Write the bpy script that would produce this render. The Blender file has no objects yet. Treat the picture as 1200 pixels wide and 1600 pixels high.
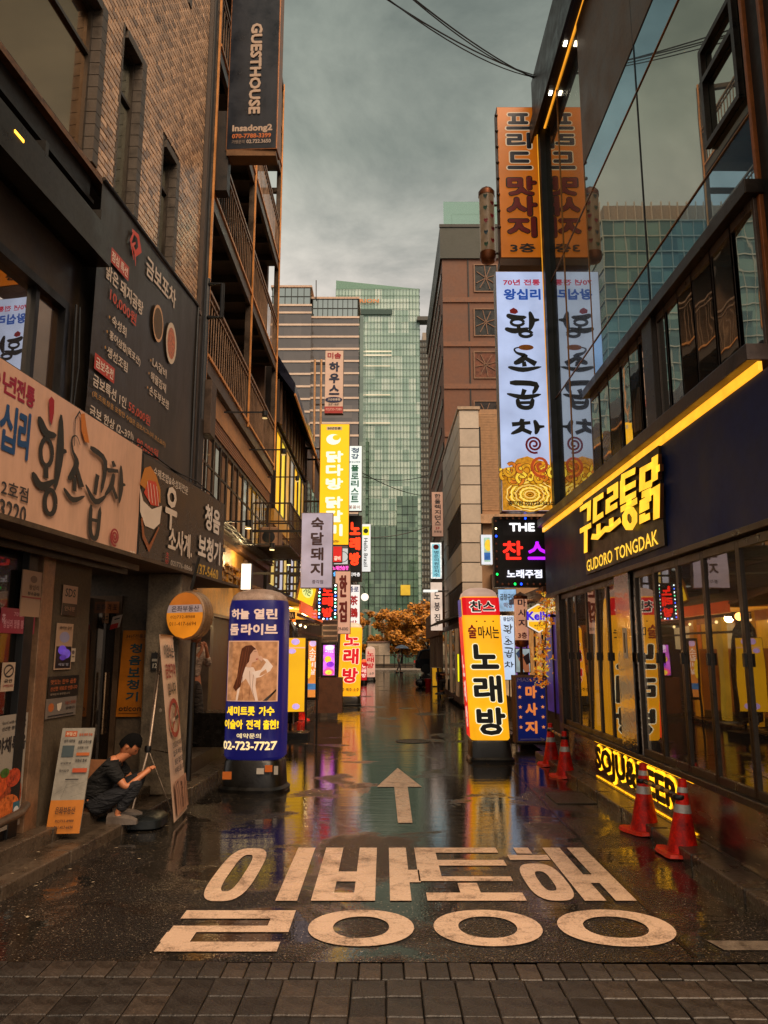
import bpy, math, random, bmesh
from mathutils import Vector, Matrix
random.seed(7)
S = bpy.context.scene
C = S.collection
# ------------------------------------------------------------------ camera
F = 1200.0
PITCH = math.atan(217 / 1200)
SP, CP = math.sin(PITCH), math.cos(PITCH)
EYE = 1.7
cam = bpy.data.cameras.new('camera'); camo = bpy.data.objects.new('camera', cam); C.objects.link(camo)
cam.sensor_fit = 'VERTICAL'; cam.sensor_height = 24.0; cam.lens = 24.0 * F / 1600
cam.clip_start = 0.05; cam.clip_end = 1500
camo.location = (0, 0, EYE); camo.rotation_euler = (math.pi / 2 + PITCH, 0, 0)
S.camera = camo
S.view_settings.view_transform = 'Standard'; S.view_settings.look = 'None'
S.view_settings.exposure = 0.14; S.view_settings.gamma = 1.0; S.view_settings.use_curve_mapping = False
S.render.engine = 'CYCLES'
S.cycles.use_denoising = True
S.cycles.max_bounces = 8; S.cycles.glossy_bounces = 5; S.cycles.transparent_max_bounces = 12; S.cycles.diffuse_bounces = 3
S.cycles.sample_clamp_indirect = 6.0
S.cycles.caustics_reflective = False; S.cycles.caustics_refractive = False
# ------------------------------------------------------------------ sky
SUN_EL, SUN_AZ = 51.0, 148.0     # degrees; azimuth from +Y towards +X
W = bpy.data.worlds.new('World'); S.world = W; W.use_nodes = True
nt = W.node_tree; N = nt.nodes; L = nt.links; N.clear()
def wn(t, **k):
    n = N.new(t)
    for a, b in k.items(): setattr(n, a, b)
    return n
out = wn('ShaderNodeOutputWorld'); bg = wn('ShaderNodeBackground'); bg2 = wn('ShaderNodeBackground'); add = wn('ShaderNodeAddShader')
sky = wn('ShaderNodeTexSky', sky_type='NISHITA'); sky.sun_disc = False
sky.sun_elevation = math.radians(SUN_EL); sky.sun_rotation = math.radians(SUN_AZ); sky.air_density = 2.0; sky.dust_density = 5.0
L.new(sky.outputs[0], bg.inputs[0]); bg.inputs[1].default_value = 0.006
tc = wn('ShaderNodeTexCoord'); sep = wn('ShaderNodeSeparateXYZ'); L.new(tc.outputs['Generated'], sep.inputs[0])
ramp = wn('ShaderNodeValToRGB'); L.new(sep.outputs['Z'], ramp.inputs[0])
e = ramp.color_ramp.elements
e[0].position = 0.0; e[0].color = (.62, .55, .51, 1)
e[1].position = 1.0; e[1].color = (.19, .21, .19, 1)
for p, c in ((.3, (.72, .64, .60, 1)), (.43, (.66, .60, .56, 1)), (.5, (.50, .485, .445, 1)), (.58, (.33, .35, .31, 1)), (.68, (.21, .235, .21, 1))):
    x = e.new(p); x.color = c
mp = wn('ShaderNodeMapping'); mp.inputs['Scale'].default_value = (1.0, 1.0, 1.7); mp.inputs['Rotation'].default_value = (.5, .35, 0); L.new(tc.outputs['Generated'], mp.inputs[0])
no = wn('ShaderNodeTexNoise'); no.inputs['Scale'].default_value = 3.1; no.inputs['Detail'].default_value = 9; no.inputs['Roughness'].default_value = .6; no.inputs['Distortion'].default_value = .35
L.new(mp.outputs[0], no.inputs['Vector'])
r2 = wn('ShaderNodeValToRGB'); L.new(no.outputs[0], r2.inputs[0])
r2.color_ramp.elements[0].position = .3; r2.color_ramp.elements[0].color = (.50, .54, .53, 1)
r2.color_ramp.elements[1].position = .72; r2.color_ramp.elements[1].color = (1.62, 1.58, 1.5, 1)
mx = wn('ShaderNodeMix', data_type='RGBA', blend_type='MULTIPLY'); mx.inputs[0].default_value = 1.0
L.new(ramp.outputs[0], mx.inputs[6]); L.new(r2.outputs[0], mx.inputs[7])
L.new(mx.outputs[2], bg2.inputs[0]); bg2.inputs[1].default_value = 1.0
L.new(bg.outputs[0], add.inputs[0]); L.new(bg2.outputs[0], add.inputs[1]); L.new(add.outputs[0], out.inputs[0])
# ------------------------------------------------------------------ sun behind thin cloud
sl = bpy.data.lights.new('sun', 'SUN'); slo = bpy.data.objects.new('sun', sl); C.objects.link(slo)
sl.energy = 3.7; sl.angle = math.radians(45); sl.color = (1.0, .73, .50)
_d = Vector((math.sin(math.radians(SUN_AZ)) * math.cos(math.radians(SUN_EL)), math.cos(math.radians(SUN_AZ)) * math.cos(math.radians(SUN_EL)), math.sin(math.radians(SUN_EL))))
slo.rotation_euler = _d.to_track_quat('Z', 'Y').to_euler()

# ------------------------------------------------------------------ points seen in the photograph, at a known depth / wall / height
def ray(u, v): return Vector((u - 600.0, F * CP - (800.0 - v) * SP, F * SP + (800.0 - v) * CP))
O_ = Vector((0, 0, EYE))
def PY(u, v, Y): r = ray(u, v); return O_ + r * (Y / r.y)
def PX(u, v, X): r = ray(u, v); return O_ + r * (X / r.x)
def PZ(u, v, z): r = ray(u, v); return O_ + r * ((z - EYE) / r.z)
KL = 0.09
def lx(a, Y): return a + KL * (Y - 8)
def PLn(u, v, a):          # on the slightly turned left frontage
    r = ray(u, v); t = (a - 8 * KL) / (r.x - KL * r.y); return O_ + r * t
def V3(x, y, z): return Vector((x, y, z))

# ------------------------------------------------------------------ materials
def lin(c):
    c = c / 255.0
    return c / 12.92 if c <= .04045 else ((c + .055) / 1.055) ** 2.4
def rgb(s):
    if isinstance(s, str): s = [int(s[i:i + 2], 16) for i in (0, 2, 4)]
    return (lin(s[0]), lin(s[1]), lin(s[2]), 1)
MATS = {}
def newmat(name):
    m = bpy.data.materials.new(name); m.use_nodes = True; nt = m.node_tree; nt.nodes.clear(); return m, nt
def nd(nt, t, **k):
    n = nt.nodes.new(t)
    for a, b in k.items():
        if a.startswith('i_'):
            n.inputs[a[2:].replace('_', ' ')].default_value = b
        else: setattr(n, a, b)
    return n
def ramp_node(nt, src, stops):
    r = nd(nt, 'ShaderNodeValToRGB'); nt.links.new(src, r.inputs[0]); e = r.color_ramp.elements
    e[0].position, e[0].color = stops[0][0], stops[0][1]; e[1].position, e[1].color = stops[-1][0], stops[-1][1]
    for p, c in stops[1:-1]: x = e.new(p); x.color = c
    return r
def g(v): return (v, v, v, 1)
def M(col, rough=.6, metal=0.0, var=.25, sc=6.0, bump=.12, stretch=(1, 1, 1), spec=.5, rv=.12):
    """an everyday surface: base colour with mottling and grime, uneven gloss, fine relief"""
    key = ('M', col if isinstance(col, str) else tuple(col), rough, metal, var, sc, bump, stretch, spec)
    if key in MATS: return MATS[key]
    m, nt = newmat('surface_%d' % len(MATS)); lk = nt.links.new
    o = nd(nt, 'ShaderNodeOutputMaterial'); p = nd(nt, 'ShaderNodeBsdfPrincipled'); lk(p.outputs[0], o.inputs[0])
    p.inputs['Metallic'].default_value = metal; p.inputs['Specular IOR Level'].default_value = spec
    tc = nd(nt, 'ShaderNodeTexCoord'); mp = nd(nt, 'ShaderNodeMapping'); mp.inputs['Scale'].default_value = stretch; lk(tc.outputs['Object'], mp.inputs[0])
    n1 = nd(nt, 'ShaderNodeTexNoise'); n1.inputs['Scale'].default_value = sc; n1.inputs['Detail'].default_value = 7; n1.inputs['Roughness'].default_value = .65; lk(mp.outputs[0], n1.inputs['Vector'])
    n2 = nd(nt, 'ShaderNodeTexNoise'); n2.inputs['Scale'].default_value = sc * 9; n2.inputs['Detail'].default_value = 4; lk(mp.outputs[0], n2.inputs['Vector'])
    c = rgb(col)
    r = ramp_node(nt, n1.outputs[0], [(.28, tuple(x * (1 - var * 1.6) if i < 3 else 1 for i, x in enumerate(c))), (.5, c), (.75, tuple(min(1, x * (1 + var)) if i < 3 else 1 for i, x in enumerate(c)))])
    mm = nd(nt, 'ShaderNodeMix', data_type='RGBA', blend_type='MULTIPLY'); mm.inputs[0].default_value = min(1, var * 1.6)
    r2 = ramp_node(nt, n2.outputs[0], [(.3, g(.62)), (.62, g(1.12))]); lk(r.outputs[0], mm.inputs[6]); lk(r2.outputs[0], mm.inputs[7]); lk(mm.outputs[2], p.inputs['Base Color'])
    rr = ramp_node(nt, n1.outputs[0], [(.3, g(max(.02, rough - rv))), (.7, g(min(1, rough + rv)))]); lk(rr.outputs[0], p.inputs['Roughness'])
    if bump:
        b = nd(nt, 'ShaderNodeBump'); b.inputs['Strength'].default_value = bump; b.inputs['Distance'].default_value = .01; lk(n2.outputs[0], b.inputs['Height']); lk(b.outputs[0], p.inputs['Normal'])
    MATS[key] = m; return m
def P(col, rough=.45):
    """flat print or vinyl lettering"""
    return M(col, rough, 0, .06, 4.0, 0.0)
def E(col, s=1.0, var=.18, sc=3.0, rough=.35, base=.5):
    """a lit sign face, tube or lamp, or light put into other parts as glow"""
    key = ('E', col if isinstance(col, str) else tuple(col), s, var, sc)
    if key in MATS: return MATS[key]
    m, nt = newmat('lit_%d' % len(MATS)); lk = nt.links.new
    o = nd(nt, 'ShaderNodeOutputMaterial'); p = nd(nt, 'ShaderNodeBsdfPrincipled'); lk(p.outputs[0], o.inputs[0])
    c = rgb(col); p.inputs['Base Color'].default_value = tuple(x * base for x in c[:3]) + (1,); p.inputs['Roughness'].default_value = rough
    p.inputs['Emission Color'].default_value = c
    if var:
        tc = nd(nt, 'ShaderNodeTexCoord'); n1 = nd(nt, 'ShaderNodeTexNoise'); n1.inputs['Scale'].default_value = sc; n1.inputs['Detail'].default_value = 4; lk(tc.outputs['Object'], n1.inputs['Vector'])
        mr = nd(nt, 'ShaderNodeMapRange'); mr.inputs[1].default_value = .3; mr.inputs[2].default_value = .7; mr.inputs[3].default_value = s * (1 - var); mr.inputs[4].default_value = s * (1 + var); lk(n1.outputs[0], mr.inputs[0]); lk(mr.outputs[0], p.inputs['Emission Strength'])
    else: p.inputs['Emission Strength'].default_value = s
    MATS[key] = m; return m
def GLASS(tint='202826', refl=.5, wav=.004, trans=.5, gcol=(.8, .86, .84, 1), rough=.012, sc=1.2, top=.97):
    """window glass: mirror sheen over a see-through or dark pane, slightly wavy"""
    key = ('G', tint, refl, wav, trans, gcol, sc, top)
    if key in MATS: return MATS[key]
    m, nt = newmat('glass_%d' % len(MATS)); lk = nt.links.new
    o = nd(nt, 'ShaderNodeOutputMaterial'); gl = nd(nt, 'ShaderNodeBsdfGlossy'); gl.inputs['Color'].default_value = gcol; gl.inputs['Roughness'].default_value = rough
    tr = nd(nt, 'ShaderNodeBsdfTransparent'); tr.inputs[0].default_value = (.75, .8, .78, 1)
    df = nd(nt, 'ShaderNodeBsdfPrincipled'); df.inputs['Base Color'].default_value = rgb(tint); df.inputs['Roughness'].default_value = .2
    m1 = nd(nt, 'ShaderNodeMixShader'); m1.inputs[0].default_value = trans; lk(df.outputs[0], m1.inputs[1]); lk(tr.outputs[0], m1.inputs[2])
    fr = nd(nt, 'ShaderNodeFresnel'); fr.inputs[0].default_value = 1.5
    mr = nd(nt, 'ShaderNodeMapRange'); mr.inputs[1].default_value = .04; mr.inputs[2].default_value = .7; mr.inputs[3].default_value = refl; mr.inputs[4].default_value = top; lk(fr.outputs[0], mr.inputs[0])
    m2 = nd(nt, 'ShaderNodeMixShader'); lk(mr.outputs[0], m2.inputs[0]); lk(m1.outputs[0], m2.inputs[1]); lk(gl.outputs[0], m2.inputs[2]); lk(m2.outputs[0], o.inputs[0])
    if wav:
        tc = nd(nt, 'ShaderNodeTexCoord'); n1 = nd(nt, 'ShaderNodeTexNoise'); n1.inputs['Scale'].default_value = sc; n1.inputs['Detail'].default_value = 2; lk(tc.outputs['Object'], n1.inputs['Vector'])
        b = nd(nt, 'ShaderNodeBump'); b.inputs['Strength'].default_value = 1; b.inputs['Distance'].default_value = wav; lk(n1.outputs[0], b.inputs['Height']); lk(b.outputs[0], gl.inputs['Normal'])
    MATS[key] = m; return m

# ------------------------------------------------------------------ mesh builder
LOC = {}
class MB:
    def __init__(s): s.v = []; s.f = []
    def add(s, vs, fs):
        n = len(s.v); s.v += [Vector(a) for a in vs]; s.f += [tuple(n + i for i in f) for f in fs]; return s
    def quad(s, a, b, c, d): return s.add([a, b, c, d], [(0, 1, 2, 3)])
    def hexa(s, O, A, B, D):
        O, A, B, D = map(Vector, (O, A, B, D))
        if A.cross(B).dot(D) < 0: A, B = B, A
        vs = [O, O + A, O + A + B, O + B, O + D, O + A + D, O + A + B + D, O + B + D]
        return s.add(vs, [(0, 3, 2, 1), (4, 5, 6, 7), (0, 1, 5, 4), (1, 2, 6, 5), (2, 3, 7, 6), (3, 0, 4, 7)])
    def box(s, x0, y0, z0, x1, y1, z1): return s.hexa((min(x0, x1), min(y0, y1), min(z0, z1)), (abs(x1 - x0), 0, 0), (0, abs(y1 - y0), 0), (0, 0, abs(z1 - z0)))
    def bar(s, p, q, w, h=None, up=None):
        p, q = Vector(p), Vector(q); h = h or w; d = q - p; up = Vector(up) if up else (V3(0, 0, 1) if abs(d.normalized().z) < .95 else V3(0, 1, 0))
        a = d.cross(up).normalized() * w; b = a.cross(d).normalized() * h
        return s.hexa(p - a / 2 - b / 2, a, b, d)
    def tube(s, pts, r, n=8, caps=True):
        pts = [Vector(p) for p in pts]; rs = r if isinstance(r, (list, tuple)) else [r] * len(pts); base = len(s.v); ref = None
        for i, p in enumerate(pts):
            d = (pts[min(i + 1, len(pts) - 1)] - pts[max(i - 1, 0)]).normalized()
            if ref is None: ref = d.orthogonal().normalized()
            a = (ref - d * ref.dot(d)).normalized(); ref = a; b = d.cross(a)
            for k in range(n):
                t = 2 * math.pi * k / n; s.v.append(p + (a * math.cos(t) + b * math.sin(t)) * rs[i])
        for i in range(len(pts) - 1):
            for k in range(n):
                a = base + i * n + k; b = base + i * n + (k + 1) % n; s.f.append((a, b, b + n, a + n))
        if caps:
            s.f.append(tuple(base + k for k in range(n))[::-1]); s.f.append(tuple(base + (len(pts) - 1) * n + k for k in range(n)))
        return s
    def lathe(s, prof, c=(0, 0, 0), n=24, ax=None, sx=1.0, sy=1.0, pw=None):
        """prof: (radius, height) pairs; pw gives a squarish section"""
        c = Vector(c); base = len(s.v)
        for r, z in prof:
            for k in range(n):
                t = 2 * math.pi * k / n; x, y = math.cos(t), math.sin(t)
                if pw: q = (abs(x) ** pw + abs(y) ** pw) ** (1 / pw); x, y = x / q, y / q
                s.v.append(c + V3(x * r * sx, y * r * sy, z))
        for i in range(len(prof) - 1):
            for k in range(n):
                a = base + i * n + k; b = base + i * n + (k + 1) % n; s.f.append((a, b, b + n, a + n))
        s.f.append(tuple(base + k for k in range(n))[::-1]); s.f.append(tuple(base + (len(prof) - 1) * n + k for k in range(n)))
        return s
    def prism(s, pts, nv):
        pts = [Vector(p) for p in pts]; nv = Vector(nv); n = len(pts)
        vs = pts + [p + nv for p in pts]
        nrm = Vector((0, 0, 0))
        for i in range(n): nrm += pts[i].cross(pts[(i + 1) % n])
        fs = [tuple(range(n))[::-1], tuple(range(n, 2 * n))] + [(i, (i + 1) % n, n + (i + 1) % n, n + i) for i in range(n)]
        if nrm.dot(nv) < 0: fs = [f[::-1] for f in fs]
        return s.add(vs, fs)
    def ball(s, c, r, n=10, m=7, sc=(1, 1, 1)):
        c = Vector(c)
        pr = [(max(.001, r * math.sin(math.pi * i / m)), -r * math.cos(math.pi * i / m)) for i in range(m + 1)]
        b = len(s.v); s.lathe(pr, (0, 0, 0), n)
        for i in range(b, len(s.v)): q = s.v[i]; s.v[i] = c + V3(q.x * sc[0], q.y * sc[1], q.z * sc[2])
        return s
    def xf(s, mat): s.v = [mat @ q for q in s.v]; return s
    def build(s, name, mat, parent=None, loc=None, smooth=False, bevel=0, label=None, cat=None, group=None, kind=None, local=False):
        off = Vector(loc) if loc is not None else (V3(0, 0, 0) if (parent is None or local) else LOC[parent.name])
        me = bpy.data.meshes.new(name); me.from_pydata([tuple(q - off) for q in s.v], [], s.f); me.validate(); me.update()
        if mat: me.materials.append(mat)
        if smooth:
            for p in me.polygons: p.use_smooth = True
            if hasattr(me, 'set_sharp_from_angle'): me.set_sharp_from_angle(angle=math.radians(40))
        o = bpy.data.objects.new(name, me); C.objects.link(o)
        if parent is not None: o.parent = parent; LOC[o.name] = LOC.get(parent.name, V3(0, 0, 0)); 
        elif loc is not None: o.location = off; LOC[o.name] = off
        else: LOC[o.name] = V3(0, 0, 0)
        if parent is not None and loc is not None: o.location = off - LOC[parent.name]; LOC[o.name] = off
        if bevel:
            b = o.modifiers.new('b', 'BEVEL'); b.width = bevel; b.segments = 2; b.limit_method = 'ANGLE'
        tag(o, label, cat, group, kind); return o
def tag(o, label=None, cat=None, group=None, kind=None):
    if label: o['label'] = label
    if cat: o['category'] = cat
    if group: o['group'] = group
    if kind: o['kind'] = kind
    return o
def thing(name, label, cat, loc, group=None, kind=None):
    o = bpy.data.objects.new(name, None); C.objects.link(o); o.location = loc; o.empty_display_size = .2; LOC[o.name] = Vector(loc)
    return tag(o, label, cat, group, kind)
def copy_tree(o, parent=None):
    c = o.copy(); C.objects.link(c); c.parent = parent
    for ch in [k for k in o.children]: copy_tree(ch, c)
    return c

# ------------------------------------------------------------------ lettering
TXT = {}
_fc = bpy.data.curves.new('font', 'FONT'); _fo = bpy.data.objects.new('font', _fc); _fc.resolution_u = 2
def glyph(t):
    if t not in TXT:
        _fc.body = t; me = _fo.to_mesh()
        vs = [(q.co.x, q.co.y) for q in me.vertices]; fs = [tuple(p.vertices) for p in me.polygons]; _fo.to_mesh_clear()
        x0 = min(a for a, b in vs); x1 = max(a for a, b in vs); y0 = min(b for a, b in vs); y1 = max(b for a, b in vs)
        TXT[t] = ([((a - x0) / max(1e-6, x1 - x0), (b - y0) / max(1e-6, y1 - y0)) for a, b in vs], fs)
    return TXT[t]
class Fr:
    """a flat sign face: corner O (bottom left as seen), U its width, V its height; P(x, y, d) with x right, y down in 0..1, d towards the viewer"""
    def __init__(s, O, U, V): s.O, s.U, s.V = Vector(O), Vector(U), Vector(V); s.w, s.h = s.U.length, s.V.length; s.n = s.U.cross(s.V).normalized()
    def P(s, x, y, d=0): return s.O + s.U * x + s.V * (1 - y) + s.n * d
    def sub(s, x0, y0, x1, y1): return Fr(s.P(x0, y1), s.U * (x1 - x0), s.V * (y1 - y0))
class FrC(Fr):
    """the same on a bulging front: x runs across, the face swells by depth dp (superellipse power pw)"""
    def __init__(s, O, U, V, dp, pw=2.5): Fr.__init__(s, O, U, V); s.dp, s.pw = dp, pw
    def P(s, x, y, d=0):
        q = min(.999, abs(2 * x - 1) * .97); return s.O + s.U * x + s.V * (1 - y) + s.n * (d + s.dp * ((1 - q ** s.pw) ** (1 / s.pw) - 1))
def FY(u0, v0, u1, v1, Y):
    vm = (v0 + v1) / 2; a = PY(u0, vm, Y); b = PY(u1, vm, Y); z0 = PY(600, v1, Y).z; z1 = PY(600, v0, Y).z
    return Fr((a.x, Y, z0), (b.x - a.x, 0, 0), (0, 0, z1 - z0))
def FYt(u0, v0, u1, v1, Y, turn):      # the same, turned about its centre line by `turn` degrees (positive: faces more to the left)
    f = FY(u0, v0, u1, v1, Y); c = f.P(.5, 1); t = math.radians(turn); w = f.w / math.cos(t) 
    U = V3(math.cos(t), -math.sin(t), 0) * w
    return Fr(c - U / 2, U, f.V)
def FL(a, Y0, Y1, z0, z1): return Fr((lx(a, Y0), Y0, z0), (lx(a, Y1) - lx(a, Y0), Y1 - Y0, 0), (0, 0, z1 - z0))
def FXl(X, Y0, Y1, z0, z1): return Fr((X, Y0, z0), (0, Y1 - Y0, 0), (0, 0, z1 - z0))
def FXr(X, Y0, Y1, z0, z1): return Fr((X, Y1, z0), (0, Y0 - Y1, 0), (0, 0, z1 - z0))
def fit(mb, fr, t, x0, y0, x1, y1, d, b=0.0, thick=0.0):
    vs, fs = glyph(t); mx, my = b * abs(y1 - y0) * fr.h / fr.w, b * abs(y1 - y0)
    X0, X1, Y0, Y1 = x0 + mx, x1 - mx, y0 + my, y1 - my
    b *= .62; mx *= .62; my *= .62; X0, X1, Y0, Y1 = x0 + mx, x1 - mx, y0 + my, y1 - my
    offs = [(0, 0)] if b == 0 else [(0, 0)] + [(mx * math.cos(k * math.pi / 4), my * math.sin(k * math.pi / 4)) for k in range(8)]
    for i, (ox, oy) in enumerate(offs):
        dd = d + i * .00012 + thick
        mb.add([fr.P(X0 + (X1 - X0) * a + ox, Y1 - (Y1 - Y0) * c + oy, dd) for a, c in vs], fs)
        if thick:
            from collections import Counter
            ec = Counter(); 
            for f in fs:
                for k in range(len(f)): ec[tuple(sorted((f[k], f[(k + 1) % len(f)])))] += 1
            for f in fs:
                for k in range(len(f)):
                    p, q = f[k], f[(k + 1) % len(f)]
                    if ec[tuple(sorted((p, q)))] == 1:
                        A = [fr.P(X0 + (X1 - X0) * vs[j][0] + ox, Y1 - (Y1 - Y0) * vs[j][1] + oy, D) for j, D in ((p, d), (q, d), (q, dd), (p, dd))]
                        mb.quad(*A)
def ribbon(mb, fr, pts, d, thick=0.0, closed=False):
    """a brush stroke: pts = (x, y, w) in the face's 0..1, w relative to the face width"""
    P3 = [Vector((p[0] * fr.w, -p[1] * fr.h)) for p in pts]; n = len(pts); Ls, Rs = [], []
    for i in range(n):
        a = P3[(i - 1) % n] if (closed or i > 0) else None; c = P3[(i + 1) % n] if (closed or i < n - 1) else None
        d1 = (P3[i] - a).normalized() if a is not None else (c - P3[i]).normalized()
        d2 = (c - P3[i]).normalized() if c is not None else d1
        t = (d1 + d2); t = t.normalized() if t.length > 1e-4 else d1
        nn = Vector((-t.y, t.x)); k = 1 / max(.5, nn.dot(Vector((-d1.y, d1.x)))); h = pts[i][2] * fr.w / 2 * k
        Ls.append(P3[i] + nn * h); Rs.append(P3[i] - nn * h)
    def Q(p, dd): return fr.P(p.x / fr.w, -p.y / fr.h, dd)
    m = n if closed else n - 1
    for i in range(m):
        j = (i + 1) % n
        mb.quad(Q(Rs[i], d + thick), Q(Rs[j], d + thick), Q(Ls[j], d + thick), Q(Ls[i], d + thick))
        if thick:
            mb.quad(Q(Rs[i], d), Q(Rs[j], d), Q(Rs[j], d + thick), Q(Rs[i], d + thick)); mb.quad(Q(Ls[j], d), Q(Ls[i], d), Q(Ls[i], d + thick), Q(Ls[j], d + thick))
    if thick and not closed:
        for i in (0, n - 1): mb.quad(Q(Ls[i], d), Q(Rs[i], d), Q(Rs[i], d + thick), Q(Ls[i], d + thick))
def spiral(cx, cy, r, turns, w, asp, n=40):
    return [(cx + r * (1 - .85 * i / n) * math.cos(turns * 2 * math.pi * i / n + 1.2), cy + r * asp * (1 - .85 * i / n) * math.sin(turns * 2 * math.pi * i / n + 1.2), w) for i in range(n + 1)]
def arc(cx, cy, rx, ry, a0, a1, w, n=12): return [(cx + rx * math.cos(math.radians(a0 + (a1 - a0) * i / n)), cy + ry * math.sin(math.radians(a0 + (a1 - a0) * i / n)), w) for i in range(n + 1)]
def draw(fr, root, el, d0=.004, step=.002):
    """el: list of elements printed on or mounted to the face, back to front"""
    for i, q in enumerate(el):
        k = q[0]; d = d0 + step * i; mb = MB(); kw = q[-1] if isinstance(q[-1], dict) else {}
        th = kw.get('th', 0); nm = kw.get('n')
        if k == 't':
            _, t, x0, y0, x1, y1, mat = q[:7]; b = kw.get('b', .03)
            if kw.get('v'):
                ch = [c for c in t if c != ' ']; n = len(ch); gap = kw.get('gap', .14)
                for j, c in enumerate(ch):
                    hh = (y1 - y0) / n; fit(mb, fr, c, x0, y0 + hh * j + hh * gap / 2, x1, y0 + hh * (j + 1) - hh * gap / 2, d, b * 1.25, th)
            else: fit(mb, fr, t, x0, y0, x1, y1, d, b, th)
            mb.build(nm or 'lettering', mat, root)
        elif k == 'r':
            _, x0, y0, x1, y1, mat = q[:6]; n = kw.get('seg', 1)
            for j in range(n):
                a, b = x0 + (x1 - x0) * j / n, x0 + (x1 - x0) * (j + 1) / n; mb.quad(fr.P(a, y1, d), fr.P(b, y1, d), fr.P(b, y0, d), fr.P(a, y0, d))
            mb.build(nm or 'printed_band', mat, root)
        elif k == 'e':
            _, cx, cy, rx, ry, mat = q[:6]; n = 20
            pts = [fr.P(cx + rx * math.cos(2 * math.pi * j / n), cy + ry * math.sin(2 * math.pi * j / n), d + th) for j in range(n)][::-1]
            if th: mb.prism([p - fr.n * th for p in pts], fr.n * th)
            else: mb.add(pts, [tuple(range(n))])
            mb.build(nm or 'printed_disc', mat, root)
        elif k == 'p':
            _, pts, mat = q[:3]; pp = [fr.P(x, y, d) for x, y in pts]; mb.add(pp, [tuple(range(len(pp)))]); mb.build(nm or 'printed_shape', mat, root)
        elif k == 's':
            _, strokes, mat = q[:3]; fq = fr
            if kw.get('an'): import copy; fq = copy.copy(fr); fq.w = fr.w / kw['an']
            for j, s in enumerate(strokes): ribbon(mb, fq, s, d + j * .0003, th, kw.get('closed', False))
            mb.build(nm or 'lettering', mat, root)
def casing(fr, depth, mat, root, name='casing', grow=.012, bevel=.006, back=None):
    a = grow; O = fr.P(0, 1, 0) - fr.U.normalized() * a - fr.V.normalized() * a - fr.n * depth
    return MB().hexa(O, fr.U + fr.U.normalized() * 2 * a, fr.V + fr.V.normalized() * 2 * a, fr.n * (depth)).build(name, mat, root, bevel=bevel)
def sign(name, label, cat, fr, depth, face, side, el, group=None, brackets=None, frame=0.0, fmat=None, d0=.006, step=.002, grow=.012):
    root = thing(name, label, cat, fr.P(.5, 1, 0), group)
    casing(fr, depth, side, root, grow=grow)
    MB().hexa(fr.P(0, 1, .0015), fr.U, fr.V, fr.n * .0025).build('face', face, root)
    draw(fr, root, el, d0, step)
    if frame:
        mb = MB(); f = frame; u = fr.U.normalized(); v = fr.V.normalized(); dz = fr.n * .02
        B = fr.P(0, 1, 0); 
        for O, A, Bv in ((B, fr.U, v * f), (B + fr.V - v * f, fr.U, v * f), (B + v * f, u * f, fr.V - 2 * v * f), (B + v * f + fr.U - u * f, u * f, fr.V - 2 * v * f)): mb.hexa(O, A, Bv, dz)
        mb.build('frame', fmat or side, root, bevel=.003)
    for p, q, w in (brackets or []): MB().bar(p, q, w).build('bracket', M('2a2623', .5, .6), root)
    return root
K = dict
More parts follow.
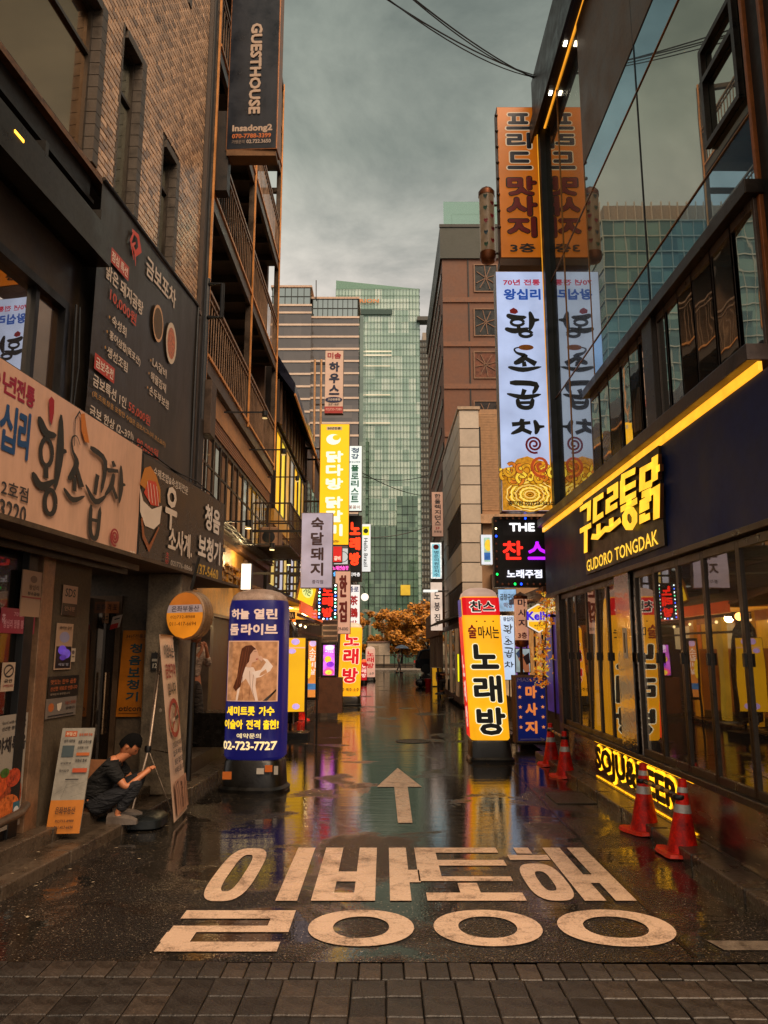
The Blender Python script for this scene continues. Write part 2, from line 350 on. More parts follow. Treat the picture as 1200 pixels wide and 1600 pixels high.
# ================================================================== THE SETTING
def asphalt():
    m, nt = newmat('wet_asphalt'); lk = nt.links.new
    o = nd(nt, 'ShaderNodeOutputMaterial'); p = nd(nt, 'ShaderNodeBsdfPrincipled'); lk(p.outputs[0], o.inputs[0])
    tc = nd(nt, 'ShaderNodeTexCoord')
    fine = nd(nt, 'ShaderNodeTexNoise'); fine.inputs['Scale'].default_value = 75; fine.inputs['Detail'].default_value = 5; fine.inputs['Roughness'].default_value = .75; lk(tc.outputs['Object'], fine.inputs['Vector'])
    vor = nd(nt, 'ShaderNodeTexVoronoi'); vor.inputs['Scale'].default_value = 62; lk(tc.outputs['Object'], vor.inputs['Vector'])
    big = nd(nt, 'ShaderNodeTexNoise'); big.inputs['Scale'].default_value = .8; big.inputs['Detail'].default_value = 6; big.inputs['Roughness'].default_value = .62; big.inputs['Distortion'].default_value = .6; lk(tc.outputs['Object'], big.inputs['Vector'])
    mid = nd(nt, 'ShaderNodeTexNoise'); mid.inputs['Scale'].default_value = 3.4; mid.inputs['Detail'].default_value = 5; lk(tc.outputs['Object'], mid.inputs['Vector'])
    mp = nd(nt, 'ShaderNodeMapping'); mp.inputs['Scale'].default_value = (.9, 5.5, 1); lk(tc.outputs['Object'], mp.inputs[0])
    rip = nd(nt, 'ShaderNodeTexNoise'); rip.inputs['Scale'].default_value = 1.6; rip.inputs['Detail'].default_value = 3; lk(mp.outputs[0], rip.inputs['Vector'])
    st = nd(nt, 'ShaderNodeTexVoronoi'); st.inputs['Scale'].default_value = 105; lk(tc.outputs['Object'], st.inputs['Vector']); sc_ = nd(nt, 'ShaderNodeSeparateColor'); lk(st.outputs['Color'], sc_.inputs[0])
    av = nd(nt, 'ShaderNodeMath', operation='ADD'); lk(sc_.outputs[0], av.inputs[0]); lk(fine.outputs[0], av.inputs[1])
    c1 = ramp_node(nt, av.outputs[0], [(.5, (.007, .006, .005, 1)), (.95, (.020, .017, .014, 1)), (.999, (.30, .22, .15, 1))]); av2 = nd(nt, 'ShaderNodeMath', operation='MULTIPLY'); av2.inputs[1].default_value = .645; lk(av.outputs[0], av2.inputs[0]); lk(av2.outputs[0], c1.inputs[0])
    c2 = ramp_node(nt, mid.outputs[0], [(.3, g(.65)), (.7, g(1.35))])
    mm = nd(nt, 'ShaderNodeMix', data_type='RGBA', blend_type='MULTIPLY'); mm.inputs[0].default_value = 1; lk(c1.outputs[0], mm.inputs[6]); lk(c2.outputs[0], mm.inputs[7]); lk(mm.outputs[2], p.inputs['Base Color'])
    sy_ = nd(nt, 'ShaderNodeSeparateXYZ'); lk(tc.outputs['Object'], sy_.inputs[0]); my_ = nd(nt, 'ShaderNodeMapRange'); my_.inputs[1].default_value = 4.6; my_.inputs[2].default_value = 9.5; my_.inputs[3].default_value = -.06; my_.inputs[4].default_value = .07; lk(sy_.outputs['Y'], my_.inputs[0])
    sw_ = nd(nt, 'ShaderNodeMath', operation='ADD'); lk(big.outputs[0], sw_.inputs[0]); lk(my_.outputs[0], sw_.inputs[1])      # the road dips where the water gathers
    wet = ramp_node(nt, sw_.outputs[0], [(.40, g(.0)), (.5, g(1.0))])          # 1 = standing film of water
    rr = nd(nt, 'ShaderNodeMapRange'); rr.inputs[3].default_value = .24; rr.inputs[4].default_value = .03; lk(wet.outputs[0], rr.inputs[0]); lk(rr.outputs[0], p.inputs['Roughness'])
    p.inputs['Specular IOR Level'].default_value = .5; p.inputs['IOR'].default_value = 1.5
    inv = nd(nt, 'ShaderNodeMapRange'); inv.inputs[3].default_value = 1.0; inv.inputs[4].default_value = .05; lk(wet.outputs[0], inv.inputs[0])
    b1 = nd(nt, 'ShaderNodeBump'); b1.inputs['Distance'].default_value = .006; lk(inv.outputs[0], b1.inputs['Strength']); lk(vor.outputs['Distance'], b1.inputs['Height'])
    b2 = nd(nt, 'ShaderNodeBump'); b2.inputs['Strength'].default_value = .3; b2.inputs['Distance'].default_value = .008; lk(rip.outputs[0], b2.inputs['Height']); lk(b1.outputs[0], b2.inputs['Normal'])
    b3 = nd(nt, 'ShaderNodeBump'); lk(inv.outputs[0], b3.inputs['Strength']); b3.inputs['Distance'].default_value = .003; lk(fine.outputs[0], b3.inputs['Height']); lk(b2.outputs[0], b3.inputs['Normal'])
    lk(b3.outputs[0], p.inputs['Normal']); return m
ASPH = asphalt()
KERB = M('4c4034', .3, 0, .45, 4, .6); CONC = M('40362c', .3, 0, .5, 3, .6); PAVE = M('332e2a', .4, 0, .7, 7, 1.5); JOINT = M('191511', .6, 0, .3, 8, .3)
STEEL = M('8a8580', .28, .9, .25, 3, .06); DARK = M('1b1917', .4, .5, .3, 5, .1); BLACK = M('0d0d0e', .45, .1, .3, 5, .1); FRAME = M('3a3029', .35, .6, .3, 5, .08)
RUST = M('6b4a30', .5, .2, .5, 3, .2); BROWN = M('4a3526', .5, .4, .4, 4, .15); GOLD = M('a8713a', .4, .6, .35, 4, .1)
WHITE = P('e8e2da'); INK = P('16151a'); RED = P('b3181c'); NAVY = P('131c4a')
def sheet(name, x0, y0, x1, y1, z, mat, kind='structure', **k): return MB().quad((x0, y0, z), (x1, y0, z), (x1, y1, z), (x0, y1, z)).build(name, mat, None, kind=kind, **k)
sheet('ground', -400, -200, 400, 600, -.12, M('3a332c', .5, 0, .3, .5, .2))
road = sheet('road', -3.4, 4.64, 3.2, 63, 0, ASPH)
sheet('cross_road', -60, 63, 60, 72, -.004, M('57504a', .22, 0, .3, 1.2, .2))
MB().box(-60, 72, -.1, 60, 72.3, .13).build('kerb', M('b3a698', .5), kind='structure')
sheet('far_pavement', -60, 72.3, 60, 150, .12, CONC)
# one-way lettering painted on the road
def paint():
    m, nt = newmat('worn_road_paint'); lk = nt.links.new
    o = nd(nt, 'ShaderNodeOutputMaterial'); p = nd(nt, 'ShaderNodeBsdfPrincipled'); lk(p.outputs[0], o.inputs[0]); tc = nd(nt, 'ShaderNodeTexCoord')
    f = nd(nt, 'ShaderNodeTexNoise'); f.inputs['Scale'].default_value = 95; f.inputs['Detail'].default_value = 5; f.inputs['Roughness'].default_value = .8; lk(tc.outputs['Object'], f.inputs['Vector'])
    b = nd(nt, 'ShaderNodeTexNoise'); b.inputs['Scale'].default_value = 3.5; b.inputs['Detail'].default_value = 8; b.inputs['Roughness'].default_value = .7; lk(tc.outputs['Object'], b.inputs['Vector'])
    ad = nd(nt, 'ShaderNodeMath', operation='ADD'); lk(f.outputs[0], ad.inputs[0]); lk(b.outputs[0], ad.inputs[1])
    cr_ = nd(nt, 'ShaderNodeTexVoronoi', feature='DISTANCE_TO_EDGE'); cr_.inputs['Scale'].default_value = 2.6; wv = nd(nt, 'ShaderNodeVectorMath', operation='ADD'); sc2 = nd(nt, 'ShaderNodeVectorMath', operation='SCALE'); sc2.inputs['Scale'].default_value = .25; lk(b.outputs['Color'], sc2.inputs[0]); lk(tc.outputs['Object'], wv.inputs[0]); lk(sc2.outputs[0], wv.inputs[1]); lk(wv.outputs[0], cr_.inputs['Vector'])
    r = ramp_node(nt, ad.outputs[0], [(.385 * 2, (.035, .028, .022, 1)), (.43 * 2, (.34, .21, .135, 1)), (.52 * 2, (.70, .475, .33, 1))]); rc = ramp_node(nt, cr_.outputs['Distance'], [(.004, g(.12)), (.02, g(1))]); mc_ = nd(nt, 'ShaderNodeMix', data_type='RGBA', blend_type='MULTIPLY'); mc_.inputs[0].default_value = .35; lk(r.outputs[0], mc_.inputs[6]); lk(rc.outputs[0], mc_.inputs[7]); lk(mc_.outputs[2], p.inputs['Base Color'])
    rr = ramp_node(nt, b.outputs[0], [(.35, g(.45)), (.6, g(.22))]); lk(rr.outputs[0], p.inputs['Roughness'])
    bp = nd(nt, 'ShaderNodeBump'); bp.inputs['Strength'].default_value = .5; bp.inputs['Distance'].default_value = .003; lk(f.outputs[0], bp.inputs['Height']); lk(bp.outputs[0], p.inputs['Normal']); return m
PAINT = paint(); LOC[road.name] = V3(0, 0, 0); ZP = .005
def mark(rects, rings=(), name='road_lettering'):
    mb = MB()
    for x0, x1, y0, y1 in rects: mb.quad((x0, y0, ZP), (x1, y0, ZP), (x1, y1, ZP), (x0, y1, ZP))
    for cx, cy, rx, ry, w, pw in rings:
        n = 40; a = []; b = []
        for k in range(n):
            t = 2 * math.pi * k / n; c, s = math.cos(t), math.sin(t); q = (abs(c) ** pw + abs(s) ** pw) ** (1 / pw)
            a.append((cx + rx * c / q, cy + ry * s / q, ZP)); b.append((cx + (rx - w[0]) * c / q, cy + (ry - w[1]) * s / q, ZP))
        for k in range(n): j = (k + 1) % n; mb.quad(a[k], a[j], b[j], b[k])
    mb.build(name, PAINT, road)
mark([(-.75, -.6, 5.69, 7.14), (-1.31, -.73, 5.33, 5.49), (-.73, -.585, 5.09, 5.49), (-1.32, -.73, 5.09, 5.2), (-1.33, -1.15, 4.93, 5.09), (-1.32, -.615, 4.78, 4.93)], [(-1.14, 6.40, .165, .72, (.107, .22), 3.2)])
mark([(-.505, -.355, 5.69, 7.14), (-.212, -.062, 5.69, 7.14), (-.355, -.212, 6.14, 6.40), (-.355, -.212, 5.69, 5.87), (.042, .19, 5.69, 7.14), (.19, .275, 6.12, 6.45)], [(-.143, 5.18, .33, .32, (.155, .13), 2.1)])
mark([(.263, .44, 6.15, 7.14), (.44, .975, 6.97, 7.14), (.44, .985, 6.57, 6.74), (.44, .966, 6.15, 6.27), (.545, .69, 5.87, 6.1), (.30, .985, 5.69, 5.87)], [(.647, 5.18, .337, .32, (.155, .13), 2.1)])
mark([(1.13, 1.26, 6.94, 7.14), (1.04, 1.375, 6.74, 6.9), (1.385, 1.535, 5.69, 7.14), (1.6, 1.745, 5.69, 7.14), (1.535, 1.6, 6.1, 6.32)], [(1.21, 6.16, .155, .47, (.105, .22), 3.0)])
_mk = [g_ for g_ in (1.5,)]
mark([], [(1.446, 5.18, .357, .325, (.16, .135), 2.1)])
MB().add([(.14, 8.13, ZP), (.285, 8.13, ZP), (.3, 10.2, ZP), (.48, 10.2, ZP), (.2, 11.8, ZP), (-.09, 10.2, ZP), (.13, 10.2, ZP)], [(0, 1, 2, 3, 4, 5, 6)]).build('road_arrow', PAINT, road)
MB().quad((1.96, 4.8, ZP), (2.42, 4.8, ZP), (2.42, 4.94, ZP), (1.92, 4.95, ZP)).build('concrete_strip', M('6a5c4e', .4, 0, .5, 12, .5), road)
# manhole / drain plate and patched asphalt near the cones
MB().box(1.95, 9.1, .0, 2.4, 9.75, .012).build('drain_cover', M('3c3630', .35, .6, .4, 20, .6), None, loc=(2.17, 9.4, 0), label='small square steel drain cover set in the road by the kerb', cat='drain cover', bevel=.004)
# paved apron in front: every block its own piece
pv = MB().quad((-3.6, 1.2, -.03), (3.6, 1.2, -.03), (3.6, 4.66, -.03), (-3.6, 4.66, -.03)).build('pavement', JOINT, kind='structure'); LOC[pv.name] = V3(0, 0, 0)
R = random.Random(3)
def pavemat():
    m = PAVE.copy(); nt = m.node_tree; lk = nt.links.new; p = [n for n in nt.nodes if n.type == 'BSDF_PRINCIPLED'][0]; src = p.inputs['Base Color'].links[0].from_socket
    oi = nd(nt, 'ShaderNodeObjectInfo'); r = ramp_node(nt, oi.outputs['Random'], [(0, (.55, .5, .46, 1)), (.5, (1, .95, .9, 1)), (1, (1.6, 1.35, 1.15, 1))]); mm = nd(nt, 'ShaderNodeMix', data_type='RGBA', blend_type='MULTIPLY'); mm.inputs[0].default_value = 1; lk(src, mm.inputs[6]); lk(r.outputs[0], mm.inputs[7]); lk(mm.outputs[2], p.inputs['Base Color'])
    tc = nd(nt, 'ShaderNodeTexCoord'); n = nd(nt, 'ShaderNodeTexNoise'); n.inputs['Scale'].default_value = 90; n.inputs['Detail'].default_value = 4; lk(tc.outputs['Object'], n.inputs['Vector']); b = nd(nt, 'ShaderNodeBump'); b.inputs['Strength'].default_value = .9; b.inputs['Distance'].default_value = .004; lk(n.outputs[0], b.inputs['Height']); lk(b.outputs[0], p.inputs['Normal']); p.inputs['Roughness'].default_value = .35; return m
PAVEO = pavemat()
def paver_mesh(w, h):
    mb = MB().box(-w / 2, -h / 2, -.03, w / 2, h / 2, .0); me = bpy.data.meshes.new('paver'); me.from_pydata([tuple(q) for q in mb.v], [], mb.f); me.materials.append(PAVEO); return me
pm1, pm2 = paver_mesh(.175, .205), paver_mesh(.117, .205)
def slope(x): return -.012 * x
for i in range(46):
    x = -2.76 + i * .122; o = bpy.data.objects.new('paving_block', pm2); C.objects.link(o); o.parent = pv; o.location = (x, 4.525 + slope(x), .002 + R.uniform(-.004, .004)); o.rotation_euler = (R.uniform(-.015, .015), R.uniform(-.015, .015), R.uniform(-.01, .01)); bb = o.modifiers.new('b', 'BEVEL'); bb.width = .005
rest = MB(); cnt = 0
for j in range(14):
    for i in range(40):
        x = -3.5 + i * .18; y = 4.31 - j * .21 + slope(x)
        if j < 3 and abs(x) < 2.7:
            o = bpy.data.objects.new('paving_block', pm1); C.objects.link(o); o.parent = pv; o.location = (x, y, R.uniform(-.005, .004)); o.rotation_euler = (R.uniform(-.02, .02), R.uniform(-.02, .02), R.uniform(-.015, .015)); bb = o.modifiers.new('b', 'BEVEL'); bb.width = .005; cnt += 1
        else: rest.box(x - .085, y - .1, -.03, x + .085, y + .1, R.uniform(-.005, .003))
rest.build('paving_blocks', PAVE, pv, kind='stuff')
# ------------------------------------------------------------------ kerbs and steps
def kerbrow(name, label_parent, pts, w, h, side, mat, ln=.9):
    """a run of kerb stones along a polyline on the ground; side=+1 body lies to the right of the run"""
    root = thing(name, None, None, (pts[0][0], pts[0][1], 0), kind='structure')
    for (x0, y0), (x1, y1) in zip(pts, pts[1:]):
        L_ = math.hypot(x1 - x0, y1 - y0); n = max(1, round(L_ / ln)); d = V3((x1 - x0) / n, (y1 - y0) / n, 0); s = V3(d.y, -d.x, 0).normalized() * w * side
        for i in range(n):
            hh = h + R.uniform(-.006, .006); MB().hexa(V3(x0, y0, -.02) + d * i + d * .008, d * .984, s, (0, 0, hh + .02)).build('kerb_stone', mat, root, bevel=.012)
    return root
kerbrow('kerb_right', '', [(2.46, 4.7), (2.46, 13.0)], .16, .1, 1, KERB)
kerbrow('kerb_right_far', '', [(2.42, 15.5), (2.6, 30), (3.6, 60)], .16, .1, 1, KERB, 1.5)
kerbrow('kerb_left', '', [(lx(-2.43, 4.7), 4.7), (lx(-2.43, 9.6), 9.6), (-2.2, 12), (-2.15, 19), (-2.0, 31), (-1.6, 49), (-1.6, 62)], .16, .1, -1, KERB, 1.0)
kerbrow('step_left', '', [(lx(-2.75, 4.7), 4.7), (lx(-2.72, 9.2), 9.2)], .16, .21, -1, KERB, 1.1)
MB().add([(2.62, 4.7, .09), (5, 4.7, .09), (5, 62, .09), (3.76, 60, .09), (2.77, 30, .09), (2.6, 13, .09)], [(0, 1, 2, 3, 4, 5)]).build('sidewalk_right', CONC, kind='structure')
a_ = lambda a, y: (lx(a, y), y, .09)
MB().add([(-6, 4.7, .09), a_(-2.58, 4.7), a_(-2.58, 9.6), (-2.36, 12, .09), (-2.3, 19, .09), (-2.15, 31, .09), (-1.75, 49, .09), (-1.75, 62, .09), (-6, 62, .09)], [tuple(range(9))]).build('sidewalk_left', CONC, kind='structure')
MB().add([(-6, 4.7, .2), (lx(-2.9, 4.7), 4.7, .2), (lx(-2.88, 9.3), 9.3, .2), (-6, 9.3, .2)], [(0, 1, 2, 3)]).build('porch_floor', M('4b3d30', .35, 0, .45, 3, .3), kind='structure')
MB().box(-5, 9.3, .0, -2.55, 19.4, .28).build('raised_floor', M('463a2e', .35, 0, .45, 3, .3), kind='structure')

# ================================================================== RIGHT: restaurant with folding windows, mirror glass above
XF = 2.75; XG = 2.97
rest_b = thing('restaurant_building', 'corner restaurant with dark folding windows, navy fascia and mirrored glass storeys above', 'building', (XG, 9, 0))
GM = GLASS('1d211f', .55, .0018, 0, (.60, .60, .50, 1), .01, .5); GW = GLASS('1c1b17', .5, .0022, .0, (.85, .85, .78, 1), .015, 1.6); GB = GLASS('23526e', .45, .002, 0, (.42, .62, .72, 1), .01, .5)
GR = GLASS('0c0b0a', .26, .0016, .8, (.78, .72, .66, 1), .01, 1.0, .85)
def rb(name, mat, mb, **k): return mb.build(name, mat, rest_b, **k)
rb('kick_plate', M('8f8476', .22, .9, .3, 2, .12, (1, 1, 6)), MB().box(XF, 4.6, .1, XF + .08, 12.0, .56))
rb('plinth', KERB, MB().box(XF - .03, 5.2, .05, XF + .1, 12.4, .1))
rb('sill', FRAME, MB().box(XF - .05, 5.2, .56, XF + .1, 12.1, .62), bevel=.006)
# fascia, ledge, LED strip
rb('fascia', M('1a2a56', .5, .0, .3, 1.4, .05, (1, 1, 1), .2), MB().box(XF - .06, 4.7, 2.61, XF + .2, 12.75, 3.66))
rb('fascia_trim', FRAME, MB().box(XF - .08, 4.7, 2.56, XF + .1, 12.75, 2.61), bevel=.004)
rb('ledge', M('4a3a33', .4, .3, .35, 3, .15), MB().box(XF - .16, 5.2, 3.745, XG + .02, 12.8, 3.87), bevel=.006)
rb('led_strip', E('ffae2c', 1.25, .15, 6), MB().box(XF - .085, 5.2, 3.665, XF - .055, 12.78, 3.735))
rb('led_diffuser', E('ff8a1c', .55, .1, 5), MB().box(XF - .055, 5.4, 3.665, XF + .0, 12.78, 3.742))
# ground floor folding windows
ys = [12.0, 11.55, 11.07, 10.5, 10.0, 9.5, 9.04]; ys2 = [8.42, 7.82, 7.18, 6.6, 5.93, 5.2, 4.6]
def foldwin(ya, yb, z0=.62, z1=2.55, heavy=False):
    f = MB(); w = .042; x0, x1 = XF - .008, XF + .03
    for yy in (ya, yb): f.box(x0, yy - w / 2, z0, x1, yy + w / 2, z1)
    f.box(x0, min(ya, yb) + w / 2, z0, x1, max(ya, yb) - w / 2, z0 + .07); f.box(x0, min(ya, yb) + w / 2, z1 - .07, x1, max(ya, yb) - w / 2, z1)
    o = f.build('window_frame', FRAME, rest_b, bevel=.004)
    t = R.uniform(-.006, .006)
    MB().quad((XF + .01 + t, max(ya, yb), z0 + .06), (XF + .01 - t, min(ya, yb), z0 + .06), (XF + .01 - t, min(ya, yb), z1 - .06), (XF + .01 + t, max(ya, yb), z1 - .06)).build('pane', GR, o)
    MB().box(XF - .03, ya - .018, 1.58, XF - .01, ya + .018, 1.68).build('handle', BLACK, o)
for a, b in zip(ys, ys[1:]): foldwin(a - .012, b + .012)
for a, b in zip(ys2, ys2[1:]): foldwin(a - .012, b + .012)
rb('mirror_pillar', M('9a8f84', .08, 1.0, .1, 1.2, .25, (1, 1, 2), .5), MB().box(XF - .05, 8.5, .62, XF + .1, 9.02, 2.56))
MB().box(XF - .056, 8.66, 1.62, XF - .05, 8.78, 1.95).build('notice', P('d9cfc0'), rest_b)
MB().box(XF - .0565, 8.69, 1.68, XF - .0563, 8.75, 1.90).build('notice_print', INK, rest_b)
rb('wall_above_windows', BLACK, MB().box(XF + .02, 5.2, 2.5, XF + .1, 12.4, 2.62))
# rounded end bay
eb = MB()
for k in range(7):
    t = k / 6 * math.pi / 2; eb.box(XF + .02 - .02, 0, 0, XF, 0, 0) if False else None
pts = [(XF + .9 - .9 * math.cos(t * math.pi / 12), 12.0 + .75 * math.sin(t * math.pi / 12)) for t in range(7)]
for i in (0, 3, 6): eb.box(pts[i][0] - .04, pts[i][1] - .04, .1, pts[i][0] + .04, pts[i][1] + .04, 2.6)
rb('end_frame', FRAME, eb)
pn = MB()
for i in range(6): (xa, ya), (xb, yb) = pts[i], pts[i + 1]; pn.quad((xb, yb, .5), (xa, ya, .5), (xa, ya, 2.45), (xb, yb, 2.45))
rb('curved_pane', GR, pn)
pn = MB()
for i in range(6):
    (xa, ya), (xb, yb) = pts[i], pts[i + 1]; pn.quad((xb, yb, .1), (xa, ya, .1), (xa, ya, .5), (xb, yb, .5)); pn.quad((xb, yb, 2.45), (xa, ya, 2.45), (xa, ya, 2.62), (xb, yb, 2.62))
rb('curved_wall', DARK, pn)
# interior seen through the glass
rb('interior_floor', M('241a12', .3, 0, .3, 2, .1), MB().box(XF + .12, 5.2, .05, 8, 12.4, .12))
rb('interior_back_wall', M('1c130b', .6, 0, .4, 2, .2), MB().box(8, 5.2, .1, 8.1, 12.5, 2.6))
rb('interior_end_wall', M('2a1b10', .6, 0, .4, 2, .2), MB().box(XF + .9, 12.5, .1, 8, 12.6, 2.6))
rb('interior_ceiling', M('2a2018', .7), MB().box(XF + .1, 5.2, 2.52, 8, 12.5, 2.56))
for (x, y, s) in ((4.2, 6.4, .05), (4.6, 7.9, .045), (5.4, 6.9, .05), (4.4, 9.6, .05), (6.2, 8.8, .05), (3.7, 5.9, .04), (5.6, 11.2, .05)):
    l = thing('pendant_lamp', 'small warm pendant bulb hanging inside the restaurant', 'lamp', (x, y, 2.1), 'bulbs hanging inside the restaurant')
    MB().tube([(x, y, 2.52), (x, y, 2.2)], .006, 5).build('cord', BLACK, l); MB().ball((x, y, 2.12), s, 10, 6).build('bulb', E('ffb055', 9, 0), l, smooth=True)
for (x, y) in ((4.0, 6.3), (4.1, 7.9), (5.6, 6.9), (4.1, 9.7), (5.6, 9.0)):
    l = thing('dining_table', 'round steel topped table standing inside the restaurant', 'table', (x, y, .12), 'tables inside the restaurant')
    MB().lathe([(.36, .84), (.37, .86), (.37, .88), (.35, .885)], (x, y, 0), 24).build('table_top', STEEL, l, smooth=True); MB().lathe([(.2, .12), (.2, .14), (.03, .17), (.03, .84)], (x, y, 0), 16).build('leg', BLACK, l, smooth=True)
f = Fr((7.9, 9.7, 1.2), (0, -1.6, 0), (0, 0, 1.1)); sign('menu_board', 'orange lit menu board glowing on the back wall inside the restaurant', 'menu board', f, .05, E('ff7a12', .8, .4, 3), BLACK, [('t', '메뉴', .1, .15, .9, .5, P('3a0a00')), ('t', '치킨', .1, .6, .9, .9, P('3a0a00'))])
f = Fr((7.9, 7.6, 1.0), (0, -.7, 0), (0, 0, 1.3)); sign('beer_poster', 'violet lit beer poster on the back wall inside the restaurant', 'poster', f, .04, E('3a1cff', .8, .4, 3), BLACK, [])
# first-floor band of narrow windows
yy = [10.3, 9.9, 9.45, 8.97, 8.6, 8.27, 7.96, 7.67, 7.42, 7.07, 6.72, 6.3, 5.9, 5.5]; XW = 2.9
for i, (a, b) in enumerate(zip(yy, yy[1:])):
    if i == 6: rb('pier', FRAME, MB().box(XW - .07, b, 3.87, XG, a, 5.3), bevel=.006); continue
    f = MB(); w = .036
    for y_ in (a, b): f.box(XW - .012, y_ - w / 2, 3.87, XW + .05, y_ + w / 2, 5.2)
    f.box(XW - .015, b + w / 2, 3.87, XW + .05, a - w / 2, 3.95); f.box(XW - .015, b + w / 2, 5.12, XW + .05, a - w / 2, 5.2)
    o = f.build('window_frame', M('5c4c40', .35, .3, .3, 5, .08), rest_b, bevel=.004); t = R.uniform(-.012, .012)
    MB().quad((XW + t, a, 3.9), (XW - t, b, 3.9), (XW - t, b, 5.15), (XW + t, a, 5.15)).build('pane', GW, o)
rb('window_head', FRAME, MB().box(XW - .1, 5.42, 5.2, XG, 10.38, 5.32), bevel=.006)
# mirror glass above
def pane(y0, y1, z0, z1, mat=None, x=XG, name='glass_panel'): rb(name, mat or GM, MB().quad((x, y1, z0), (x, y0, z0), (x, y0, z1), (x, y1, z1)))
for y0, y1 in ((5.55, 8.0), (8.02, 10.3)):
    pane(y0, y1, 5.33, 5.98, GB); pane(y0, y1, 6.0, 8.15); pane(y0, y1, 8.17, 8.77, GB)
    rb('soffit_panel', M('6e5a46', .5, .1, .25, 2, .1), MB().box(XG - .01, y0, 8.79, XG + .1, y1, 11.2))
for y0, y1 in ((10.32, 11.7), (11.72, 12.7)):
    for z0, z1 in ((3.87, 5.98), (6.0, 8.15), (8.17, 11.2)): pane(y0, y1, z0, z1)
mb = MB()
for z in (5.99, 8.16): mb.box(XG - .012, 5.5, z - .006, XG + .01, 12.7, z + .006)
rb('glazing_bar', GOLD, mb)
rb('glazing_joint', BLACK, MB().box(XG - .008, 8.0, 5.3, XG + .01, 8.02, 11.2)); rb('glazing_joint', GOLD, MB().box(XG - .008, 10.3, 5.3, XG + .01, 10.315, 11.2)); rb('glazing_joint', GOLD, MB().box(XG - .012, 11.7, 3.9, XG + .01, 11.72, 11.2))
rb('corner_post', BLACK, MB().box(XG - .1, 12.7, .1, XG + .12, 12.95, 11.3), bevel=.006)
rb('post_led_line', E('f0a028', .8, .2, 4), MB().box(XG - .112, 12.87, 2.6, XG - .1, 12.89, 11.2))
rb('side_wall', M('2a2622', .6, .1, .3, 2), MB().box(XG + .12, 12.72, 2.62, 9, 12.95, 12.3))
rb('inner_wall', M('131313', .7), MB().box(XG + .15, 5.2, 3.9, XG + .25, 12.7, 11.2))
rb('eave_box', M('2c2822', .45, .3, .3, 3), MB().box(XG - .17, 4.2, 11.22, XG + .6, 12.95, 12.35), bevel=.01)
rb('eave_led_line', E('f09a28', 1.1, .2, 4), MB().box(XG - .02, 4.2, 11.195, XG - .0, 12.85, 11.215))
rb('eave_fascia', M('1d1b18', .4, .4), MB().box(XG - .22, 4.2, 11.1, XG - .17, 13.0, 11.5), bevel=.006)
for y in (10.7, 11.8, 9.4): rb('downlight', E('fff2d8', 7, 0), MB().box(XG - .11, y - .05, 11.2, XG - .06, y + .05, 11.218))
for y in (5.46, 5.2): rb('upright_fin', M('9a5420', .45, .1, .3, 3, .15), MB().box(XG - .055, y - .02, 3.87, XG + .0, y + .02, 12.0), bevel=.004)  # orange edge light put into the fin colour
rb('dark_bay', M('141210', .5, .2), MB().box(XG - .02, 4.6, 3.87, XG + .1, 5.44, 12))
# half-open window on the glass
o = thing('open_window', 'dark framed top-hung window standing open from the mirror glass', 'window', (XG, 6.0, 7.0)) if False else None
mb = MB()
for a, b in (((XG - .03, 6.25, 6.2), (XG - .03, 6.25, 7.15)), ((XG - .03, 5.62, 6.2), (XG - .03, 5.62, 7.15)), ((XG - .03, 5.6, 7.15), (XG - .03, 6.27, 7.15)), ((XG - .03, 5.6, 6.85), (XG - .03, 6.27, 6.85)), ((XG - .03, 5.6, 6.2), (XG - .03, 6.27, 6.2))): mb.bar(a, b, .05, .05)
rb('casement_frame', FRAME, mb)

# fascia letters, traced strokes on the fascia plane
fs = FXr(XF - .062, 5.3, 12.75, 2.61, 3.66); XS = XF - .07
def zf(zx, zy):           # a point of the 3.33x enlargement of the fascia -> face coordinates
    p = PX(840 + zx / 3.3333, 680 + zy / 3.3333, XS); return ((12.75 - p.y) / fs.w, (3.66 - p.z) / fs.h)
ls = thing('fascia_sign', 'golden lit block letter sign reading 구도로통닭 GUDORO TONGDAK on the navy fascia', 'sign', (XF - .06, 9.6, 2.75))
W1 = .075 / fs.w
import copy
fs2 = copy.copy(fs); fs2.w = fs.w / 2.7; W1 = .066 / fs2.w
def strk(pts, w=W1): return [zf(a, b) + (w,) for a, b in pts]
SY = [[(243, 388), (292, 357), (290, 445)], [(368, 311), (324, 338), (322, 440), (368, 410)], [(388, 292), (434, 264), (434, 318), (392, 345), (391, 392), (442, 362)],
      [(462, 222), (538, 184)], [(470, 232), (470, 342), (542, 305)], [(476, 283), (540, 250)], [(504, 335), (504, 362)], [(460, 388), (548, 340)],
      [(628, 155), (576, 182), (574, 272), (628, 248)], [(642, 108), (640, 238)], [(648, 180), (668, 168)],
      [(243, 500), (303, 468)], [(274, 496), (274, 612)], [(305, 528), (338, 530), (376, 490), (402, 488), (460, 440)], [(342, 462), (342, 516)], [(410, 432), (410, 476)],
      [(572, 312), (606, 296), (606, 332), (576, 350), (575, 384), (612, 365)], [(617, 300), (652, 280), (650, 436)], [(575, 410), (575, 440), (616, 420)]]
for st in SY:
    mb = MB(); ribbon(mb, fs2, strk(st), .03, .035); mb.build('letter_side', M('6a3c10', .4, .4), ls); mb = MB(); ribbon(mb, fs2, strk(st), .067); mb.build('letter_face', E('ffc02c', 1.15, .2, 5), ls)
mb = MB(); ring = [zf(508 + 28 * math.cos(t * math.pi / 4 + .39), 434 + 46 * math.sin(t * math.pi / 4 + .39)) + (W1,) for t in range(8)]; ribbon(mb, fs2, ring, .067, 0, True); mb.build('letter_face', E('ffc02c', 1.15, .2, 5), ls)
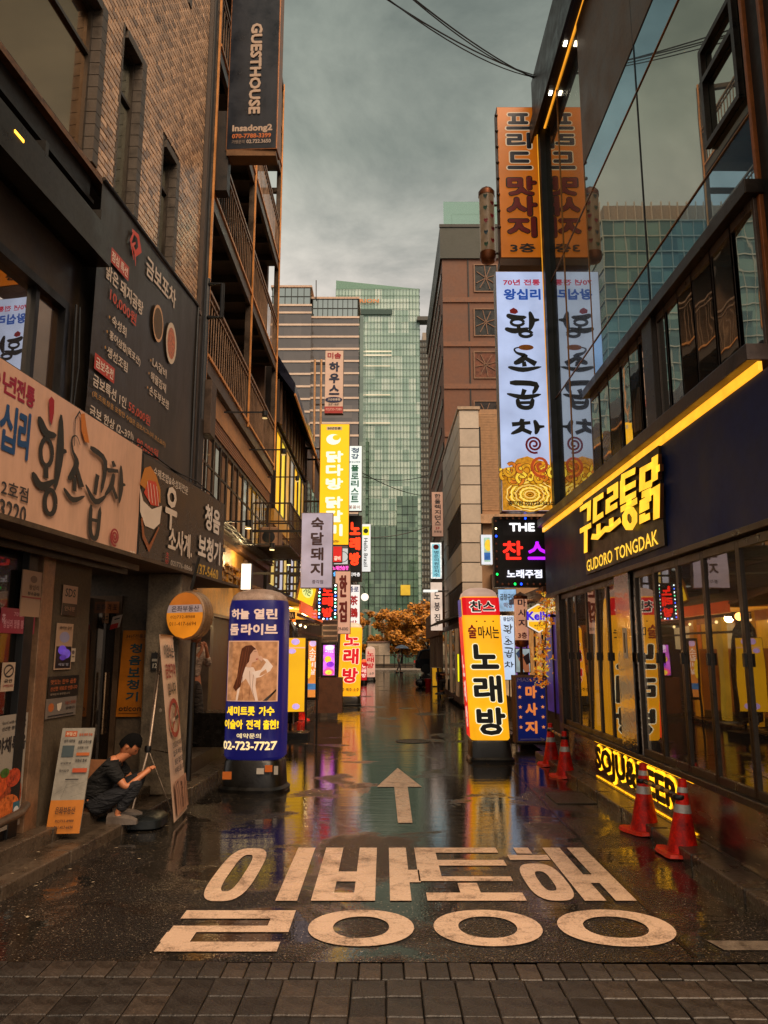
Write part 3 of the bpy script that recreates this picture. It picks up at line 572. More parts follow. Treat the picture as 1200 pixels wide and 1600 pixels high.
(x0, y1) = zf(268, 712); (x1, _y) = zf(643, 570); (_x, y0) = zf(268, 652)
mb = MB(); fit(mb, fs, 'GUDORO', x0, y0, x0 + (x1 - x0) * .43, y1, .035, .02); mb.build('lettering', E('ffc93c', 1.1, .05), ls); mb = MB(); fit(mb, fs, 'TONGDAK', x0 + (x1 - x0) * .47, y0, x1, y1, .035, .02); mb.build('lettering', E('ffc93c', 1.1, .05), ls)
MB().hexa(fs.P(x0 - .01, y1 + .03, .0), fs.U * (x1 - x0 + .03), fs.V * .93, fs.n * .028).build('backing_plate', M('17120e', .4, .3), ls)
# backlit SOJU&BEER letters on the kick plate
fk = FXr(XF, 5.2, 12.0, .1, .56)
def zk(u, v): p = PX(u, v, XF - .03); return (12.0 - p.y) / fk.w, (.56 - p.z) / fk.h
so = thing('backlit_sign', 'dark SOJU&BEER letters with a yellow backlit glow low on the steel plate', 'sign', (XF, 8.8, .12))
xa, xb = zk(931, 1200)[0], zk(1062, 1290)[0]
mb = MB(); fit(mb, fk, 'SOJU&BEER', xa, .12, xb, .88, .02, .07, .012); mb.build('lettering', M('1d120a', .4, .3), so)
mb = MB(); fit(mb, fk, 'SOJU&BEER', xa - .003, .06, xb + .003, .94, .006, .16); mb.build('glow_backing', E('ffb31a', 2.2, .6, 14), so)
mb = MB()
for yv in (.02, .96): mb.hexa(fk.P(xa - .01, yv + .02, .002), fk.U * (xb - xa + .06), fk.V * .03, fk.n * .01)
mb.build('led_strip', E('ffae16', 1.5, .6, 22), so)
# warm LED garland strip lying along the plinth
# ================================================================== SIGNS
def T(t, x0, y0, x1, y1, m, **k): return ('t', t, x0, y0, x1, y1, m, k)
def Rr(x0, y0, x1, y1, m, **k): return ('r', x0, y0, x1, y1, m, k)
def El(cx, cy, rx, ry, m, **k): return ('e', cx, cy, rx, ry, m, k)
BR = {
 '황': [[(.04, .17, .1), (.3, .28, .15), (.64, .25, .07)], 'o.36,.45,.19,.12,.07', [(.38, .56, .08), (.40, .68, .1)], [(-.02, .68, .09), (.28, .77, .14), (.72, .66, .05)], [(.74, .04, .07), (.8, .4, .15), (.72, .76, .06)], [(.8, .38, .13), (1.02, .35, .05)], 'o.6,.88,.18,.11,.08'],
 '소': [[(.62, .14, .02), (.42, .04, .03), (.2, .1, .04), (.26, .26, .06), (.52, .40, .13), (.34, .60, .15), (.16, .70, .09)], [(.5, .46, .1), (.86, .72, .15)], [(.48, .62, .1), (.5, .82, .12)], [(-.02, .84, .08), (.45, .95, .13), (1.03, .83, .05)]],
 '곱': [[(.08, .04, .14), (.86, .1, .13), (.76, .45, .08)], [(.52, .28, .12), (.45, .5, .09)], [(-.02, .44, .06), (.5, .57, .13), (1.02, .46, .06)], [(.3, .62, .1), (.33, .86, .11), (.5, .95, .11), (.7, .9, .11), (.76, .6, .1)], [(.36, .77, .08), (.7, .76, .08)]],
 '창': [[(.28, .0, .09), (.4, .08, .13)], [(.04, .2, .11), (.6, .12, .08)], [(.38, .2, .1), (.3, .42, .13), (.0, .64, .06)], [(.34, .42, .1), (.62, .60, .1)], [(.72, .0, .08), (.8, .35, .14), (.74, .66, .06)], [(.8, .32, .11), (1.02, .29, .05)]],
}
def brush(ch, x0, y0, x1, y1, mat, ws=1.0, **k):
    out = []; w, h = x1 - x0, y1 - y0
    for s in BR[ch]:
        if isinstance(s, str):
            cx, cy, rx, ry, ww = map(float, s[1:].split(',')); out.append([(x0 + w * a, y0 + h * b, c * w * ws) for a, b, c in arc(cx, cy, rx, ry, 0, 360, ww, 18)])
        else:   # soften the stroke: subdivide with a curve
            q = []
            for i in range(len(s) - 1):
                for j in range(4):
                    t = j / 4; p0 = s[max(0, i - 1)]; p1 = s[i]; p2 = s[i + 1]; p3 = s[min(len(s) - 1, i + 2)]
                    q.append(tuple(.5 * (2 * p1[n] + (p2[n] - p0[n]) * t + (2 * p0[n] - 5 * p1[n] + 4 * p2[n] - p3[n]) * t * t + (3 * p1[n] - p0[n] - 3 * p2[n] + p3[n]) * t ** 3) for n in range(3)))
            q.append(s[-1]); q = [(q[0][0] - .02 * (q[1][0] - q[0][0]), q[0][1], q[0][2] * .55)] + q[1:-1] + [(q[-1][0], q[-1][1], .02)] if len(s) > 2 else [(a, b, c) for a, b, c in q]
            out.append([(x0 + w * a, y0 + h * b, max(.004, c) * w * ws) for a, b, c in q])
    return ('s', out, mat, k)
def bulbs(fr, pts, r, mats, root, name='bulb'):
    for i, (x, y) in enumerate(pts): MB().ball(fr.P(x, y, r * .5), r, 8, 5).build(name, mats[i % len(mats)], root, smooth=True)
LW = E('b7c6ea', .78, .22, 1.6); LP = E('e9a077', .55, .12, 1)
# ---- big blue-white lit board
f = FY(780, 425, 860, 798, 13.0); BBW, BBH = f.w, f.h
GUT = E('d99a1c', .8, .35, 16); GUT2 = E('f0c63a', .9, .3, 20); GUTD = P('6a2c0a')
def gopchang(fr_el, y0, y1, cx=.52, w=.46, asp=.2):
    el = [('p', [(0, y1), (0, y0 + .06), (.06, y0 + .035), (.2, y0 + .03), (.3, y0), (.5, y0 - .012), (.7, y0 + .004), (.85, y0 + .01), (1, y0 + .04), (1, y1)], E('c9861a', .75, .45, 22), {'n': 'food_picture'})]
    el.append(El(cx, y1 - .062, .46, .46 * asp * .66, GUTD, n='food_picture'))
    wob = lambda r, w, ph: [(cx + r * math.cos(t * .1745) * (1 + .04 * math.sin(t * 1.9 + ph)), y1 - .062 + r * asp * .64 * math.sin(t * .1745) * (1 + .05 * math.sin(t * 2.3 + ph)), w * (1 + .3 * math.sin(t * 2.7 + ph))) for t in range(37)]
    for i, r in enumerate((.42, .335, .25, .165, .08)):
        el.append(('s', [wob(r, .075, i)], (GUT, GUT2)[i % 2], {'n': 'food_picture'})); el.append(('s', [wob(r + .018, .012, i + 1)], E('fbe08a', .9, .2), {'n': 'food_picture'})); el.append(('s', [wob(r - .02, .012, i + 2)], E('8a3c10', .5, .2), {'n': 'food_picture'}))
    rq = random.Random(5)
    for k in range(26):
        bx_, by_ = rq.uniform(.04, .96), y0 + rq.uniform(.035, .085) ; r_ = rq.uniform(.06, .12); a0 = rq.uniform(0, 360)
        el.append(('s', [arc(bx_, by_, r_, r_ * asp, a0, a0 + 230, .075, 8)], E('7a3410', .45, .2), {'n': 'food_picture'})); el.append(('s', [arc(bx_, by_, r_, r_ * asp, a0, a0 + 230, .052, 8)], (GUT, GUT2, E('d8781c', .8, .3, 9))[k % 3], {'n': 'food_picture'}))
    el.append(('s', [spiral(.72, y0 + .035, .2, 1.6, .05, asp, 24)], E('b8481c', .7, .2, 9), {'n': 'food_picture'}))
    return el
GRN = E('2b2f2c', .35, 0); BRN = P('1d1f1b')
el = [T('70년 전통', .14, .033, .88, .06, E('b01c3c', .7, 0), b=.06), T('왕십리', .14, .075, .88, .124, E('15489e', .75, 0), b=.07),
      brush('황', .16, .17, .82, .285, BRN, 1.25), ('p', [(.26, .182), (.25, .168), (.33, .158), (.4, .167), (.42, .178), (.36, .186)], P('cc1a1a'), {'n': 'printed_leaf'}),
      brush('소', .2, .325, .82, .43, BRN, 1.25), El(.55, .33, .15, .012, P('d8801c'), n='printed_leaf'), brush('곱', .16, .475, .8, .59, BRN, 1.25), brush('창', .2, .635, .84, .725, BRN, 1.25),
      ('s', [spiral(.64, .735, .17, 2.2, .04, .21, 36)], P('c02036'), {'n': 'printed_spiral'})] + gopchang(f, .795, 1.0, asp=.22) + [T('종각점 02)723-3220', .08, .968, .93, .99, INK, b=.06)]
bb = sign('lightbox_sign', 'tall bluish white lit board with brush lettering 황소곱창 and a tripe dish picture', 'sign', f, .26, LW, M('9a8f86', .35, .6), el, brackets=[((2.75, 13.12, 8.0), (3.3, 13.12, 8.0), .05), ((2.75, 13.12, 5.0), (3.3, 13.12, 5.0), .05)])
# ---- orange massage board with heart pole
f = FY(780, 168, 847, 402, 13.1); YO = E('b8610f', .62, .18, 1.6)
NB, CR = P('10203a'), P('8e1414')
def duo(t, x0, y0, x1, y1, m, o, **k):
    k2 = dict(k); k2['b'] = k.get('b', .04) + .045; return [T(t, x0 - .03, y0 - .006, x1 + .03, y1 + .006, o, **k2), T(t, x0, y0, x1, y1, m, **k)]
el = duo('프', .2, .04, .78, .155, NB, E('c8b090', .6, 0), b=.09) + duo('리', .2, .175, .78, .285, NB, E('c8b090', .6, 0), b=.09) + duo('드', .2, .305, .78, .425, NB, E('c8b090', .6, 0), b=.09) + \
     duo('맛', .18, .475, .85, .6, CR, BLACK, b=.08) + duo('사', .16, .605, .85, .735, CR, BLACK, b=.08) + duo('지', .16, .745, .82, .875, CR, BLACK, b=.08) + [T('3층', .2, .915, .78, .975, P('0d1522'), b=.07)]
ms = sign('massage_board_sign', 'tall orange sign board with navy 프리드 and red 맛사지 3층 lettering high above the street', 'sign', f, .3, YO, M('6e4322', .5, .3), el, brackets=[((2.85, 13.25, 9.2), (3.5, 13.25, 9.2), .06), ((2.85, 13.25, 11.2), (3.5, 13.25, 11.2), .06)])
bulbs(f, [(-.03, .06 + i * .107) for i in range(8)], .035, [M('3b2a22', .3, .2)], ms)
MB().box(f.O.x - .03, 13.1, f.O.z - .16, f.O.x + f.w + .03, 13.4, f.O.z - .02).build('sill', M('5a4230', .5, .3), ms)
def heartpole(u0, u1, v0, v1, Y, name, label, lit, txt=None):
    f = FY(u0, v0, u1, v1, Y); c = f.P(.5, 1); r = f.w / 2; h = f.h
    t = thing(name, label, 'sign', c)
    cc = c + V3(0, r, 0)
    MB().lathe([(r * .92, h * .12), (r * .92, h * .88)], cc, 24).build('tube_body', lit, t, smooth=True)
    cap = M('7a431f', .4, .5)
    MB().lathe([(r * .3, -.0), (r * .8, h * .02), (r, h * .06), (r, h * .13), (r * .95, h * .135)], cc, 24).build('bottom_cap', cap, t, smooth=True)
    MB().lathe([(r, h * .865), (r, h * .92), (r * .75, h * .955), (r * .2, h * .985), (r * .12, h)], cc, 24).build('top_cap', cap, t, smooth=True)
    fc = FrC(f.P(.04, .88), f.U * .92, f.V * .76, r * .92, 2.0)
    return t, fc, cc
t, fc, cc = heartpole(750, 776, 284, 405, 13.3, 'heart_pole_sign', 'round glass tube sign with red and green hearts and brown caps beside the orange board', E('7d6348', .45, .35, 6))
hs = lambda cx, cy, s, a: [(cx + s * x, cy + s * y * a) for x, y in ((0, .5), (-.42, .05), (-.45, -.25), (-.25, -.42), (0, -.2), (.25, -.42), (.45, -.25), (.42, .05))]
draw(fc, t, [('p', hs(x, y, .28, .33), m, {'n': 'printed_heart'}) for x, y, m in ((.34, .08, P('0f3a34')), (.32, .28, P('1c4a3a')), (.34, .5, P('8c1c2c')), (.33, .7, P('143a4a')), (.32, .9, P('1c4a2c')), (.78, .2, P('7c2c2c')), (.76, .42, P('8c1c2c')), (.8, .64, P('7a2430')), (.76, .84, P('8c2c2c')))])
[MB().bar(cc + V3(.1, 0, q_), cc + V3(.5, 0, q_), .03).build('bracket', FRAME, t) for q_ in (.2, 1.2)]
# ---- THE 찬스 neon board
f = FY(773, 808, 861, 916, 13.5); VI = E('b01cf0', 1.5, .1, 3)
ns = sign('neon_board_sign', 'black bulb-edged board with violet and red neon 찬스 between white THE and 노래주점', 'sign', f, .22, BLACK, BLACK,
     [Rr(.16, .06, .86, .27, P('1a171c')), T('THE', .27, .09, .72, .21, E('ffffff', 1.3, 0), b=.07, th=.02), T('찬', .14, .35, .5, .62, E('ff2a1c', 1.5, .0), b=.05, th=.02), T('스', .58, .36, .93, .62, VI, b=.05, th=.02),
      Rr(.16, .74, .84, .92, P('17141a')), T('노래주점', .2, .765, .82, .885, E('eef0ff', 1.1, 0), b=.05, th=.02)], frame=.05, fmat=M('2a201b', .4, .5))
pts = [(.03, .06 + i * .11) for i in range(9)] + [(.97, .06 + i * .11) for i in range(9)] + [(.12 + i * .11, .97) for i in range(8)] + [(.12 + i * .11, .02) for i in range(8)]
offb, onb = E('5a2a16', .5, 0), E('1440ff', 5, 0); ong = E('10ff50', 4, 0)
cols = [offb] * 34
for k in (2, 12, 15, 21): cols[k] = onb
for k in (7, 13, 17, 20, 11): cols[k] = ong
cols[1] = E('ffdca0', 4, 0); cols[30] = onb; bulbs(f, pts, .022, cols, ns)
# ---- rounded and square inflatable / air-lit street signs
def airsign(name, label, u0, u1, vt, vb, vg, Y, lean, body, el_fn, dome, pw=3.0, dp=None, side=None, yaw=0, basefrac=1.08, depth=None):
    c = PY((u0 + u1) / 2, vb, Y); w = PY(u1, vb, Y).x - PY(u0, vb, Y).x; zt = PY(600, vt, Y).z; zb = PY(600, vb, Y).z; dep = depth or w * .8
    t = thing(name, label, 'air sign', (c.x, Y + dep / 2, 0)); cc = V3(c.x, Y + dep / 2, 0); H = zt - zb
    prof = [(w / 2 * .9, zb - .01), (w / 2, zb + .03), (w / 2 * 1.0, zb + H * .5), (w / 2 * .985, zt - .22), (w / 2 * .93, zt - .12)]
    sh = Matrix.Translation(cc) @ Matrix([[1, 0, lean, 0], [0, 1, 0, 0], [0, 0, 1, 0], [0, 0, 0, 1]]) @ Matrix.Rotation(math.radians(yaw), 4, 'Z')
    sh = Matrix.Translation(V3(-lean * zb, 0, 0)) @ sh
    def L(prof, nm, mat): return MB().lathe(prof, (0, 0, 0), 40, sy=dep / w, pw=pw).xf(sh).build(nm, mat, t, smooth=True)
    L(prof, 'tube_body', body)
    L([(w / 2 * .932, zt - .125), (w / 2 * .93, zt - .11), (w / 2 * .86, zt - .055), (w / 2 * .7, zt - .01), (w / 2 * .45, zt + .02), (w / 2 * .2, zt + .032), (.01, zt + .035)], 'dome', dome)
    bw = w / 2 * basefrac
    L([(bw * 1.06, 0.0), (bw * 1.08, .04), (bw * .98, .07), (bw * .93, zb - .03), (bw * .86, zb)], 'base', M('14120f', .35, .1, .4, 5, .2))
    Om = sh @ V3(-w / 2 * .97, -dep / 2, zb + .05); U = (sh @ V3(w / 2 * .97, -dep / 2, zb + .05)) - Om; V = (sh @ V3(-w / 2 * .97, -dep / 2, zt - .14)) - Om
    fr = FrC(Om + V3(0, -.008, 0), U, V, dep / 2, pw); el_fn(fr, t); return t, sh, w, dep, zb, zt
# right: yellow karaoke box sign
YEL = E('f5a818', .98, .16, 2.2); REDL = E('d8141c', .9, .1, 3)
def yel_el(fr, t):
    draw(fr, t, [Rr(.0, .0, 1.0, .13, REDL, seg=10)] + duo('찬스', .2, .025, .86, .105, BLACK, E('f4ead8', .9, 0), b=.06) +
         [T('술', .1, .2, .33, .3, P('b8141c'), b=.05), T('마시는', .37, .21, .93, .3, INK, b=.03)] + [El(.35 + .22 * k, .175, .025, .005, P('6a4410')) for k in range(3)] +
         duo('노', .12, .34, .86, .52, P('1d2320'), E('fff2c8', .9, 0), b=.085) + duo('래', .14, .565, .88, .76, P('1d2320'), E('fff2c8', .9, 0), b=.07) + duo('방', .16, .79, .92, .985, P('1d2320'), E('fff2c8', .9, 0), b=.075), .006, .0025)
ys_ = airsign('karaoke_box_sign', 'leaning yellow lit square pillar sign with red band 찬스 and black 노래방 on wet road', 736, 798, 920, 1157, 1192, 12.4, -.052, YEL, yel_el, E('c9a692', .6, .2), pw=9.0, depth=.55)
_, sh, w_, dep, zb, zt = ys_; t = ys_[0]
Om = sh @ V3(-w_ / 2 - .002, dep / 2 * .96, zb + .04); f = Fr(Om, (sh @ V3(-w_ / 2 - .002, -dep / 2 * .96, zb + .04)) - Om, (sh @ V3(-w_ / 2 - .002, dep / 2 * .96, zt - .16)) - Om)
draw(f, t, [Rr(.0, .0, 1, .13, E('20308c', .6, .1)), Rr(0, .13, 1, 1, REDL), T('노래방', .25, .4, .75, .95, E('f4d0c0', .7, 0), v=1, b=.05)], .004)
# left: navy inflatable
BLU = M('1d1f63', .32, 0, .15, 3, .15)
NVY = E('1d1c66', .45, .3, 2.0)
def blu_el(fr, t):
    PK = E('f2c9ae', .55, .0); YL = E('ffd21c', .9, .0)
    pic = E('c98a5a', .45, .55, 14)
    el = [T('하늘', .1, .05, .44, .12, PK, b=.07), T('열린', .52, .05, .92, .12, PK, b=.07), T('돔', .08, .15, .26, .225, PK, b=.07), T('라이브', .3, .15, .93, .225, PK, b=.07),
          Rr(.06, .262, .95, .655, E('e8b08a', .5, 0), seg=10, n='photo_border'), Rr(.075, .268, .935, .65, pic, seg=10, n='photo_print')]
    def pp(pts, m, n): return ('p', [(.075 + .86 * x, .268 + .382 * y) for x, y in pts], m, {'n': n})
    el += [pp([(.2, 1), (.25, .7), (.3, .48), (.42, .42), (.55, .44), (.62, .55), (.6, .75), (.66, 1)], E('e7c0a2', .5, .15, 6), 'printed_blouse'),
           pp([(.52, .52), (.7, .48), (.8, .35), (.72, .28), (.82, .3), (.93, .42), (.88, .5), (.7, .6), (.6, .62)], E('eccaae', .5, .15, 6), 'printed_sleeve'),
           pp([(.42, .1), (.56, .08), (.62, .15), (.66, .25), (.62, .33), (.52, .36), (.5, .44), (.42, .44), (.4, .25)], E('d59c78', .5, 0), 'printed_face'),
           pp([(.3, .12), (.38, .07), (.5, .06), (.6, .13), (.55, .14), (.48, .22), (.46, .34), (.4, .4), (.34, .56), (.3, .76), (.2, .84), (.14, .78), (.22, .6), (.26, .3)], E('5a2c18', .4, .3, 8), 'printed_hair'),
           ('s', [[(.075 + .86 * a_, .268 + .382 * b_, .006) for a_, b_ in q_] for q_ in (((.55, .17), (.58, .165), (.61, .175)), ((.33, .15), (.3, .35), (.24, .6), (.22, .78)), ((.4, .1), (.37, .3), (.32, .5), (.28, .72)), ((.45, .09), (.42, .25), (.4, .4)), ((.34, .6), (.33, .8), (.35, .98)), ((.48, .5), (.5, .75), (.48, .98)), ((.56, .56), (.54, .8), (.6, .98)))], E('8a4a2c', .4, .2, 8), {'n': 'printed_line'}), pp([(.6, .29), (.645, .285), (.63, .31), (.6, .31)], E('a84a3c', .5, 0), 'printed_lips'),
           pp([(.75, .28), (.7, .24), (.64, .25), (.66, .3), (.72, .34)], E('d59c78', .5, 0), 'printed_hand'), pp([(.76, 1), (.95, .85), (1, .8), (1, .84), (.84, 1)], E('2a1a12', .3, 0), 'printed_shape'),
           T('세미트롯', .09, .685, .6, .745, YL, b=.06), T('가수', .67, .685, .92, .745, YL, b=.06), T('이슬아', .05, .77, .4, .83, YL, b=.06), T('전격', .46, .77, .7, .83, YL, b=.06), T('출현!', .75, .77, .98, .83, YL, b=.06),
           T('예약문의', .3, .855, .72, .887, E('ffe9b0', .6, 0), b=.04), T('02-723-7727', .04, .905, .97, .96, E('ffe0a0', .8, 0), b=.07)]
    draw(fr, t, el, .004, .0022)
t = airsign('live_stage_air_sign', 'navy inflatable pillar sign with a woman portrait and yellow 세미트롯 가수 lettering', 345, 441, 922, 1188, 1234, 9.75, -.0, NVY, blu_el, M('a88f80', .4, 0, .3, 6, .2), pw=3.2, yaw=-7, depth=.62, basefrac=1.05)[0]
c0 = LOC[t.name]
for (dx, dz, w, h, m) in ((-.28, .22, .11, .09, 'b8601c'), (.12, .27, .09, .07, 'b8b0a4'), (.31, .28, .05, .1, 'a8a094'), (.22, .3, .09, .08, 'c8641c')):
    z = dz; f = FrC((c0.x + dx - w / 2, c0.y - .325 - .05, z - h / 2), (w, 0, 0), (0, -.0, h), .001); MB().quad(f.P(0, 1), f.P(1, 1), f.P(1, 0), f.P(0, 0)).build('sticker', P(m), t)
# far: yellow karaoke pillar, pale pillar, small red one
def y2(fr, t): draw(fr, t, sum([duo(c, .18, a, .9, b, E('cc1420', .9, 0), E('fff0d0', .8, 0), b=.08) for c, a, b in (('노', .06, .27), ('래', .31, .55), ('방', .6, .83))], []) + [T('양주·맥주·소주', .03, .9, .98, .955, INK, b=.03)], .008, .004)
airsign('karaoke_pillar_sign', 'yellow lit pillar sign with red 노래방 letters standing mid-alley on the left', 527, 562, 974, 1088, 1104, 24.7, .035, E('f6a51a', 1.05, .12, 2), y2, E('d8c0a0', .7, .1), pw=4)
def y3(fr, t): draw(fr, t, [T('노래방', .12, .05, .9, .72, E('c8202a', .8, 0), v=1, b=.06), T('소주', .4, .86, .9, .95, INK)], .01, .006)
airsign('karaoke_pillar_sign', 'small pale pink pillar sign with red letters far down the alley', 571, 586, 1011, 1058, 1063, 45, 0, E('e3a98e', .8, .1), y3, E('e3b99e', .7, .1), pw=4)
airsign('karaoke_pillar_sign', 'short red round pillar sign beside the far pale one', 564, 573, 1031, 1063, 1069, 41, 0, E('c41c24', .8, .3, 9), lambda fr, t: draw(fr, t, [T('노래방', .1, .1, .9, .9, E('ffe0d0', .9, 0), v=1)], .01), E('ff6a3a', .9, .2), pw=2.2)
# ---- blue massage lightbox on the ground
f = FYt(805, 1056, 856, 1160, 14.0, -6); OR = E('d97a3a', .85, .1)
el = [T('MASSAGE', .08, .03, .94, .09, P('8a8fae'), b=.02), T('마', .32, .15, .68, .34, OR, b=.09), T('사', .3, .41, .68, .6, OR, b=.09), T('지', .28, .68, .66, .87, OR, b=.09),
      ('s', [[(.12, .95, .015), (.6, .95, .015), (.86, .955, .015)], [(.74, .93, .02), (.87, .955, .02), (.74, .98, .02)]], P('b8b0a0'), {'n': 'printed_arrow'})]
star = lambda cx, cy, r, a: [(cx + (r if k % 2 == 0 else r * .42) * math.sin(k * math.pi / 5), cy - (r if k % 2 == 0 else r * .42) * a * math.cos(k * math.pi / 5)) for k in range(10)]
for k in range(5): el += [('p', star(.14, .17 + .15 * k, .065, .47), E('e08a4a', .8, .1), {'n': 'printed_star'}), ('p', star(.84, .17 + .15 * k, .065, .47), E('e08a4a', .8, .1), {'n': 'printed_star'})]
s = sign('massage_stand_sign', 'navy lightbox on the pavement with orange 마사지 and two columns of stars', 'sign', f, .2, E('101c5c', .55, .25, 2), RUST, el, frame=.03, fmat=M('7a6a58', .5, .5))
MB().box(f.P(.5, 1).x - .28, 14.02, .08, f.P(.5, 1).x + .28, 14.25, f.O.z - .02).build('base', BLACK, s)
# ---- Kelly beer badge
f = FY(824, 943, 859, 989, 13.6); hexp = [(.5, 0), (1, .22), (1, .78), (.5, 1), (0, .78), (0, .22)]; c = f.P(.5, 1)
t = thing('beer_badge_sign', 'yellow hexagon beer badge with violet Kelly script on a bracket', 'sign', c)
MB().prism([f.P(x, y, 0) for x, y in hexp], -f.n * .16).build('casing', M('8f8a80', .4, .3), t)
draw(f, t, [('p', hexp, E('e8e4da', .8, 0), {'n': 'border'}), ('p', [(.5 + (x - .5) * .9, .5 + (y - .5) * .9) for x, y in hexp], E('f2b31c', .95, .1), {'n': 'face'}), Rr(.0, .3, 1.0, .62, E('f7e6c0', .7, 0)), T('Kelly', -.03, .27, 1.03, .66, E('3a1ce0', .8, 0), b=.07), T('BEER', .3, .72, .7, .78, INK)], .004)
MB().bar(c + V3(.2, .1, .3), c + V3(.55, .1, .3), .04).build('bracket', FRAME, t)
# ---- tube sign 마사지 3층
t, fc, cc = heartpole(805, 827, 924, 1012, 14.4, 'massage_tube_sign', 'round tube sign with violet 마사지 3층 letters under a dark cap below the neon board', E('d89a78', .6, .2, 3))
draw(fc, t, [T('마', .2, .02, .85, .2, P('3a1c5a'), b=.05), T('사', .2, .26, .85, .44, P('3a1c5a'), b=.05), T('지', .2, .5, .85, .68, P('3a1c5a'), b=.05), T('3층', .15, .8, .85, .95, P('7c1420'), b=.05)], .004)
MB().tube([cc + V3(0, .1, -1.6), cc + V3(0, .1, 0)], .03, 8).build('pole', FRAME, t)
# ---- small gopchang lightbox and slanted banner behind the yellow pillar
f = FY(783, 962, 804, 1062, 16.5)
sign('lightbox_sign', 'low narrow bluish white board with brush lettering half hidden behind the yellow pillar', 'sign', f, .2, E('b4c8e4', .95, .15, 3), STEEL, [T('왕십리', .2, .02, .95, .09, P('15479a'), b=.05), brush('황', .2, .12, .9, .28, BRN), brush('소', .2, .32, .9, .46, BRN), brush('곱', .2, .5, .9, .66, BRN), brush('창', .2, .72, .9, .86, BRN)])
f = FYt(779, 921, 806, 955, 17, 10); sign('menu_banner_sign', 'pale blue slanted menu panel with dark squiggles below the neon board', 'sign', f, .1, E('8fb4d8', .8, .4, 5), STEEL, [T('곱창구이', .1, .2, .9, .5, INK), T('막창', .3, .6, .8, .85, P('8a2a3a'))])
# ---- narrow wall signs down the right side
def wallsign(name, label, u0, v0, u1, v1, Y, face, el, **k): return sign(name, label, 'sign', FY(u0, v0, u1, v1, Y), .2, face, M('6d5f54', .5, .2), el, d0=.01, step=.006, **k)
WR = E('c99a80', .42, .1)
wallsign('wall_sign', 'narrow beige upright sign with black 한울 렉지던스 lettering on the brown building', 675, 769, 692, 838, 33, WR, [T('한울렉지던스', .25, .03, .8, .76, INK, v=1, b=.04), T('3F', .3, .79, .7, .85, RED), T('현흥빌', .15, .87, .85, .92, INK)])
s = wallsign('wall_sign', 'narrow pale blue upright sign rimmed with white bulbs on the brown building', 673, 848, 690, 904, 32, E('8fd4e0', .75, .1), [El(.5, .12, .26, .07, P('a8202c')), T('병은의원안치수', .3, .22, .72, .95, P('2a5a8a'), v=1, b=.02)], frame=.06, fmat=E('f2f0e8', .9, .5, 25))
wallsign('wall_sign', 'upright cream and violet lit sign reading 노봉집 lowest on the brown building', 673, 910, 691, 985, 31, E('e8cdb8', .85, .35, 1.5), [T('노', .3, .2, .8, .35, INK, b=.03), T('봉', .3, .42, .8, .6, P('3a1c4a'), b=.03), T('집', .3, .66, .8, .82, INK, b=.03), T('1F', .35, .87, .65, .92, INK)])
f = Fr((2.62, 30.5, 3.1), (0, -6.2, 0), (0, 0, 1.05)); sign('shop_board_sign', 'white and yellow shop board over the awning on the beige building', 'sign', f, .2, E('e8d8b8', .85, .3, 1.2), STEEL, [Rr(0, .75, 1, 1, E('f2c21c', .9, 0)), T('닭도리탕', .3, .15, .6, .7, P('4a5a9a')), T('뱅기', .66, .12, .95, .7, P('6a2a6a'), b=.04)], d0=.01)
wallsign('parking_sign', 'bright yellow panel with a circled P standing at the beige building', 715, 1022, 735, 1065, 24.5, E('f2e81c', .95, .05), [('s', [arc(.6, .34, .36, .22, 0, 360, .06, 24)], INK, {}), T('P', .5, .24, .75, .45, INK, b=.05), T('한성', .2, .75, .7, .88, INK)])
f = FY(702, 1077, 722, 1090, 30); sign('no_parking_sign', 'low orange 주차장 board standing on the pavement by the beige building', 'sign', f, .06, P('b8773a'), FRAME, [T('주차장', .08, .15, .95, .85, INK, b=.05)], frame=.04, fmat=BLACK, d0=.01)
f = FY(752, 836, 770, 882, 17.5); sign('frame_sign', 'white framed small picture board beside the neon board', 'sign', f, .15, E('a8c4a8', .8, .5, 6), P('e0e0e0'), [El(.6, .35, .3, .2, E('f0c43a', .9, .3, 9)), Rr(.2, .6, .9, .85, E('3a6ab0', .7, .4, 9))], frame=.06, fmat=E('e8ecf4', .8, 0), d0=.01)
# ---- LEFT: hanging guesthouse board
f = FYt(361, -120, 436, 232, 11.35, 3)
s = sign('guesthouse_sign', 'tall dark navy hanging board with sideways GUESTHOUSE and Insadong2 lettering', 'sign', f, .3, M('0d1422', .35, .1, .3, 2, .05), M('8a5a3a', .4, .6, .3, 4), [], grow=.02)
tf = Fr(f.P(.42, .463, 0), f.V * -.395, f.U * .24)     # reads downwards
draw(tf, s, [T('GUESTHOUSE', 0, 0, 1, 1, P('b9a08c'), b=.09, th=.015)], .006)
draw(f, s, [T('Insadong2', .1, .90, .92, .935, P('b9a08c'), b=.07), T('070-7788-3399', .1, .938, .9, .957, P('c0662a'), b=.07), T('가맹문의', .1, .964, .36, .98, P('7a6a60'), b=.04), T('02.722.3650', .4, .964, .9, .98, P('a8968a'), b=.07)], .006)
MB().box(f.O.x - .62, 11.4, 9.1, f.O.x + .02, 11.62, 10.55).build('support_box', M('241a12', .5, .3, .5, 5, .2), s)
MB().box(f.O.x - .0, 11.36, f.O.z - .12, f.O.x + f.w, 11.62, f.O.z - .02).build('bottom_trim', M('6a4a2c', .45, .5), s)
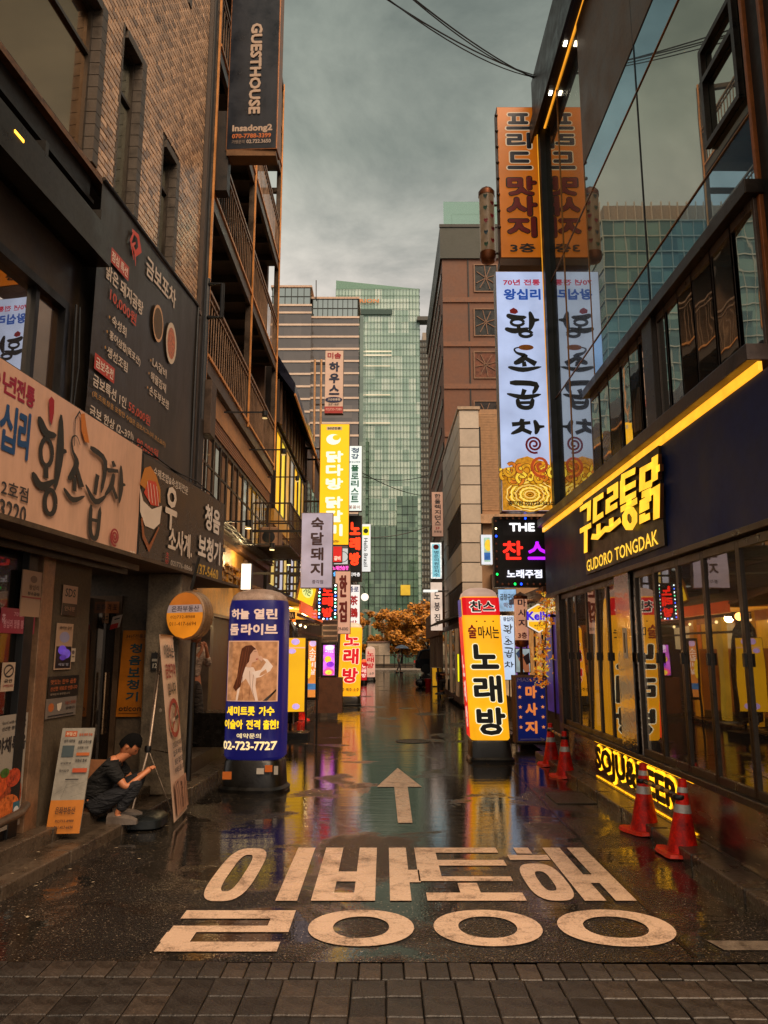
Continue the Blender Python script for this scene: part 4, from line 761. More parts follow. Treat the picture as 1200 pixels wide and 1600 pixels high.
# ---- cream board, black sushi board
f = FL(-2.65, 5.25, 8.12, 2.64, 3.86)
CRM = M('c79b80', .38, 0, .12, 2.2, .03, (1, 1, .3))
def cy(u, v): p = PLn(u, v, -2.64); return (p.y - 5.25) / (8.12 - 5.25), (3.86 - p.z) / 1.22
def box4(u0, v0, u1, v1, vv0=None): a = cy(u0, v0); b = cy(u1, v1); return a[0], a[1], b[0], b[1]
X = lambda u: cy(u, 780)[0]
el = [T('70년', .0, .06, .155, .2, P('8c1c34'), b=.05), T('전통', X(11), .055, X(42), .2, P('8c1c34'), b=.06), T('왕십', .0, .25, X(17), .56, P('12406a'), b=.04), T('리', X(19), .24, X(38), .56, P('12406a'), b=.05),
      T('곱창 2호점', .0, .73, X(43), .83, P('2a2a2c'), b=.03), T('723-3220', .0, .855, X(42), .97, P('2a2a2c'), b=.04),
      brush('황', X(47), .1, X(96), .86, BRN, 1.7, an=1.7), ('p', [(X(62), .08), (X(66), .045), (X(71), .06), (X(72), .15), (X(70), .24), (X(66), .22)], P('8e1420'), {'n': 'printed_leaf'}),
      brush('소', X(97), .2, X(129), .72, BRN, 1.7, an=1.7), ('s', [[(X(108), .3, .004), (X(106), .1, .005), (X(112), .03, .006), (X(117), .06, .006)]], BRN, {'n': 'printed_stalk'}),
      ('p', [(X(114), .04), (X(120), .02), (X(124), .1), (X(131), .22), (X(124), .23), (X(117), .16)], P('b8681c'), {'n': 'printed_leaf'}),
      brush('곱', X(130), .22, X(162), .96, BRN, 1.7, an=1.7), brush('창', X(160), .26, X(191), .74, BRN, 1.6, an=1.7), ('s', [spiral(X(180), .86, .035, 2.4, .011, 2.1, 36)], P('8e1c24'), {'n': 'printed_spiral', 'an': 1.7})]
s = sign('shop_sign', 'long cream board with big black brush lettering 황소곱창 over the shopfront', 'sign', f, .28, CRM, M('3a2f26', .5, .3), el)
f = FL(-2.64, 8.15, 11.15, 2.66, 3.80)
f = Fr((lx(-2.64, 8.15), 8.15, 2.64), (lx(-2.64, 11.15) - lx(-2.64, 8.15), 3.0, 0), (0, 0, 1.18))
def Xb(u): p = PLn(u, 860, -2.63); return (p.y - 8.15) / 3.0
BW = P('d8c6b4')
el = [T('수제초밥&숙성회전문', Xb(234), .06, Xb(290), .15, BW, b=.02), ('p', [(Xb(213), .30), (Xb(219), .13), (Xb(228), .08), (Xb(238), .13), (Xb(246), .25), (Xb(247), .38)], P('b8701c'), {'n': 'printed_sushi'}),
      ('p', [(Xb(220), .36), (Xb(226), .22), (Xb(238), .2), (Xb(244), .3), (Xb(245), .42), (Xb(232), .44)], P('c43a20'), {'n': 'printed_sushi'}), ('s', [[(Xb(224 + 5 * k), .24, .005), (Xb(229 + 5 * k), .42, .005)] for k in range(4)], BW, {'n': 'printed_sushi'}),
      ('p', [(Xb(213), .34), (Xb(219), .44), (Xb(233), .48), (Xb(249), .4), (Xb(247), .58), (Xb(238), .66), (Xb(224), .66), (Xb(215), .55)], BW, {'n': 'printed_cup'}),
      ('s', [[(Xb(218), .6, .015), (Xb(222), .76, .02), (Xb(232), .86, .02), (Xb(246), .62, .008)]], P('8a4a20'), {'n': 'printed_swirl'}),
      T('우', Xb(254), .16, Xb(273), .60, BW, b=.05), T('소사게.', Xb(261), .56, Xb(299), .82, BW, b=.05), T('청음', Xb(317), .12, Xb(341), .42, P('e8dcd0'), b=.06), T('보청기', Xb(308), .50, Xb(343), .78, P('e8dcd0'), b=.06),
      T('2F', Xb(197) + .02, .93, Xb(209), 1.02 - .03, BW, b=.03), T('초밥', Xb(257), .83, Xb(262), .97, P('a82c24'), v=1), T('02)776-8866', Xb(265), .9, Xb(299), .97, P('b0a294'), b=.03), T('737-5460', Xb(305), .84, Xb(340), .97, P('d6a82c'), b=.05)]
sign('shop_sign', 'long charcoal board with sushi drawing, 청음 보청기 and yellow 737-5460', 'sign', f, .3, M('26231f', .28, .1, .3, 1.5, .04), M('1c1916', .5, .3), el)
# ---- black menu banner
f = FL(-2.80, 7.15, 10.1, 3.88, 6.45)
def bn(zx, zy): p = PLn(zx / 3.3333, 400 + zy / 3.3333, -2.795); return (p.y - 7.15) / 2.95, (6.45 - p.z) / 2.57
def bt(t, zx0, zy0, zx1, zy1, m, h=None, **k):   # text between two points of its centre line, in the 3.33x enlargement
    a, b = bn(zx0, zy0), bn(zx1, zy1); yc = (a[1] + b[1]) / 2; hh = h or .04; return T(t, a[0], yc - hh / 2, b[0], yc + hh / 2, m, **k)
PW, PR_, PG = P('cbb8a6'), P('b8452c'), P('b3803a')
el = [bt('금보포차', 765, 45, 918, 230, PW, .1, b=.04), bt('맑은 돼지곰탕', 555, 85, 748, 270, PW, .065, b=.04), bt('10,000원', 575, 205, 712, 330, PR_, .06, b=.04)]
for t_, a in (('숙성회', (585, 335, 660, 395)), ('홍어삼합(목포산)', (572, 410, 732, 555)), ('생선조림', (560, 490, 665, 585)), ('LA갈비', (795, 555, 868, 610)), ('해물잡채', (785, 625, 865, 690)), ('손두부보쌈', (778, 700, 880, 775))): el.append(bt(t_, *a, PW, .045, b=.03))
for zx, zy in ((571, 318), (558, 393), (548, 475), (785, 543), (775, 610), (768, 685)): a = bn(zx, zy); el.append(El(a[0], a[1], .005, .006, PG, n='printed_dot'))
el += [bt('금보특선 1인', 483, 640, 655, 770, PW, .05, b=.03), bt('55,000원', 668, 780, 780, 862, PR_, .05, b=.03), bt('(회,조림,탕을 포함한 수많은 금보시그니처 코스요리)', 478, 715, 860, 985, PG, .028, b=.02), bt('금보 한상 (2~3인)', 465, 800, 692, 955, PW, .05, b=.03), bt('99,000원', 710, 965, 820, 1040, PR_, .05, b=.03), bt('(모둠회+조림 외 2가지 요리를 포함한 한상차림)', 463, 865, 828, 1100, PG, .028, b=.02)]
for zx0, zy0, zx1, zy1, t_ in ((572, 0, 668, 85, '점심 특선'), (488, 545, 592, 625, '금보추천')):
    a, b = bn(zx0, zy0), bn(zx1, zy1); yc = (a[1] + b[1]) / 2; el += [Rr(a[0], yc - .032, b[0], yc + .032, P('a83420')), T(t_, a[0] + .01, yc - .022, b[0] - .01, yc + .022, P('e0cbb8'), b=.03)]
a, b = bn(782, 320), bn(858, 385); cx, cy_ = bn(820, 352); el += [El(cx, cy_, .055, .09, P('c99a70'), n='printed_bowl'), El(cx, cy_, .047, .076, M('5a4220', .5, 0, .5, 40, 0), n='printed_soup')]
cx, cy_ = bn(888, 455); el += [El(cx, cy_, .06, .105, P('cdb8a0'), n='printed_dish'), El(cx, cy_, .045, .08, M('b86a4a', .5, 0, .5, 30, 0), n='printed_meat')]
cx, cy_ = bn(700, -55); dr = lambda x, y: (cx + x * .06, cy_ + y * .06)
el += [('s', [[dr(-.6, -.8) + (.012,), dr(.3, -.9) + (.02,), dr(.7, -.1) + (.026,), dr(.1, .6) + (.02,), dr(-.4, .2) + (.012,), dr(.0, -.2) + (.008,)], [dr(-.3, -.9) + (.01,), dr(-.7, .1) + (.014,), dr(-.1, 1.2) + (.004,)], [dr(.0, .6) + (.012,), dr(.2, 1.5) + (.003,)]], P('c03a24'), {'n': 'printed_fish'})]
s = thing('menu_banner', 'large dark vinyl banner with white and red Korean menu lettering and two dishes', 'banner', f.P(.5, 1))
mb = MB(); nx, ny = 24, 20
for j in range(ny + 1):
    for i in range(nx + 1):
        x, y = i / nx, j / ny; mb.v.append(f.P(x, y, -.012 + .008 * math.sin(9 * x + 5 * y) * (1 if .9 < x or y > .9 else .35)))
for j in range(ny):
    for i in range(nx): a = j * (nx + 1) + i; mb.f.append((a + nx + 1, a + nx + 2, a + 1, a))
mb.build('cloth', M('2b241c', .42, 0, .2, 2, .12, (1, 1, .4)), s, smooth=True)
draw(f, s, el, .0, .0006)
mb = MB(); 
for z in (6.47,): mb.tube([f.P(0, -.008, .0), f.P(1, -.008, .0)], .022, 8)
mb.tube([f.P(1.005, 0, 0), f.P(1.005, 1, 0)], .02, 8); mb.build('edge_rail', BLACK, s, smooth=True)
# ---- round real-estate sign
c = PY(297, 962, 8.85); nrm = V3(-.44, -.9, 0).normalized(); rt = V3(nrm.y, -nrm.x, 0) * -1
t = thing('round_shop_sign', 'round orange and grey lit sign 은좌부동산 hanging below the charcoal board', 'sign', (c.x, c.y, c.z - .28))
mb = MB().lathe([(r_ * .89, z_ * .9) for r_, z_ in ((.29, -.1), (.31, -.08), (.31, -.03), (.295, -.025), (.31, -.02), (.31, .03), (.295, .035), (.31, .04), (.31, .085), (.29, .1))], (0, 0, 0), 32); mb.xf(Matrix.Translation(c) @ nrm.to_track_quat('Z', 'Y').to_matrix().to_4x4()); mb.build('drum', M('9a7a5c', .35, .5), t, smooth=True)
f = Fr(c - rt * .26 - V3(0, 0, .26) + nrm * .09, rt * .52, V3(0, 0, .52))
def chord(y0, y1, n=10):
    L_, R_ = [], []
    for k in range(n + 1): y = y0 + (y1 - y0) * k / n; h = math.sqrt(max(0, .25 - (y - .5) ** 2)); L_.append((.5 - h, y)); R_.append((.5 + h, y))
    return L_ + R_[::-1]
draw(f, t, [('p', chord(0, .27), E('b86414', .55, .3, 4), {'n': 'face'}), ('p', chord(.27, .44), E('a88e86', .5, .1), {'n': 'face'}), ('p', chord(.44, 1), E('d8801c', .62, .25, 4), {'n': 'face'}), T('은좌부동산', .14, .29, .9, .42, P('4a3a40'), b=.02), T('02)732-8988', .12, .50, .8, .58, P('6a3410'), b=.0), T('011-417-6694', .1, .64, .84, .72, P('6a3410'), b=.0)], .003)
MB().tube([c + V3(.0, .0, .3), c + V3(.05, .1, .68)], .02, 6).tube([c + nrm * -.08 + V3(.0, 0, -.3), V3(c.x + .03, c.y + .1, .28)], .035, 8).build('support_pole', BLACK, t)
# ---- silver board
f = FY(471, 802, 519, 918, 16.0)
DW = P('4a3030')
s = sign('pork_restaurant_sign', 'brushed silver upright board with vertical engraved 숙달돼지 letters', 'sign', f, .16, E('b4a6b2', .62, .35, 1.6), M('7a7074', .3, .8), [T('숙달돼지', .3, .04, .72, .86, DW, v=1, b=.05), T('종각점', .36, .9, .72, .95, DW, b=.03)], brackets=[((-2.8, 16.1, 4.2), (-1.7, 16.1, 4.2), .05), ((-2.8, 16.1, 3.3), (-1.7, 16.1, 3.3), .05)])
# ---- the stack of hanging signs further down on the left
def hang(name, label, u0, v0, u1, v1, Y, face, el, dep=.25, side=None, **k):
    f = FY(u0, v0, u1, v1, Y); s = sign(name, label, 'sign', f, dep, face, side or M('6b5a4c', .5, .4), el, d0=.012, step=.006, **k)
    [MB().bar((-2.9, Y + .1, f.P(.5, q_).z), (f.O.x, Y + .1, f.P(.5, q_).z), .06).build('bracket', FRAME, s) for q_ in (.2, .85)]; return s
YE = E('f2b414', 1.0, .06, 1); WT = E('f4ead8', .9, 0)
hang('chicken_restaurant_sign', 'tall bright yellow lit board with white 닭다방 닭갈비 letters', 500, 663, 545, 851, 26, YE, [Rr(.2, .02, .75, .05, P('d8c8a8')), T('30년전통', .25, .024, .7, .045, INK), El(.45, .13, .25, .045, WT, n='printed_chicken'), El(.55, .115, .13, .022, YE, n='printed_chicken'),
     T('닭다방', .2, .22, .8, .56, WT, v=1, b=.07), T('닭갈비', .2, .60, .8, .94, WT, v=1, b=.07), T('3층', .3, .965, .7, .985, INK)])
hang('florist_school_sign', 'white lit board with blue 청강 and green 플로리스트 letters', 543, 697, 565, 798, 27, E('dbe6e0', .92, .05), [T('청강', .25, .02, .8, .21, P('123a6a'), v=1, b=.05), T('평생교육원', .1, .235, .9, .265, P('3a4a5a')), T('플로리스트', .25, .29, .8, .88, P('0f6a4a'), v=1, b=.05), T('꽃꽂이', .1, .92, .9, .975, P('a85a2a'))])
hang('lodging_sign', 'pale pink upright board with red 미솜 and navy 하우스 letters up high', 508, 548, 536, 646, 31, P('d8b8a4'), [T('미솜', .12, .03, .88, .13, P('a01c24'), b=.06), T('하우스', .22, .17, .8, .72, P('101c3a'), v=1, b=.06), El(.5, .785, .48, .045, P('141c44')), T('고급원룸텔', .15, .765, .85, .8, P('d8c8b8')), T('5F-6F', .2, .845, .8, .875, INK, b=.03), Rr(0, .895, 1, 1, P('a8342c')), T('02)733-7380', .06, .92, .94, .97, P('e8a898'))])
NEO = E('ff3a14', 1.5, .05)
hang('karaoke_neon_sign', 'upright black board with large red-orange 노래방 letters', 544, 806, 565, 908, 27.5, BLACK, [T('노래방', .1, .08, .9, .78, NEO, v=1, b=.08), T('지하층', .1, .87, .9, .93, E('ffffff', .8, 0))])
hang('coffee_shop_sign', 'slim white upright board with sideways Hello Brazil and a yellow badge', 564, 819, 579, 893, 30, E('dfe2e0', .85, .05), [Rr(.15, .05, .85, .24, E('e8d81c', .9, 0)), El(.5, .145, .25, .05, P('2a3a1c'))])
f = FY(564, 819, 579, 893, 29.95); draw(Fr(f.P(.3, .3, 0), f.V * -.6, f.U * .4), [o for o in C.objects if o.name.startswith('coffee_shop_sign')][0], [T('Hello Brazil', 0, 0, 1, 1, P('20242a'), b=.03)], .03)
hang('rib_restaurant_sign', 'small red square lit board reading 갈비 under the yellow board', 520, 854, 534, 878, 24, E('c4201c', .9, .2), [T('갈비', .15, .62, .85, .9, E('ffe8d0', .9, 0), b=.03)])
hang('round_logo_sign', 'white lit board with a thin circle partly behind the red square', 522, 857, 545, 886, 28.6, E('d8d8d2', .75, .05), [('s', [arc(.6, .45, .35, .28, 0, 360, .04, 20)], P('4a4a4a'), {})])
hang('led_ticker_sign', 'short coloured LED strip with pink and blue characters', 518, 882, 546, 902, 23.5, P('14121c'), [T('노래연습장', .05, .1, .95, .45, E('ff5ac8', 1.3, .4, 8), b=.04), T('술 안주', .1, .55, .8, .92, E('5ab4ff', 1.3, .4, 8), b=.04)])
s = hang('karaoke_bulb_sign', 'black board with red 노래방 letters ringed by white and blue bulbs', 497, 912, 526, 967, 20, BLACK, [T('노래방', .22, .05, .8, .97, E('ff2a18', 1.4, .05), v=1, b=.08, gap=.1)])
f = FY(497, 912, 526, 967, 19.96); bulbs(f, [(.07, .05 + .1 * i) for i in range(10)] + [(.93, .05 + .1 * i) for i in range(10)] + [(.3, 1.0), (.5, 1.0), (.7, 1.0)], .022, [E('dff4ff', 5, 0), E('3a6aff', 5, 0), E('ffffff', 5, 0), E('6affb0', 4, 0)], s)
hang('inn_sign', 'peach coloured upright board with dark red 한집 brush strokes', 524, 893, 547, 990, 22.5, E('d8a488', .6, .1), [T('한', .25, .06, .8, .42, P('6a1c14'), b=.05), T('집', .25, .48, .8, .82, P('6a1c14'), b=.05), T('739-8382', .1, .9, .9, .95, INK)])
hang('tea_house_sign', 'white upright board with navy 종로 and red Chinese characters 茶鵝', 543, 914, 562, 978, 25.5, E('e4e0dc', .85, .05), [T('종로', .08, .04, .92, .18, P('2a2a7a'), b=.05), T('茶', .15, .26, .85, .5, P('b01c24'), b=.05), T('鵝', .15, .56, .85, .8, P('b01c24'), b=.05), T('방', .2, .86, .8, .98, P('b01c24'))])
# ================================================================== LEFT: tiled building
tb = thing('tiled_building', 'salmon tiled building with dark shopfront and heavy steel canopy beam', 'building', (lx(-2.95, 8), 8, 0))
def T4(name, mat, mb, **k): return mb.build(name, mat, tb, **k)
AW = -2.98
def slab(a0, a1, Y0, Y1, z0, z1, mb=None):
    mb = mb or MB(); O = V3(lx(a0, Y0), Y0, z0); return mb.hexa(O, V3(KL * (Y1 - Y0), Y1 - Y0, 0), V3(a1 - a0, 0, 0), V3(0, 0, z1 - z0))
wins = [(6.3, 7.30, 6.75, 9.55), (7.95, 8.38, 6.75, 8.85), (9.2, 9.62, 6.75, 8.35), (9.3, 9.75, 10.95, 13.2), (7.4, 7.9, 11.2, 13.3), (5.3, 6.2, 10.6, 13.5)]
wa = PLn(60, 130, AW).y
wins[0] = (5.2, 7.33, 6.72, 8.62); wins[1] = (7.74, 8.38, 6.75, 8.85); wins[2] = (9.02, 9.62, 6.75, 8.35)
def tilemat(c1, c2, c3):
    m, nt = newmat('glazed_tile'); lk = nt.links.new
    o = nd(nt, 'ShaderNodeOutputMaterial'); p = nd(nt, 'ShaderNodeBsdfPrincipled'); lk(p.outputs[0], o.inputs[0]); gm = nd(nt, 'ShaderNodeNewGeometry'); oi = nd(nt, 'ShaderNodeObjectInfo')
    ad = nd(nt, 'ShaderNodeMath', operation='ADD'); lk(gm.outputs['Random Per Island'], ad.inputs[0]); lk(oi.outputs['Random'], ad.inputs[1]); fr_ = nd(nt, 'ShaderNodeMath', operation='FRACT'); lk(ad.outputs[0], fr_.inputs[0])
    r = ramp_node(nt, fr_.outputs[0], [(0, rgb(c1)), (.5, rgb(c2)), (1, rgb(c3))])
    tc = nd(nt, 'ShaderNodeTexCoord'); n = nd(nt, 'ShaderNodeTexNoise'); n.inputs['Scale'].default_value = 14; n.inputs['Detail'].default_value = 6; lk(tc.outputs['Object'], n.inputs['Vector'])
    r2 = ramp_node(nt, n.outputs[0], [(.3, g(.6)), (.7, g(1.15))]); mm = nd(nt, 'ShaderNodeMix', data_type='RGBA', blend_type='MULTIPLY'); mm.inputs[0].default_value = .8; lk(r.outputs[0], mm.inputs[6]); lk(r2.outputs[0], mm.inputs[7]); lk(mm.outputs[2], p.inputs['Base Color'])
    p.inputs['Roughness'].default_value = .26
    b = nd(nt, 'ShaderNodeBump'); b.inputs['Strength'].default_value = .3; b.inputs['Distance'].default_value = .004; lk(n.outputs[0], b.inputs['Height']); lk(b.outputs[0], p.inputs['Normal']); return m
TILE = tilemat('92745a', 'caa27e', '745a46')
# backing wall with openings: strips between windows
def in_win(y0, y1, z0, z1, pad=.0): return any(y0 < w[1] + pad and y1 > w[0] - pad and z0 < w[3] + pad and z1 > w[2] - pad for w in wins)
mb = MB(); ycut = sorted({5.0, 10.55} | {w[0] for w in wins} | {w[1] for w in wins}); zcut = sorted({6.45, 13.6} | {w[2] for w in wins} | {w[3] for w in wins})
for y0, y1 in zip(ycut, ycut[1:]):
    for z0, z1 in zip(zcut, zcut[1:]):
        if not in_win(y0 + .001, y1 - .001, z0 + .001, z1 - .001): slab(AW - .2, AW - .012, y0, y1, z0, z1, mb)
T4('wall', M('2c2019', .8, 0, .3, 5, .2), mb)
# the tiles: running bond, each a piece
TW, TH = .145, .074
tm = MB().hexa((0, 0, 0), (.012, 0, 0), (0, TW - .011, 0), (0, 0, TH - .010)); me = bpy.data.meshes.new('tile')
v = [(0, 0, 0), (0, TW - .011, 0), (0, TW - .011, TH - .01), (0, 0, TH - .01), (.013, .003, .003), (.013, TW - .014, .003), (.013, TW - .014, TH - .013), (.013, .003, TH - .013)]
fcs = [(4, 5, 6, 7), (0, 1, 5, 4), (1, 2, 6, 5), (2, 3, 7, 6), (3, 0, 4, 7)]
me.from_pydata(v, [], fcs); me.materials.append(TILE)
cells = []
for j in range(int((13.5 - 6.56) / TH)):
    z = 6.56 + j * TH; segs = [(5.0, 10.55)]
    for w in wins:
        if z < w[3] and z + TH > w[2]: segs = [q for a_0, b_0 in segs for q in ((a_0, min(b_0, w[0])), (max(a_0, w[1]), b_0)) if q[1] - q[0] > .03]
    y = 4.9 + (TW / 2 if j % 2 else 0)
    while y < 10.56:
        for a_0, b_0 in segs:
            ya, yb = max(y, a_0), min(y + TW, b_0)
            if yb - ya > .03: cells.append((ya, z, yb - ya))
        y += TW
def seen(c):
    d = V3(lx(AW, c[0]), c[0], c[1]) - O_; w_ = d.y * CP + d.z * SP; return 0 < 600 + F * d.x / w_ < 1200 and 800 - F * (d.z * CP - d.y * SP) / w_ > -5
vis = sorted([c for c in cells if seen(c) and abs(c[2] - TW) < 1e-4], key=lambda c: (c[0] - .8 * 0, c[1])); vis.sort(key=lambda c: math.hypot(c[0], c[1] - 1.7))
near = set(vis[:290]); rot = math.atan(KL); rotm = Matrix.Rotation(-rot, 4, 'Z')
stuffm = MB(); base = LOC[tb.name]
for c in cells:
    y, z, w_ = c; p = V3(lx(AW - .012, y), y, z) + V3(R.uniform(-.002, .002), 0, 0)
    if c in near:
        o = bpy.data.objects.new('tile', me); C.objects.link(o); o.parent = tb; o.location = p - base; o.rotation_euler = (0, R.uniform(-.015, .015), -rot + R.uniform(-.012, .012))
    else:
        r_ = rotm @ Matrix.Rotation(R.uniform(-.012, .012), 4, 'Z'); k_s = (w_ - .011) / (TW - .011); stuffm.add([p + (r_ @ Vector((q[0], q[1] * k_s, q[2]))) for q in v], fcs)
T4('tiles', TILE, stuffm, kind='stuff')
# windows of the tiled wall: dark reveals of square tiles, frame, sash, pane
REV = M('4a4036', .5, 0, .35, 8, .2); WF = M('3c332a', .4, .3, .3, 5)
GL = GLASS('1b1d16', .34, .003, 0, (.5, .52, .42, 1), .02, 1.0); GL0 = GLASS('3a2410', .45, .003, 0, (.46, .29, .15, 1), .02, 1.0)
for i, (y0, y1, z0, z1) in enumerate(wins):
    o = slab(AW - .17, AW - .13, y0 + .03, y1 - .12, z0 + .06, z1 - .1).build('window', GL if i else GL0, tb)
    mb = MB()
    n = max(1, int((z1 - z0) / .14))
    for k in range(n):
        zz = z0 + (z1 - z0) * k / n; hh = (z1 - z0) / n - .008
        slab(AW - .15, AW + .012, y1 - .11, y1 + .005, zz, zz + hh, mb); slab(AW - .15, AW + .008, y0 - .005, y0 + .02, zz, zz + hh, mb)
    n = max(1, int((y1 - y0 - .2) / .14))
    for k in range(n):
        yy_ = y0 + .1 + (y1 - y0 - .22) * k / n; slab(AW - .15, AW + .012, yy_, yy_ + (y1 - y0 - .22) / n - .008, z1 - .1, z1, mb)
    mb.build('reveal_tiles', REV, o)
    mb = MB(); w = .04
    slab(AW - .14, AW - .09, y0 + .03, y0 + .03 + w, z0 + .05, z1 - .1, mb); slab(AW - .14, AW - .09, y1 - .11 - w, y1 - .11, z0 + .05, z1 - .1, mb)
    ztr = z1 - .1 - (z1 - z0) * .3
    for zz in (z0 + .05, ztr, z1 - .14): slab(AW - .145, AW - .095, y0 + .1 + w, y1 - .11 - w, zz, zz + w, mb)
    mb.build('frame', WF, o)
T4('corner_pipe', M('1c1713', .5, .3), MB().tube([(lx(AW, 10.62) + .02, 10.66, 3.0), (lx(AW, 10.62) + .02, 10.66, 13.6)], .07, 12), smooth=True)
T4('corner_strip', M('3a2b1f', .5), slab(AW - .2, AW + .06, 10.56, 10.7, 2.4, 13.6))
# dark mouldings and the steel channel
CH = M('3a3631', .35, .6, .35, 2.5, .08)
mb = MB(); slab(AW - .15, AW + .10, 4.9, 10.5, 6.5, 6.56, mb); T4('coping', RUST, mb)
mb = MB(); slab(AW - .15, AW + .03, 4.9, 7.18, 6.24, 6.5, mb); slab(AW - .15, AW + .08, 4.9, 7.18, 6.2, 6.24, mb); slab(AW - .15, AW + .05, 4.9, 7.18, 6.02, 6.05, mb); T4('cornice', M('17120e', .5, .2), mb)
T4('lintel_panel', M('241d16', .5, .1, .3, 3), slab(AW - .2, AW, 4.9, 10.5, 5.1, 6.2))
mb = MB(); slab(AW + .12, AW + .3, 4.9, 7.15, 5.5, 5.54, mb); slab(AW + .27, AW + .3, 4.9, 7.15, 5.54, 5.86, mb); slab(AW + .0, AW + .27, 4.9, 7.15, 5.54, 5.57, mb); slab(AW + .0, AW + .3, 7.15, 7.17, 5.5, 5.86, mb); T4('steel_channel', CH, mb)
for y in (5.9, 6.95): T4('angle_bracket', CH, slab(AW, AW + .28, y, y + .05, 5.86, 6.0))
T4('channel_lamp', E('ffb030', 5, 0), slab(AW + .301, AW + .305, 5.42, 5.55, 5.72, 5.745))
# upper shop window below the channel (reflects the boards opposite)
T4('panel', M('33281d', .5, .15, .35, 2.5, .1), slab(AW - .1, AW + .04, 4.9, 7.12, 4.98, 5.5))
T4('panel', M('2c231a', .5, .15, .35, 2.5, .1), slab(AW - .1, AW + .04, 6.92, 7.12, 3.7, 4.98))
wf = MB(); slab(AW - .05, AW + .06, 4.9, 6.9, 4.9, 4.98, wf); slab(AW - .05, AW + .06, 6.84, 6.92, 3.7, 4.9, wf); slab(AW - .05, AW + .02, 6.40, 6.46, 3.7, 4.9, wf)
GU = GLASS('2a1c10', .62, .0012, 0, (.92, .85, .76, 1), .01, .8)
MB().hexa((lx(AW - .03, 4.9) - .022, 4.9, 3.7), (-.01, 0, 0), V3(lx(AW - .03, 6.43) - lx(AW - .03, 4.9) + .028, 1.53, 0), (0, 0, 1.2)).build('window', GU, tb); wo = slab(AW - .03, AW - .01, 6.43, 6.86, 3.7, 4.9).build('window', GLASS('3a2412', .16, .002, .3, (.6, .4, .25, 1), .02, 1.0, .4), tb); wf.build('frame', BLACK, wo)
T4('cable_conduit', BLACK, MB().tube([(lx(AW + .09, 6.97), 6.97, 5.0), (lx(AW + .1, 6.96), 6.96, 4.6), (lx(AW + .09, 7.0), 7.0, 4.2), (lx(AW + .1, 6.98), 6.98, 3.8)], .014, 6).tube([(lx(AW + .1, 7.02), 7.02, 5.0), (lx(AW + .12, 7.04), 7.04, 4.4), (lx(AW + .1, 7.02), 7.02, 3.85)], .01, 6), smooth=True)
T4('wall_behind_signs', M('241c14', .6), slab(AW - .3, AW + .0, 4.9, 11.1, 2.7, 3.68)); T4('wall_behind_signs', M('241c14', .6), slab(AW - .3, AW + .0, 6.95, 11.1, 3.68, 5.1)); T4('wall_behind_signs', M('241c14', .6), slab(AW - .3, AW - .06, 4.9, 6.95, 3.68, 5.1))
# soffit under the signs and the shopfront below
mb = MB(); slab(-3.6, -2.40, 4.9, 8.3, 2.60, 2.64, mb); slab(-3.9, -2.40, 8.3, 11.2, 2.60, 2.635, mb); T4('soffit', M('4a3a2a', .6, .1, .5, 3, .3), mb)
T4('soffit_trim', M('5a4a3a', .4, .5), slab(-2.68, -2.64, 4.9, 8.2, 2.54, 2.6)); T4('soffit_trim', M('2a221a', .4, .5), slab(-2.80, -2.76, 4.9, 8.2, 2.5, 2.6))
SW = -2.95
T4('steel_post', M('8a6a50', .4, .5, .3, 4), slab(SW - .06, SW + .05, 6.78, 6.98, .2, 2.6), bevel=.005)
T4('steel_post', BLACK, slab(SW - .06, SW + .04, 6.56, 6.7, .2, 2.6), bevel=.004)
T4('pillar', M('4c4132', .6, 0, .4, 4, .25), slab(SW - .75, SW + .02, 7.0, 7.75, .2, 2.6))
go = slab(SW - .04, SW - .02, 4.9, 6.56, .25, 2.6).build('shop_window', GLASS('120e0a', .07, .002, .4, (.6, .5, .42, 1), .015, .9, .3), tb)
mb = MB(); slab(SW - .05, SW + .02, 4.9, 6.56, .2, .3, mb); slab(SW - .05, SW + .01, 4.9, 6.56, 1.95, 2.0, mb); mb.build('frame', BLACK, go)
mb = MB(); slab(-4.6, -4.5, 4.9, 7.0, .2, 2.6, mb); T4('interior_wall', M('1c140d', .8), mb)
T4('drain_pipe', M('5a4a3c', .4, .4), MB().tube([(lx(SW + .18, 5.2), 5.2, .34), (lx(SW + .17, 6.5), 6.5, .42), (lx(SW + .1, 6.7), 6.7, .44)], .035, 10), smooth=True)
# recessed doorway wall facing the camera, at Y 9.3
YB = 9.3
f = FY(128, 900, 186, 1290, YB); 
T4('recess_wall', M('5a4b39', .6, 0, .45, 4, .3), MB().box(-4.2, YB, .2, -2.42, YB + .12, 2.62))
mb = MB(); 
for x0, x1 in ((-3.62, -3.56), (-3.2, -3.14)): mb.box(x0, YB - .05, .2, x1, YB, 2.35)
mb.box(-3.56, YB - .05, 2.25, -3.2, YB, 2.35)
T4('door_frame', M('5c4632', .45, .4), mb)
do = MB().box(-3.56, YB - .03, .2, -3.2, YB - .015, 2.25).build('door', GLASS('1a140e', .2, .002, 0, (.8, .7, .6, 1)), tb); MB().tube([(-3.27, YB - .08, .75), (-3.27, YB - .08, 1.45)], .014, 8).build('handle', M('a88a6a', .25, .9), do, smooth=True)
do = slab(-3.45, -3.43, 7.76, 9.2, .2, 2.3).build('door', GLASS('15100b', .2, .002, 0, (.8, .7, .6, 1)), tb); MB().tube([(lx(-3.38, 8.0), 8.0, .7), (lx(-3.38, 8.0), 8.0, 1.5)], .014, 8).build('handle', M('a88a6a', .25, .9), do, smooth=True)
